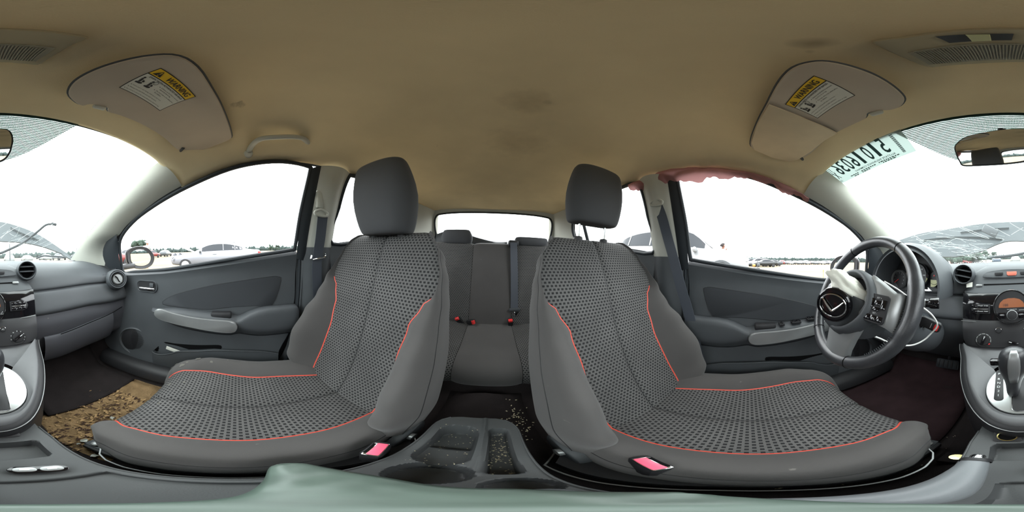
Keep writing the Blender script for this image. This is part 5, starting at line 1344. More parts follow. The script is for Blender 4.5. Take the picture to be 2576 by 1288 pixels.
# ================================================================== SEATS
def zcurve(tab):                               # (y, z) centre line -> dense list with normals and arc length
    pts = cat_rom([V((0, y, z)) for y, z in tab], 8); out = []; L = 0
    for i, p in enumerate(pts):
        d = (pts[min(i + 1, len(pts) - 1)] - pts[max(i - 1, 0)]).normalized()
        if i: L += (p - pts[i - 1]).length
        out.append((p, V((0, -d.z, d.y)) if False else V((0, d.z, -d.y)), L))
    return out
def padded(par, xc, s, line, flip, Wf, Pf, usf, depf, tmax_insert, grv, names_, key, crown=.25, edge=.30):
    """par: thing; line: centre line; Wf/Pf/depf by key value; usf(side, key) seam fraction"""
    ins = []; iuv = []; bol = {1: [], -1: []}; sid = {1: [], -1: []}; seam = {1: [], -1: []}
    for i, (p, n, L) in enumerate(line):
        n = n * flip; k = key(p, L); W_ = Wf(k); Pb = Pf(k); dp = depf(k)
        row = []; ru = []
        NI = 26
        for side in (-1, 1):
            us = usf(side, k)
            seam[side].append((us, i))
        for j in range(NI + 1):
            t = -1 + 2 * j / NI; t = math.copysign(abs(t) ** 1.6, t); us = usf(1 if t > 0 else -1, k); u = t * us
            d = Pb * crown * abs(t) ** 2.5 - grv * math.exp(-(u / .032) ** 2) * 1.2 - .003 * (abs(t) > .99)
            row.append(V((xc + s * u * W_, p.y, p.z)) + n * d); ru.append((u * W_ + .5, L))
        ins.append(row); iuv.append(ru)
        for side in (-1, 1):
            us = usf(side, k)
            def q(X, d): return V((xc + s * side * X * W_, p.y, p.z)) + n * d
            g = 1 - us
            c1 = [q(us, Pb * crown - .003), q(us + .12 * g, Pb * (crown + .18) + .002 * (g > .1)), q(us + .40 * g, Pb * .85 + .002), q(us + .66 * g, Pb * 1.0), q(us + .88 * g, Pb * .86 - .002), q(1.0, Pb * edge - .012)]
            bol[side].append(cat_rom(c1, 3))
            c2 = [q(1.0, Pb * edge - .012), q(1.012, -.2 * dp + Pb * edge * .4 - .012), q(1.005, -.6 * dp - .01), q(.975, -.92 * dp - .005), q(.90, -dp - .006)]
            sid[side].append(cat_rom(c2, 3))
    iname, bname, sname = names_
    MB().grid(ins, uv=iuv).build(iname, M_weave, par, uv=True, sharp=70)
    MB().tube([r[13] for r in ins], .0012, 5).build('centre_seam', M_black, par)
    for side in (-1, 1):
        MB().grid(bol[side]).build(bname, M_fab, par, sharp=70)
        MB().grid(sid[side]).build(sname, M_fab, par, sharp=70)
        MB().tube([r[-1] for r in bol[side]], .0011, 5).build('side_seam', M_black, par)
    return ins, bol, sid
def piping(par, ins, side, i0, i1):
    pts = [r[0 if side < 0 else -1] for r in ins][i0:i1]
    cen = [r[13] for r in ins][i0:i1]
    if len(pts) > 2: MB().tube(pts, .0026, 8).build('piping', M_pipe, par)
def headrest(par, xc, s, yb, yt, zb, zt, wb, wm, wt, th, post_z, m=None):
    rings = []
    for k, (f_, sc_) in enumerate([(0, .55), (.015, .80), (.06, .93), (.2, 1), (.5, 1), (.8, 1), (.93, .93), (.985, .78), (1.0, .5)]):
        z = zb + (zt - zb) * f_; y = yb + (yt - yb) * f_; w2 = interp([(0, wb), (.45, wm), (1, wt)], f_) / 2 * (1 - (1 - sc_) * .35); t2 = th / 2 * sc_ * interp([(0, 1), (.5, 1.08), (1, .75)], f_)
        ring = []
        for i in range(40):
            a_ = 2 * PI * i / 40; c_, s_ = math.cos(a_), math.sin(a_); e_ = .42
            X = w2 * math.copysign(abs(c_) ** e_, c_); Y = t2 * math.copysign(abs(s_) ** .7, s_) + (.012 * (1 - (X / w2) ** 2) if s_ > 0 else 0)
            ring.append(V((xc + X, y + Y, z)))
        rings.append(ring)
    MB().loft(rings).build('headrest', m or M_fabclean, par, subd=1, sharp=80)
    for dx in (-.058, .058):
        MB().tube([V((xc + dx, yb - .006, post_z)), V((xc + dx, yb, zb + .02))], .0058, 12).build('headrest_post', M_chrome, par)
        MB().lathe([(.016, -.006), (.016, .006), (.012, .010), (.0065, .010)], V((xc + dx, yb - .006, post_z + .004)), (0, 0, 1), 20, cap=False).build('post_collar', M_black, par)
M_stain = mat('dried_pale_stain', (104, 102, 97), .95, spec=.05)
def front_seat(s, label):
    xc = s * .355; drv = s < 0; dy = .045 if drv else 0
    st_ = thing('front_car_seat', label, 'car seat', V((xc, -.05, .30)))  # front car seat, built once for each side
    # cushion
    W0 = .238
    line = zcurve([(-.30 + dy * .5, .470), (-.24 + dy * .8, .484), (-.15 + dy, .490), (-.02 + dy, .492), (.10 + dy, .500), (.165 + dy, .503), (.205 + dy, .494), (.232 + dy, .468), (.242 + dy, .43), (.236 + dy, .395), (.215 + dy, .37)])
    key = lambda p, L: L
    Lm = line[-1][2]
    f01 = lambda L: L / Lm
    us = lambda side, L: interp([(0, .50), (.35, .62), (.7, .72), (1, .76)], f01(L)) if side > 0 else interp([(0, .66), (.5, .62), (.8, .70), (1, .74)], f01(L))
    ins, bol, sid = padded(st_, xc, s, line, -1, lambda L: interp([(0, .88 * W0), (.3, .955 * W0), (.5, W0), (.62, W0), (.74, W0 * .95), (.83, W0 * .83), (.90, W0 * .67), (1, W0 * .52)], f01(L)), lambda L: interp([(0, .02), (.2, .040), (.6, .050), (.78, .026), (.9, .012), (1, .008)], f01(L)), us,
                           lambda L: interp([(0, .10), (.6, .11), (.8, .085), (1, .05)], f01(L)), 0, .007, ('cushion_insert', 'cushion_bolster', 'cushion_side'), key)
    for side in (-1, 1): piping(st_, ins, side, 3, len(ins) - 12)
    if not drv:
        rs = random.Random(5); sm_ = MB(); nr = len(ins)
        spots = [(bol[-1], int(nr * .74), 6, .016), (bol[-1], int(nr * .72), 8, .010)] + [(bol[1], int(nr * f_), q_, r_) for f_, q_, r_ in ((.66, 8, .012), (.62, 9, .010), (.58, 5, .013), (.54, 7, .008), (.48, 10, .014), (.40, 6, .007), (.35, 9, .006))] + [(ins, int(nr * f_), q_, r_) for f_, q_, r_ in ((.70, 20, .008), (.66, 17, .006), (.60, 21, .009), (.55, 8, .006), (.50, 22, .007), (.72, 6, .007), (.62, 4, .005), (.45, 19, .006))]
        for gr, i_, j_, r_ in spots:
            j_ = max(1, min(len(gr[0]) - 2, j_)); i_ = max(1, min(nr - 2, i_)); p = gr[i_][j_]; tu = (gr[i_][j_ + 1] - gr[i_][j_ - 1]).normalized(); tv = (gr[i_ + 1][j_] - gr[i_ - 1][j_]).normalized(); n_ = tu.cross(tv).normalized()
            if n_.z < 0: n_ = -n_
            sm_.add([p + n_ * .0014 + tu * math.cos(a_) * r_ * rs.uniform(.35, 1) + tv * math.sin(a_) * r_ * rs.uniform(.35, 1) for a_ in [PI / 6 * k for k in range(12)]], [tuple(range(12))])
        o = sm_.build('dried_stains', M_stain, st_, smooth=False); o['kind'] = 'stuff'
    # hard skirt and underside
    m_ = MB(); rows = []
    out_ = [(-.25, .20), (.0, .235), (.14, .225), (.19, .17)]
    loop = [(x * sx_, y) for x, y, sx_ in [(.225, -.26, 1), (.238, -.05, 1), (.236, .12, 1), (.20, .195, 1), (.10, .212, 1), (0, .214, 1), (-.10, .212, 1), (-.20, .195, 1), (-.236, .12, 1), (-.238, -.05, 1), (-.225, -.26, 1)]]
    lp_ = closed_cr([V((xc + x, y + dy, 0)) for x, y in loop], 3)
    m_.loft([[p + V((0, 0, z)) + (V((xc, 0, 0)) - V((p.x, p.y, 0))) * k for p in lp_] for z, k in ((.415, .0), (.37, .01), (.345, .05), (.342, .3))]); m_.build('seat_skirt', M_black, st_)
    MB().tube([p + (p - V((xc, -.02 + dy, 0))) * .035 + V((0, 0, .372)) for p in lp_], .0022, 5, closed=True).build('skirt_lip', M_silver, st_)
    # rails
    for sx_ in (-1, 1):
        MB().box((xc + sx_ * .19, .0 + dy, .318), (.045, .50, .024), .004).build('seat_rail', M_black, st_)
        for yy in (.215,): MB().box((xc + sx_ * .19, yy + dy, .327), (.030, .085, .012), .005).build('rail_foot', M_silver if False else M_door, st_)
        MB().lathe([(.011, 0), (.011, .008), (.007, .010), (.0005, .010)], (xc + sx_ * .19, .235 + dy, .332), (0, 0, 1), 16, cap=False).build('bolt', M_silver, st_)
        MB().box((xc + sx_ * .19, -.03 + dy, .336), (.012, .42, .012), .002).build('slide_bar', M_chrome, st_)
    # backrest
    d0 = .045 if drv else 0.0
    bt = lambda z: interp([(.45, d0), (.90, 0), (1.06, -.02)], z) if drv else 0
    BL = [(-.232, .452), (-.262, .50), (-.305, .60), (-.345, .72), (-.375, .82), (-.408, .92), (-.438, 1.0), (-.458, 1.040), (-.485, 1.060), (-.525, 1.060), (-.553, 1.035)]
    line = zcurve([(y + bt(z), z) for y, z in BL])
    kz = lambda p, L: L
    Lz = [(l[2], l[0].z) for l in line]; Lm2 = line[-1][2]
    def zofL(L):
        for (a, za), (b, zb2) in zip(Lz, Lz[1:]):
            if L <= b: return za + (zb2 - za) * (L - a) / (b - a + 1e-9)
        return Lz[-1][1]
    iz = [i for i, l in enumerate(line) if l[0].z >= 1.0][0]; Ltop = line[iz][2]
    over = lambda L: max(0, L - Ltop)
    Wb = lambda L: (interp([(.45, .232), (.55, .246), (.70, .246), (.85, .238), (.93, .228), (1.0, .210)], zofL(L)) if L < Ltop else interp([(0, .210), (.04, .186), (.07, .165), (.11, .155), (.2, .155)], over(L)))
    Pb_ = lambda L: interp([(.45, .06), (.53, .105), (.63, .124), (.73, .100), (.80, .066), (.87, .040), (.94, .014), (.99, .004)], zofL(L)) if L < Ltop else .004
    usb = lambda side, L: interp([(.45, .60), (.70, .60), (.79, .66), (.85, .78), (.885, .93), (.905, .985)], zofL(L)) if L < Ltop else .985
    dpb = lambda L: interp([(.45, .10), (.7, .125), (.9, .105), (1.0, .085)], zofL(L)) if L < Ltop else interp([(0, .085), (.05, .05), (.09, .02), (.15, .01)], over(L))
    ins, bol, sid = padded(st_, xc, s, line, 1, Wb, Pb_, usb, dpb, 0, .006, ('backrest_insert', 'backrest_bolster', 'backrest_side'), kz, crown=.12, edge=.34)
    i1 = [i for i, l in enumerate(line) if l[0].z >= .893][0]
    for side in (-1, 1): piping(st_, ins, side, 1, i1)
    # rear shell of the backrest
    rows = []
    for a, b in zip(sid[-1], sid[1]): rows.append([a[-1].lerp(b[-1], j / 8) + V((0, -.012 * math.sin(PI * j / 8), 0)) for j in range(9)])
    MB().grid(rows).build('backrest_rear', M_fab, st_)
    # recliner covers
    for sx_ in (-1, 1):
        MB().prism(closed_cr([V((xc + sx_ * .222, y + dy, z)) for y, z in ((-.29, .41), (-.20, .405), (-.19, .43), (-.22, .455), (-.27, .465), (-.30, .45))], 4), .020, (sx_, 0, 0), .006).build('recliner_cover', M_door, st_)
        MB().lathe([(.013, .0), (.013, .010), (.006, .012), (.0005, .012)], (xc + sx_ * .240, -.235 + dy, .435), (sx_, 0, 0), 18, cap=False).build('pivot_bolt', M_silver, st_)
    if drv: headrest(st_, xc, s, -.505, -.482, 1.118, 1.345, .215, .235, .200, .095, 1.058)
    else: headrest(st_, xc, s, -.470, -.425, 1.055, 1.322, .215, .262, .205, .105, 1.05)
    return st_
seatP = front_seat(1, 'passenger seat in grey knit fabric with coral piping and stained cushion')
seatD = front_seat(-1, 'driver seat in grey knit fabric with coral piping and raised headrest on two posts')
# pale stains on the passenger cushion: thin dried patches
# buckles by the console
for (px, py, rot, lb) in ((945, 1130, .35, 'black seat belt buckle with pink press button beside the passenger seat'), (1640, 1166, -.45, 'black seat belt buckle with pink press button beside the driver seat')):
    c = P(px, py, z=.54); bk = thing('seat_belt_buckle', lb, 'belt buckle', c - V((0, 0, .08)))
    R = Matrix.Rotation(rot, 3, 'Z')
    sxx = 1 if c.x > 0 else -1
    MB().box(c + V((sxx * .002, -.004, -.040)), (.026, .050, .075), .008, R=R).build('buckle_body', M_black, bk)
    MB().box(c + R @ V((-.001 * sxx, 0, -.001)), (.0205, .042, .006), .002, R=R).build('chrome_frame', M_chrome, bk)
    MB().box(c + R @ V((-.003 * sxx, 0, .0015)), (.0145, .038, .007), .002, R=R).build('press_button', M_pink, bk)
    MB().box(c + R @ V((.0072 * sxx, 0, .0022)), (.0035, .032, .002), 0, R=R).build('latch_slot', M_dark, bk)
    MB().tube([c + V((0, -.01, -.075)), c + V((sxx * .01, -.03, -.16))], .010, 8).build('buckle_stalk', M_black, bk)

# ================================================================== REAR BENCH
rb = thing('rear_bench', 'dark rear bench seat with plain centre panel between knit outer seats', 'bench seat', (0, -.95, .30))
def strip_(xa, xb, line, m, nm, bulge=.01, uv=False, n=10, nsgn=1):
    rows = []; uvs = []
    for p, n_, L in line:
        row = []; u_ = []
        for j in range(n + 1):
            x = xa + (xb - xa) * j / n; t = j / n; row.append(V((x, p.y, p.z)) + n_ * nsgn * bulge * (1 - abs(2 * t - 1) ** 6)); u_.append((x + 1, L))
        rows.append(row); uvs.append(u_)
    return MB().grid(rows, uv=uvs).build(nm, m, rb, uv=uv, sharp=70)
cl_ = zcurve([(-1.03, .525), (-.90, .515), (-.75, .500), (-.66, .492), (-.61, .470), (-.59, .43), (-.60, .38), (-.63, .355)])
bl_ = zcurve([(-1.00, .49), (-1.03, .62), (-1.08, .80), (-1.125, .95), (-1.15, 1.03), (-1.175, 1.058), (-1.22, 1.055), (-1.26, 1.02), (-1.25, .60)])
for nm, ln, sg in (('cushion', cl_, -1), ('backrest', bl_, 1)):
    strip_(-.135, .135, ln, M_fab, nm + '_centre_panel', .012, n=14, nsgn=sg)
    strip_(.137, .60, ln, M_weave, nm + '_outer_panel', .016, uv=True, n=16, nsgn=sg)
    strip_(-.60, -.137, ln, M_weave, nm + '_outer_panel', .016, uv=True, n=16, nsgn=sg)
m_ = MB(); m_.grid([[V((x, y, z)) for x in (-.62, 0, .62)] for y, z in ((-.62, .37), (-.64, .30))]); m_.build('bench_base', M_black, rb)
headrest(rb, .265, 1, -1.20, -1.175, 1.06, 1.165, .22, .24, .20, .09, 1.04)
headrest(rb, -.285, 1, -1.20, -1.175, 1.06, 1.125, .24, .26, .24, .09, 1.04)
MB().box((-.148, -1.17, 1.075), (.075, .08, .045), .012).build('belt_guide', M_black, rb)
mb_ = thing('seat_belt', 'grey centre seat belt hanging down the rear backrest with chrome tongue', 'seat belt', (-.16, -1.1, .6))
pp = [P(1292, 606, y=-1.135), P(1293, 640, y=-1.105), P(1294, 700, y=-1.07), P(1294, 775, y=-1.025)]
ribbon(MB(), cat_rom(pp, 6), (1, 0, 0), .048).build('webbing', M_belt, mb_)
c = P(1295, 779, y=-1.015); MB().box(c, (.072, .012, .020), .005).build('tongue_grip', M_door, mb_)
c = P(1298, 790, y=-1.01); MB().box(c, (.028, .006, .030), .002).build('chrome_tongue', M_chrome, mb_); MB().box(c + V((0, .004, -.002)), (.012, .003, .012), 0).build('tongue_hole', M_dark, mb_)
for (px, py, yy, rot, lb, w_) in ((1284, 808, -.985, .1, 'rear buckle with red button below the hanging centre belt', .028), (1188, 810, -.975, -1.25, 'rear buckle lying flat on the bench with red button', .028), (1152, 803, -.985, .5, 'rear buckle with red button against the passenger front seat edge', .028)):
    c = P(px, py, y=yy); bk = thing('seat_belt_buckle', lb, 'belt buckle', c - V((0, 0, .03)))
    R = Matrix.Rotation(rot, 3, 'Y') @ Matrix.Rotation(-.4, 3, 'X')
    MB().box(c + R @ V((0, -.004, -.012)), (.032, .024, .055), .005, R=R).build('buckle_body', M_black, bk)
    MB().box(c + R @ V((0, .004, .010)), (.026, .020, .016), .003, R=R).build('press_button', M_red, bk)
# parcel shelf, tilted up at one side
m_ = MB(); A = [P(1104, 588, y=-1.38), P(1135, 579, y=-1.36), P(1160, 583, y=-1.36), P(1200, 596, y=-1.36), P(1245, 607, y=-1.36), P(1275, 607, y=-1.36)]
A = cat_rom(A, 5); m_.grid([A, [p + V((0, .06, -.010)) for p in A], [V((p.x, -1.24, 1.02)) for p in A]]); o = m_.build('parcel_shelf', M_door, solid=-.008)
tag(o, 'dark parcel shelf tilted up behind the passenger side of the rear bench', 'parcel shelf')

# ================================================================== FLOOR MAT, MUD AND LITTER IN THE PASSENGER FOOTWELL, PEDALS
def fz(x, y): return .285 + (0 if y < .68 else (y - .68) * 1.35)
rows = []
random.seed(8)
for i in range(50):
    y = .16 + .42 * i / 49; row = []
    for j in range(60):
        x = .098 + .50 * j / 59
        e_ = min(1, max(0, min((x - .098) / .03, (.59 - x) / .05, (y - .16) / .03, (.58 - y) / .05)))
        k = noise.noise(V((x * 7, y * 7, 2))) ; hgt = .012 + .010 * k + .004 * noise.noise(V((x * 40, y * 40, 1))) + .0025 * noise.noise(V((x * 120, y * 120, 5)))
        cov = sm(-.02, .10, .18 - abs(y - (.31 + .25 * (x - .1))) + .06 * noise.noise(V((x * 9, y * 9, 8))))
        row.append(V((x, y, .283 + max(-.003, hgt * e_ * cov * 1.2 - .003 * (1 - cov * e_)))))
    rows.append(row)
o = MB().grid(rows).build('dried_mud', M_mud, fix=False); tag(o, 'cracked dry brown mud caked over the passenger footwell', 'mud', kind='stuff')
mt = []
for i in range(16):
    y = .44 + .34 * i / 15; mt.append([V((.16 + .40 * j / 15, y, fz(.3, y) + .014 + .003 * noise.noise(V((j * .4, i * .4, 0))))) for j in range(16)])
o = MB().grid(mt).build('floor_mat', M_carpet, solid=-.008); tag(o, 'dusty black rubber floor mat pushed up the passenger footwell', 'floor mat')
M_rot = mat('rotten_leaf', (66, 46, 34), .9); random.seed(15); ml_ = MB()
for i in range(260):
    x = random.uniform(.11, .45); y = random.gauss(.29 + .25 * (x - .1), .06); r_ = random.uniform(.003, .012)
    a_ = random.random() * 6; c = V((x, y, .300 + random.uniform(0, .006))); tl2 = random.uniform(-.5, .5)
    u_ = V((math.cos(a_), math.sin(a_), tl2 * .5)); v2 = V((-math.sin(a_), math.cos(a_), random.uniform(-.4, .4)))
    ml_.add([c + u_ * r_, c + v2 * r_ * .5 + V((0, 0, .002)), c - u_ * r_, c - v2 * r_ * .5], [(0, 1, 2, 3)])
for i in range(60):
    x = random.uniform(.11, .40); y = random.gauss(.30 + .25 * (x - .1), .08); a_ = random.random() * 6; L = random.uniform(.01, .04); c = V((x, y, .302)); ml_.tube([c, c + V((math.cos(a_) * L, math.sin(a_) * L, .003))], .0008, 4)
o = ml_.build('leaf_litter', M_leaf, smooth=False); tag(o, 'dry leaf bits and twigs scattered over the footwell mud', 'leaf litter', kind='stuff')
ml2 = MB()
for i in range(220):
    x = random.uniform(.11, .45); y = random.gauss(.29 + .25 * (x - .1), .055); r_ = random.uniform(.003, .011); a_ = random.uniform(-.6, .6); c = V((x, y, .302 + random.uniform(0, .004)))
    u_ = V((math.cos(a_), math.sin(a_), random.uniform(-.3, .3))); v2 = V((-math.sin(a_), math.cos(a_), random.uniform(-.4, .4)))
    ml2.add([c + u_ * r_, c + v2 * r_ * .35 + V((0, 0, .003)), c - u_ * r_, c - v2 * r_ * .35], [(0, 1, 2, 3)])
o = ml2.build('rotten_leaf_litter', M_rot, smooth=False); tag(o, 'dark rotten leaf flakes lying over the footwell mud', 'leaf litter', kind='stuff')
for k, (px, py, r_, z_) in enumerate([(282, 1052, .014, .305), (213, 1108, .013, .306), (196, 1117, .008, .306), (238, 1146, .013, .304), (260, 1172, .010, .304)]):
    c = P(px, py, z=z_); random.seed(40 + k); pts = [c + V((math.cos(a_) * r_ * random.uniform(.35, .95), math.sin(a_) * r_ * random.uniform(.3, .8), random.uniform(-.001, .003))) for a_ in [PI / 4 * i for i in range(8)]]
    o = MB().prism(pts, .0015, (0, 0, 1))  .build('broken_glass_chip', M_chip, smooth=False)
    tag(o, ['pale glass chip nearest the toe end of the muddy footwell', 'largest pale glass chip in the middle of the mud', 'small pale chip beside the largest glass chip', 'pale glass chip low on the mud near the passenger seat rail', 'lowest pale chip between the mud and the tunnel console'][k], 'glass chip')
# driver side: pedals, mat, coin, grit
pd = thing('brake_pedal', 'black ribbed brake pedal deep in the driver footwell', 'pedal', P(2385, 915, y=.72))
f = Fr(P(2385, 915, y=.72), (1, 0, 0), (0, .45, 1)); MB().prism(f.pts(roundrect(.11, .055, .010)), .012, f.n, .003).build('pedal_pad', M_rubber, pd)
for i in range(5): MB().box(f(-.042 + i * .021, 0, .013), (.008, .042, .004), .001, R=f.mat3()).build('pedal_rib', M_black, pd)
MB().tube([f(0, .01, -.002), f(0, .10, -.03), f(0, .25, .02)], .008, 8).build('pedal_arm', M_black, pd)
pd = thing('accelerator_pedal', 'narrow black accelerator pedal right of the brake pedal', 'pedal', V((-.13, .72, .33)))
f = Fr(V((-.135, .735, .40)), (1, 0, 0), (0, .5, 1)); MB().prism(f.pts(roundrect(.045, .15, .010)), .012, f.n, .003).build('pedal_pad', M_rubber, pd)
mt = []
for i in range(16):
    y = .30 + .46 * i / 15; mt.append([V((-.60 + .44 * j / 15, y, fz(.3, y) + .006 + .003 * noise.noise(V((j * .4, i * .4, 7))))) for j in range(16)])
M_mat2 = mat('maroon_black_mat', (52, 40, 42), 1, spec=.05, bump=(600, .9, .002), vary=(9, .2))
o = MB().grid(mt).build('floor_mat', M_mat2, solid=-.005); tag(o, 'dark worn floor mat in the driver footwell', 'floor mat')
c = P(2408, 1150, z=.36); MB().lathe([(.012, 0), (.012, .0016), (.0005, .0018)], c - V((0, 0, 0)), (0, .1, 1), 24, cap=False).build('coin', M_gold); tag(C.objects['coin'], 'dull coin lying beside the driver seat rail', 'coin')
MB().box(c - V((0, 0, .02)), (.05, .05, .038), .01).build('carpet_fold', M_carpet); tag(C.objects['carpet_fold'], 'raised carpet fold under the coin beside the tunnel', 'carpet')
random.seed(77); m_ = MB()
for i in range(160):
    x = random.uniform(-.32, -.08); y = random.uniform(.02, .36); r_ = random.uniform(.0006, .0022); z_ = .287; m_.box((x, y, z_ + r_), (r_ * 2, r_, r_), 0, R=Matrix.Rotation(random.random() * 3, 3, 'Z'))
for i in range(70):
    x = random.gauss(-.09, .018); y = random.gauss(-.40, .05); r_ = random.uniform(.0008, .003); m_.box((x, y, .388 * 0 + .2885 + r_ + (.10 * max(0, 1 - (abs(x) / .12) ** 2) ** .6)), (r_ * 2, r_, r_), 0, R=Matrix.Rotation(random.random() * 3, 3, 'Z'))
o = m_.build('grit', M_crumb); tag(o, 'pale grit and crumbs on the carpet around the driver seat', 'grit', kind='stuff')
# ================================================================== OUTSIDE
GZ = 0.0
M_sand = mat('sandy_ground', (124, 114, 97), 1, spec=.05, bump=(3, .5, .05), vary=(.25, .18))
g = MB(); g.grid([[V((x, y, GZ)) for x in (-900, -300, -60, -12, 12, 60, 300, 900)] for y in (-900, -300, -60, -12, 12, 60, 300, 900)])
o = g.build('ground', M_sand, base=(0, 0, 0)); tag(o, 'flat pale sandy yard around the car', 'ground', kind='structure')
M_tree = mat('hazy_tree_green', (60, 72, 64), 1, spec=.05, vary=(.4, .3))
M_tree2 = mat('tree_line_green', (66, 76, 74), 1, spec=.05, vary=(.1, .2))
# distant woods round the horizon: irregular canopy band, far away
random.seed(2); m_ = MB()
def treeline(a0, a1, R_, h0, hv, step=.35):
    a = a0
    while a < a1:
        R2 = R_ * random.uniform(.97, 1.08); hh = (h0 + random.random() ** 2 * hv) * R_; ang = math.radians(a); c = V((math.sin(ang) * R2, math.cos(ang) * R2, GZ + hh * .45))
        w_ = R_ * .0065 * random.uniform(.8, 1.4)
        n_ = 7; ring = []
        for k in range(4):
            t = k / 3; rr = w_ * (1.0, 1.25, .95, .25)[k]; ring.append([V((c.x + rr * math.cos(2 * PI * i / n_ + k), c.y + rr * math.sin(2 * PI * i / n_ + k), GZ + hh * (0, .45, .8, 1)[k] * (1 + .06 * random.random()))) for i in range(n_)])
        m_.loft(ring); a += step * random.uniform(.6, 1.2)
treeline(-108, -50, 330, .024, .008)
treeline(-50, 60, 300, .022, .012)
treeline(60, 130, 320, .018, .014)
treeline(130, 252, 330, .014, .010)
o = m_.build('distant_woods', M_tree2, base=(0, 0, 0)); tag(o, 'low hazy line of distant woods beyond the yard', 'woods', kind='stuff')
def Pd(px, py, dist): 
    d = D(px, py); return CAMP + d * (dist / math.hypot(d.x, d.y))
# single trees
def tree(c, h, w_, label, seed, group=None, thin=False):
    random.seed(seed); t = thing('tree', label, 'tree', c, group)
    tr_ = MB().tube([c, c + V((0, 0, h * .45)), c + V((.1, .1, h * .8))], [h * .02, h * .014, h * .006], 6).build('trunk', M_door, t)
    m_ = MB()
    for i in range(26 if not thin else 16):
        a_ = random.random() * 2 * PI; rr = random.random() ** .5 * w_ * .5; z = h * random.uniform(.38, .95); rr *= 1 - .5 * max(0, z / h - .5) * 1.6
        b = bmesh.new(); bmesh.ops.create_icosphere(b, subdivisions=1, radius=w_ * random.uniform(.10, .19))
        for v_ in b.verts: v_.co = v_.co * random.uniform(.7, 1.3)
        cc2 = c + V((rr * math.cos(a_), rr * math.sin(a_), z)); b.verts.index_update()
        m_.add([v_.co + cc2 for v_ in b.verts], [tuple(q.index for q in f_.verts) for f_ in b.faces]); b.free()
    o = m_.build('crown', M_tree, t, smooth=False); return t
for i, (px, dist, h, w_, lb) in enumerate([(1542, 60, 5.2, 1.9, 'tree just beside the driver headrest behind the rear side window'), (1556, 64, 4.2, 2.4, 'low rounded tree second from the driver headrest'), (1573, 60, 4.9, 2.2, 'tree third from the driver headrest in the rear side window'), (1588, 66, 4.8, 2.6, 'tree fourth from the driver headrest in the rear side window'), (1600, 58, 5.4, 2.2, 'tree next to the white vehicle in the rear side window'), (1612, 64, 5.2, 2.0, 'tree touching the windshield line of the white vehicle')]):
    p = Pd(px, 640, dist); tree(V((p.x, p.y, GZ)), h * .82, w_, lb, 100 + i)
for i, (px, dist, h, w_, lb) in enumerate([(682, 80, 4.0, 2.8, 'bushy tree over the rear end of the passenger window sill'), (697, 84, 4.2, 2.8, 'bushy tree farthest back along the passenger window sill')]):
    p = Pd(px, 640, dist); tree(V((p.x, p.y, GZ)), h * .9, w_, lb, 140 + i)
for i, (px, dist, h, w_, lb) in enumerate([(352, 45, 5.4, 5, 'tree beyond the passenger mirror, left one'), (2480, 60, 5.5, 3, 'dark tree seen low through the cracked windshield'), (2500, 64, 4.6, 3, 'tree right of the dark tree in the cracked windshield'), (1228, 70, 4.4, 4, 'small tree in the hatch window'), (2392, 30, 3.0, 3.4, 'low dark shrub at the crushed glass, nearest the driver pillar'), (2418, 32, 2.8, 3.2, 'low dark shrub at the crushed glass, second from the driver pillar'), (2452, 31, 3.0, 3.4, 'low dark shrub just left of the dark tree in the cracked windshield')]):
    p = Pd(px, 640, dist); tree(V((p.x, p.y, GZ)), h * .8, w_, lb, 160 + i)

# ------------------------------------------------------------------ cars
M_carglass = mat('tinted_car_glass', (34, 38, 43), .25, spec=.25)
M_tyre = mat('tyre_rubber', (40, 40, 42), .8)
PAINT = {k: mat('car_paint_' + k, c, .28, spec=.6) for k, c in dict(white=(124, 126, 128), silver=(120, 122, 129), grey=(60, 64, 68), black=(26, 29, 32), red=(104, 30, 28), blue=(44, 56, 72)).items()}
def car_profile(kind):
    # stations along length: (x, z_bottom, z_belt, z_roof, half width at belt, half width at roof); x from nose 0 to tail L
    if kind == 'sedan': return 4.8, [(0, .45, .60, .60, .60, .6), (.08, .32, .70, .70, .78, .7), (.6, .28, .84, .84, .88, .8), (1.25, .28, .96, .98, .90, .74), (1.9, .26, .97, 1.32, .91, .62), (2.4, .26, .98, 1.43, .91, .60), (3.0, .26, 1.0, 1.42, .91, .60), (3.6, .28, 1.02, 1.28, .90, .60), (4.15, .30, 1.05, 1.08, .88, .68), (4.65, .34, 1.04, 1.04, .84, .76), (4.8, .50, .92, .92, .74, .7)]
    if kind == 'suv': return 4.7, [(0, .50, .72, .72, .66, .6), (.08, .36, .92, .92, .84, .7), (.6, .34, 1.04, 1.06, .93, .84), (1.15, .34, 1.10, 1.13, .94, .78), (1.75, .33, 1.11, 1.58, .94, .66), (2.3, .33, 1.12, 1.68, .94, .66), (3.2, .33, 1.14, 1.68, .94, .66), (3.9, .34, 1.15, 1.62, .93, .65), (4.45, .36, 1.16, 1.45, .92, .66), (4.65, .42, 1.10, 1.15, .86, .7), (4.7, .55, .9, .9, .8, .7)]
    return 4.2, [(0, .42, .60, .60, .62, .6), (.08, .30, .74, .74, .78, .7), (.6, .28, .86, .87, .86, .8), (1.1, .28, .95, .98, .88, .74), (1.65, .26, .96, 1.38, .88, .62), (2.2, .26, .97, 1.48, .88, .60), (3.0, .26, 1.0, 1.46, .88, .60), (3.6, .28, 1.02, 1.36, .87, .60), (4.05, .32, 1.02, 1.1, .84, .66), (4.2, .48, .86, .9, .74, .7)]
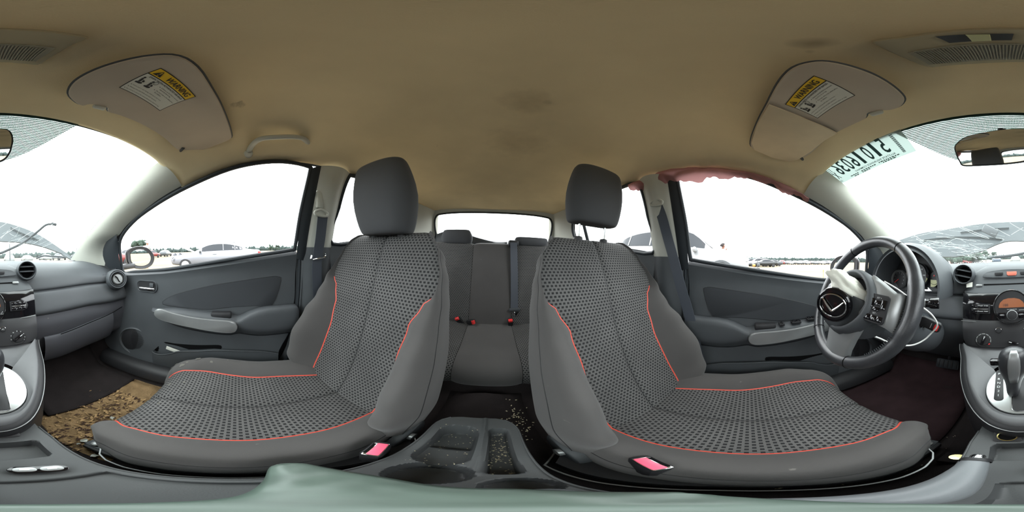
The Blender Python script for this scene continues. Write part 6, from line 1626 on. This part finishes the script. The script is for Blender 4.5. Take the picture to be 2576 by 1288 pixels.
def build_car(nm, kind, paint, loc, ang, label, group=None, detail=True, hood_up=False, body=None):
    L, st_ = car_profile(kind); t = thing(nm, label, 'car', V(loc), group)
    t.rotation_euler = (0, 0, ang)
    A = Matrix.Translation(V(loc)) @ Matrix.Rotation(ang, 4, 'Z')
    def loc_build(mb, name, m, par, **k):
        o = mb.build(name, m, None, base=(0, 0, 0), **k); o.location = (0, 0, 0); o.parent = par; return o
    # dense stations
    tb = cat_rom([V((s_[0], s_[1], s_[2])) for s_ in st_], 3); tr2 = cat_rom([V((s_[0], s_[3], s_[4])) for s_ in st_], 3); tw = cat_rom([V((s_[0], s_[5], 0)) for s_ in st_], 3)
    rings = []
    for a, b, c in zip(tb, tr2, tw):
        x = a.x; zb2, zl, zr, wb2, wr2 = a.y, a.z, max(b.y, a.z), b.z, c.y
        sec_ = [(-wb2 * .80, zb2), (-wb2 * .96, zb2 + .10), (-wb2, zb2 + (zl - zb2) * .55), (-wb2 * .97, zl - .02), (-(wb2 * .94), zl), (-(wr2 + (wb2 * .9 - wr2) * .12), zr - (zr - zl) * .10), (-wr2 * .75, zr), (0, zr + .012)]
        sec_ = sec_ + [(-q[0], q[1]) for q in sec_[:-1][::-1]]
        rings.append([V((y, x, z)) for y, z in sec_])                # local: y = length, nose at 0, +y to the tail; x lateral
    bd = loc_build(MB().loft(rings), 'body', paint, t, sharp=50)
    # window band, slightly proud
    n0 = [i for i, r in enumerate(rings) if r[5].z - r[4].z > .12]
    for sd, (ia, ib) in ((-1, (4, 5)), (1, (10, 9))):
        if not n0: break
        rws = []
        for i in n0:
            a = rings[i][ia]; b = rings[i][ib]; rws.append([a.lerp(b, .10) + V((sd * .012, 0, 0)), a.lerp(b, .93) + V((sd * .012, 0, .0))])
        loc_build(MB().grid(rws), 'side_window', M_carglass, t)
        if detail:
            for q in (len(rws) // 2, int(len(rws) * .80)):
                loc_build(MB().tube([rws[q][0] + V((sd * .004, 0, 0)), rws[q][1] + V((sd * .004, 0, 0))], .022, 5), 'window_pillar', paint, t)
    # screens
    i0, i1 = n0[0] - 1, n0[0] + 3
    f_ = MB(); f_.grid([[rings[i][5].lerp(rings[i][9], u_) + V((0, -.02, .012)) for u_ in (.08, .3, .5, .7, .92)] for i in range(max(0, n0[0] - 1), n0[0] + 3)]); loc_build(f_, 'front_screen', M_carglass, t)
    f_ = MB(); f_.grid([[rings[i][5].lerp(rings[i][9], u_) + V((0, .02, .012)) for u_ in (.08, .3, .5, .7, .92)] for i in range(n0[-1] - 3, min(len(rings), n0[-1] + 1))]); loc_build(f_, 'rear_screen', M_carglass, t)
    R_ = .36 if kind == 'suv' else .32
    for y in (.82, L - .95):
        for sd in (-1, 1):
            hw = .945 if kind == 'suv' else .885
            w_ = loc_build(MB().lathe([(R_ * .45, .0), (R_ * .9, .0), (R_, -.03), (R_, -.19), (R_ * .9, -.22)], (sd * (hw + .02), y, R_), (sd, 0, 0), 20), 'wheel', M_tyre, t)
            if detail:
                q = loc_build(MB().lathe([(R_ * .64, .004), (R_ * .60, .012), (R_ * .14, .0), (.0005, .01)], (sd * (hw + .02), y, R_), (sd, 0, 0), 20, cap=False), 'rim', M_silver, w_)
    if detail:
        for sd in (-1, 1):
            hw = .95 if kind == 'suv' else .93
            zz = 1.08 if kind == 'suv' else .98
            loc_build(MB().box((sd * (hw + .05), 1.62, zz), (.20, .12, .13), .05), 'door_mirror', paint if kind == 'suv' else M_door, t)
            loc_build(MB().box((sd * (hw + .0), 2.35, zz - .12), (.03, .20, .035), .012), 'door_handle', M_silver, t)
            loc_build(MB().box((sd * .70, .10, .74 if kind == 'sedan' else .86), (.30, .16, .11), .04), 'headlight', M_glass2, t)
            loc_build(MB().box((sd * .76, L - .10, .90 if kind == 'sedan' else 1.0), (.22, .14, .12), .03), 'tail_light', M_red, t)
        loc_build(MB().tube([V((0, 3.35, 1.42)), V((0, 3.42, 1.49)), V((0, 3.52, 1.42))], .02, 6), 'roof_aerial', M_door, t) if kind == 'sedan' else None
    return t
M_glass2 = mat('headlight_lens', (170, 176, 180), .1, spec=.8)
def place(px, dist): p = Pd(px, 644, dist); return V((p.x, p.y, GZ))
# silver sedan on the passenger side: side on, nose towards the front of our car
cpx = 545; c = place(cpx, 9.2)
az = math.radians((cpx - FR) / 2576 * 360)
dirv = V((c.x, c.y, 0)).normalized()                                 # away from camera
right = V((dirv.y, -dirv.x, 0))                                      # to the right in the photo
# local +y (towards tail) points right in the photo
ang = math.atan2(-right.x, right.y)
nose = c - right * 2.45
sed = build_car('car', 'sedan', PAINT['silver'], nose, ang, 'silver sedan with crumpled nose parked beyond the passenger window')
# crumpled front and popped bonnet of the sedan
def CL(x, y, z): return V((x, y, z))
m_ = MB(); random.seed(61); rows = []
for i in range(9):
    rows.append([CL(-.80 + 1.6 * j / 8, .10 + 1.15 * i / 8, .92 + .55 * (1 - i / 8) + .05 * noise.noise(V((i * .7, j * .7, 3)))) for j in range(9)])
o = m_.grid(rows).build('bonnet', PAINT['white'], None, base=(0, 0, 0), solid=.02); o.location = (0, 0, 0); o.parent = sed
m_ = MB(); 
for i in range(14):
    x = random.uniform(-.8, .8); y = random.uniform(-.1, .7); m_.box((x, y, random.uniform(.55, .9)), (random.uniform(.1, .4), random.uniform(.1, .3), random.uniform(.05, .2)), .02, R=Matrix.Rotation(random.random() * 2, 3, 'X') @ Matrix.Rotation(random.random(), 3, 'Z'))
o = m_.build('crumpled_front', PAINT['silver'], None, base=(0, 0, 0)); o.location = (0, 0, 0); o.parent = sed; o['kind'] = 'stuff'
# white suv on the driver's side, nose to the right in the photo
c = place(1868, 5.0); dirv = V((place(1800, 5).x, place(1800, 5).y, 0)).normalized(); right = V((dirv.y, -dirv.x, 0)); back = (-right * 1.0 + dirv * .10).normalized()
ang = math.atan2(-back.x, back.y); nose = place(1878, 5.9)
suv = build_car('car', 'suv', PAINT['white'], nose, ang, 'white SUV with dark wheel arches just outside the driver window')
for sd in (-1, 1):
    o = MB().lathe([(.44, -.02), (.44, .012), (.385, .014), (.36, -.02)], (sd * .965, .84, .40), (sd, 0, 0), 28, cap=False).build('wheel_arch', M_door, None, base=(0, 0, 0)); o.location = (0, 0, 0); o.parent = suv
suv.scale = (1.22, 1.0, 1.22)
# rows of parked cars far across the yard
random.seed(90)
protos = {}
def copy_tree(o, par=None):
    c_ = o.copy(); C.objects.link(c_); c_.parent = par
    for ch in list(o.children): copy_tree(ch, c_)
    return c_
cols_ = ['white', 'silver', 'grey', 'white', 'black', 'silver', 'white', 'red', 'blue', 'white', 'grey']
def far_car(i, px, dist, kind, col_, ang, label, group=None):
    k = (kind, col_); p = place(px, dist)
    if k not in protos:
        o = build_car('car', kind, PAINT[col_], p, ang, label, group, detail=False); protos[k] = o
    else:
        o = copy_tree(protos[k]); o.location = p; o.rotation_euler = (0, 0, ang); o['label'] = label
        if group: o['group'] = group
    return o
far_car(0, 1893, 30, 'sedan', 'black', math.radians(15), 'black sedan at the near end of the far parked row')
far_car(1, 1880, 33, 'suv', 'silver', math.radians(15), 'silver car parked just left of the black sedan')
far_car(2, 1918, 37, 'sedan', 'grey', math.radians(12), 'grey car parked just right of the black sedan')
far_car(3, 1868, 40, 'suv', 'blue', math.radians(12), 'dark car farthest left in the row near the white SUV')
ordn = ['first', 'second', 'third', 'fourth', 'fifth', 'sixth', 'seventh', 'eighth', 'ninth', 'tenth', 'eleventh', 'twelfth', 'thirteenth', 'fourteenth', 'fifteenth', 'sixteenth']
def row_car(kind, col_, loc, ang, label, group):
    k = (kind, col_)
    if k not in protos:
        o = build_car('car', kind, PAINT[col_], loc, ang, label, group, detail=False); protos[k] = o
    else:
        o = copy_tree(protos[k]); o.location = loc; o.rotation_euler = (0, 0, ang); o['label'] = label; o['group'] = group
    return o
G1 = 'cars parked in long rows across the yard'; i = 0
for r_, xx in enumerate((-58, -66, -74, -82)):
    for k in range(11):
        y_ = (9 + k * 3.3) * (-xx / 58.0) + r_ * 1.1; col_ = cols_[(i * 7 + r_) % 11]; kind = ['sedan', 'hatch', 'suv'][(i * 5 + r_) % 3]
        lb = '%s car, %s from the black sedan in the nearest long row' % (col_, ordn[k]) if r_ == 0 else ('%s car, %s from the black sedan in the second long row' % (col_, ordn[k]) if r_ == 1 else '%s car, %s from the black sedan in the %s long row' % (col_, ordn[k], ('', '', 'third', 'rearmost')[r_]))
        row_car(kind, col_, V((xx, y_, GZ)), math.radians(90 + random.uniform(-4, 4)), lb, G1 if r_ < 2 else 'cars in the rearmost long rows'); i += 1
G2 = 'cars parked far off beyond the cracked windshield'
for k in range(15):
    col_ = cols_[(k * 3 + 1) % 11]; x_ = -26 + k * 4.0
    row_car(['sedan', 'hatch', 'suv'][k % 3], col_, V((x_, 36 + (k % 2) * 1.0, GZ)), math.radians(180 + random.uniform(-5, 5)), '%s car, %s from the driver pillar in the row beyond the cracked windshield' % (col_, ordn[k]), G2)
G3 = 'cars parked beyond the nose of the silver sedan'
for px, dist, col_ in ((318, 14, 'red'), (342, 20, 'white'), (372, 26, 'red'), (396, 33, 'red'), (425, 40, 'grey')):
    far_car(i, px, dist, 'hatch', col_, math.radians(70 + i * 13 % 40), {318: 'red car low at the front corner of the passenger window', 342: 'white car just below the passenger door mirror', 372: 'red car seen right under the passenger mirror glass', 396: 'small red car between mirror and silver sedan nose', 425: 'grey car nearest the nose of the silver sedan'}[px], G3); i += 1
far_car(99, 2443, 31, 'hatch', 'red', math.radians(80), 'red and white car low behind the crushed part of the windshield')

# ------------------------------------------------------------------ poles, stake, generator
def pole(px, dist, h, r_, label, arms=0, cat='pole', nm='light_pole'):
    p = place(px, dist); t = thing(nm, label, cat, p); MB().tube([p, p + V((0, 0, h))], [r_, r_ * .6], 8).build('mast', M_door, t)
    for k in range(arms):
        d = V((p.x, p.y, 0)).normalized(); rr = V((d.y, -d.x, 0)); MB().tube([p + V((0, 0, h * (.97 - .12 * k))) - rr * h * .05, p + V((0, 0, h * (.97 - .12 * k))) + rr * h * .05], r_ * .6, 5).build('cross_arm', M_door, t)
pole(193, 60, 3.6, .12, 'utility mast with cross arms at the passenger corner of the windshield', 4, nm='utility_mast')
pole(25, 14, 2.2, .07, 'plain grey post below the raised hood')
pole(2086, 90, 3.3, .12, 'thin mast standing over the far row of cars')
pole(1906, 16, 1.9, .035, 'white thin pole behind the yard generator')
p = place(2071, 7.0); t = thing('marker_stake', 'short wooden marker stake with yellow tip in the sand', 'stake', p)
MB().tube([p, p + V((0, 0, .62))], .012, 6).build('stake', M_leaf, t); MB().tube([p + V((0, 0, .60)), p + V((0, 0, .66))], .016, 6).build('painted_tip', M_yellow, t)
p = place(1902, 8.5); gn = thing('generator', 'small dark wheeled generator cart standing on the sand', 'generator', p)
MB().box(p + V((0, 0, .52)), (.36, .42, .30), .04).build('engine', M_black, gn); MB().box(p + V((0, -.10, .80)), (.16, .16, .14), .05).build('tank', mat('generator_amber', (190, 130, 60), .4), gn); MB().box(p + V((0, .14, .82)), (.18, .14, .16), .04).build('air_box', M_door, gn)
for dx in (-.16, .16):
    for dy in (-.2, .2): MB().tube([p + V((dx, dy, .42)), p + V((dx, dy, 0))], .02, 6).build('leg', M_red if dy < 0 else M_black, gn)
# ------------------------------------------------------------------ door mirrors
for s in (1, -1):
    if s == 1: c = P(352, 649, x=.93)
    else: c = V((-.93, P(352, 649, x=.93).y - .02, P(352, 649, x=.93).z))
    if s == -1: c = P(2125, 672, x=-.93)
    dm = thing('door_mirror', 'black oval door mirror outside the %s window' % names[s], 'door mirror', c)
    n = V((-s * .42, -.905, .0)).normalized(); f = Fr(c, V((0, 0, 1)).cross(n), (0, 0, 1))
    if s == -1: f = Fr(c, V((0, 0, 1)).cross(n), (0, 0, 1))
    ol = closed_cr([V((x * -s * -1, y, 0)) for x, y in ((-.085, .050), (-.02, .072), (.05, .064), (.095, .030), (.108, -.010), (.085, -.050), (.03, -.068), (-.04, -.060), (-.082, -.030), (-.092, .01))], 5)
    rings = [[f(p.x * k, p.y * k, z) for p in ol] for k, z in ((.35, -.09), (.75, -.075), (1.04, -.035), (1.14, .0), (1.08, .008), (.83, .002))]
    MB().loft(rings, cap=True).build('mirror_housing', M_black, dm)
    MB().add([f(p.x * .81, p.y * .81, .0045) for p in ol], [tuple(range(len(ol)))]).build('mirror_glass', M_mirror, dm, smooth=False)
    MB().box(c + V((-s * .12, -.0 + .03, -.05)), (.16, .05, .035), .012).build('mirror_foot', M_black, dm)

# ------------------------------------------------------------------ people
M_skin = mat('skin_brown', (120, 82, 66), .55); M_skin2 = mat('skin_light', (196, 150, 128), .55); M_hair = mat('dark_hair', (34, 28, 28), .8)
M_shirt = mat('pale_shirt', (216, 204, 190), .9); M_shirt2 = mat('grey_shirt', (150, 156, 160), .9); M_trous = mat('dark_trousers', (52, 54, 62), .9); M_cap = mat('pale_hat', (170, 178, 184), .9)
def person(base, face, hgt, skin, shirt, label, seed, bend=0.0, hat=False, hand_up=False):
    k = hgt / 1.75; F_ = V((math.sin(face), math.cos(face), 0)); R_ = V((F_.y, -F_.x, 0)); U = V((0, 0, 1))
    t = thing('person', label, 'person', base)
    def B(r, f, u):                                        # bend about the hip
        if u > .95 and bend: dz = u - .95; f = f + dz * math.sin(bend); u = .95 + dz * math.cos(bend)
        return base + (R_ * r + F_ * f + U * u) * k
    J = {'pel': (0, 0, .98), 'sp': (0, 0, 1.15), 'ch': (0, .0, 1.33), 'nk': (0, 0, 1.47), 'hd0': (0, .01, 1.56), 'hd1': (0, .015, 1.66), 'hd2': (0, .0, 1.72)}
    vs = []; ed = []; rad = []; idx = {}
    def add(n_, p, r, par=None):
        idx[n_] = len(vs); vs.append(B(*p)); rad.append(r * k)
        if par: ed.append((idx[par], idx[n_]))
    add('pel', (0, 0, .95), .145); add('sp', (0, 0, 1.15), .125, 'pel'); add('ch', (0, 0, 1.32), .145, 'sp'); add('nb', (0, 0, 1.44), .075, 'ch'); add('nk', (0, 0, 1.50), .052, 'nb'); add('jaw', (0, .02, 1.565), .066, 'nk'); add('hd', (0, .012, 1.64), .088, 'jaw'); add('tp', (0, 0, 1.70), .066, 'hd')
    for sd, n_ in ((-1, 'l'), (1, 'r')):
        add('hip' + n_, (sd * .09, 0, .88), .10, 'pel'); add('kn' + n_, (sd * .10, .02, .50), .062, 'hip' + n_); add('an' + n_, (sd * .10, -.01, .09), .042, 'kn' + n_); add('to' + n_, (sd * .11, .14, .035), .036, 'an' + n_)
        add('sh' + n_, (sd * .18, 0, 1.40), .062, 'ch'); add('el' + n_, (sd * .24, .03 + (.12 if hand_up and sd < 0 else 0), 1.13), .044, 'sh' + n_)
        if hand_up and sd < 0: hp_ = (sd * .08, .14, 1.42)
        else: hp_ = (sd * .22, .20, .98)
        add('wr' + n_, hp_, .030, 'el' + n_)
        w_ = V(hp_); dd = (V(hp_) - V((sd * .24, .03, 1.13))).normalized()
        add('pm' + n_, tuple(w_ + dd * .06), .034, 'wr' + n_)
        for q, (ox_, ln_) in enumerate(((-.03, .075), (-.012, .09), (.008, .085), (.026, .07))): add('f%d' % q + n_, tuple(w_ + dd * (.06 + ln_) + V((ox_, .01, 0))), .009, 'pm' + n_)
        add('th' + n_, tuple(w_ + dd * .06 + V((-sd * .05, .02, 0))), .010, 'pm' + n_)
    me = bpy.data.meshes.new('body'); me.from_pydata([tuple(v_ - base) for v_ in vs], ed, []); o = bpy.data.objects.new('body', me); C.objects.link(o); o.parent = t
    me.materials.append(skin); sk = o.modifiers.new('skin', 'SKIN'); sk.use_smooth_shade = True
    for i, r in enumerate(rad): me.skin_vertices[0].data[i].radius = (r, r)
    me.skin_vertices[0].data[0].use_root = True
    ss = o.modifiers.new('s', 'SUBSURF'); ss.levels = 1; ss.render_levels = 1
    # shirt, trousers, hair, face
    def shell(lst, m, nm):
        m_ = MB(); m_.loft([[B(cx + rx * math.cos(a_), cy2 + ry * math.sin(a_), z) for a_ in [2 * PI * i / 18 for i in range(18)]] for cx, cy2, z, rx, ry in lst]); return m_.build(nm, m, t)
    shell([(0, 0, .90, .17, .13), (0, 0, 1.0, .165, .125), (0, 0, 1.15, .155, .12), (0, 0, 1.30, .185, .135), (0, 0, 1.40, .19, .125), (0, 0, 1.46, .10, .08), (0, 0, 1.485, .066, .062)], shirt, 'shirt')
    for sd, n_ in ((-1, 'l'), (1, 'r')):
        a = vs[idx['sh' + n_]]; b = vs[idx['el' + n_]]; MB().tube([a.lerp(b, -.1), a.lerp(b, .4), a.lerp(b, .85)], [.075 * k, .066 * k, .060 * k], 12).build('sleeve', shirt, t)
        a = vs[idx['hip' + n_]]; b = vs[idx['kn' + n_]]; c_ = vs[idx['an' + n_]]; MB().tube([a + U * .08, a.lerp(b, .4), b, c_ + U * .0], [.115 * k, .098 * k, .080 * k, .066 * k], 12).build('trouser_leg', M_trous, t)
    H = vs[idx['hd']]; hf = (F_ * math.cos(bend) - U * math.sin(bend)); hu = (U * math.cos(bend) + F_ * math.sin(bend))
    rings = []
    for a_ in (1.45, 1.2, .9, .6, .3, .0, -.3):
        rings.append([H + (hu * math.sin(a_) * .115 + (R_ * math.cos(q) * .098 + hf * (math.sin(q) * .105 - .014 - .020 * (a_ < .35))) * math.cos(a_) * (1 if not (math.sin(q) > .3 and a_ < .35) else .80)) * k for q in [2 * PI * i / 20 for i in range(20)]])
    MB().loft(rings).build('hair', M_hair, t)
    for sd in (-1, 1):
        MB().box(H + (R_ * sd * .032 + hf * .088 + hu * .004) * k, (.018, .012, .010), .003).build('eye', M_ink, t); MB().box(H + (R_ * sd * .094 - hu * .01) * k, (.018, .03, .05), .008).build('ear', skin, t)
    MB().box(H + (hf * .100 - hu * .022) * k, (.024, .028, .036), .010).build('nose', skin, t); MB().box(H + (hf * .088 - hu * .058) * k, (.046, .010, .012), .003).build('mouth', M_red if False else M_curtain, t)
    if hat:
        hb_ = H + hu * .045 * k
        rg = [[hb_ + (R_ * math.cos(q) * rx + hf * math.sin(q) * rx * 1.1 + hu * z) * k for q in [2 * PI * i / 24 for i in range(24)]] for rx, z in ((.185, -.015), (.19, -.008), (.112, .005), (.108, .06), (.085, .095), (.03, .105))]
        MB().loft(rg).build('sun_hat', M_cap, t)
    return t
p = place(1818, 6.9); person(p, math.radians(-30), 1.76, M_skin, M_shirt, 'person with dark hair in a pale top standing behind the white SUV, hand raised', 1, hand_up=True)
p = place(365, 10.4); person(p, math.radians(200), 1.80, M_skin2, M_shirt2, 'person in a wide pale hat leaning over the open bonnet of the silver sedan', 2, bend=.42, hat=True)
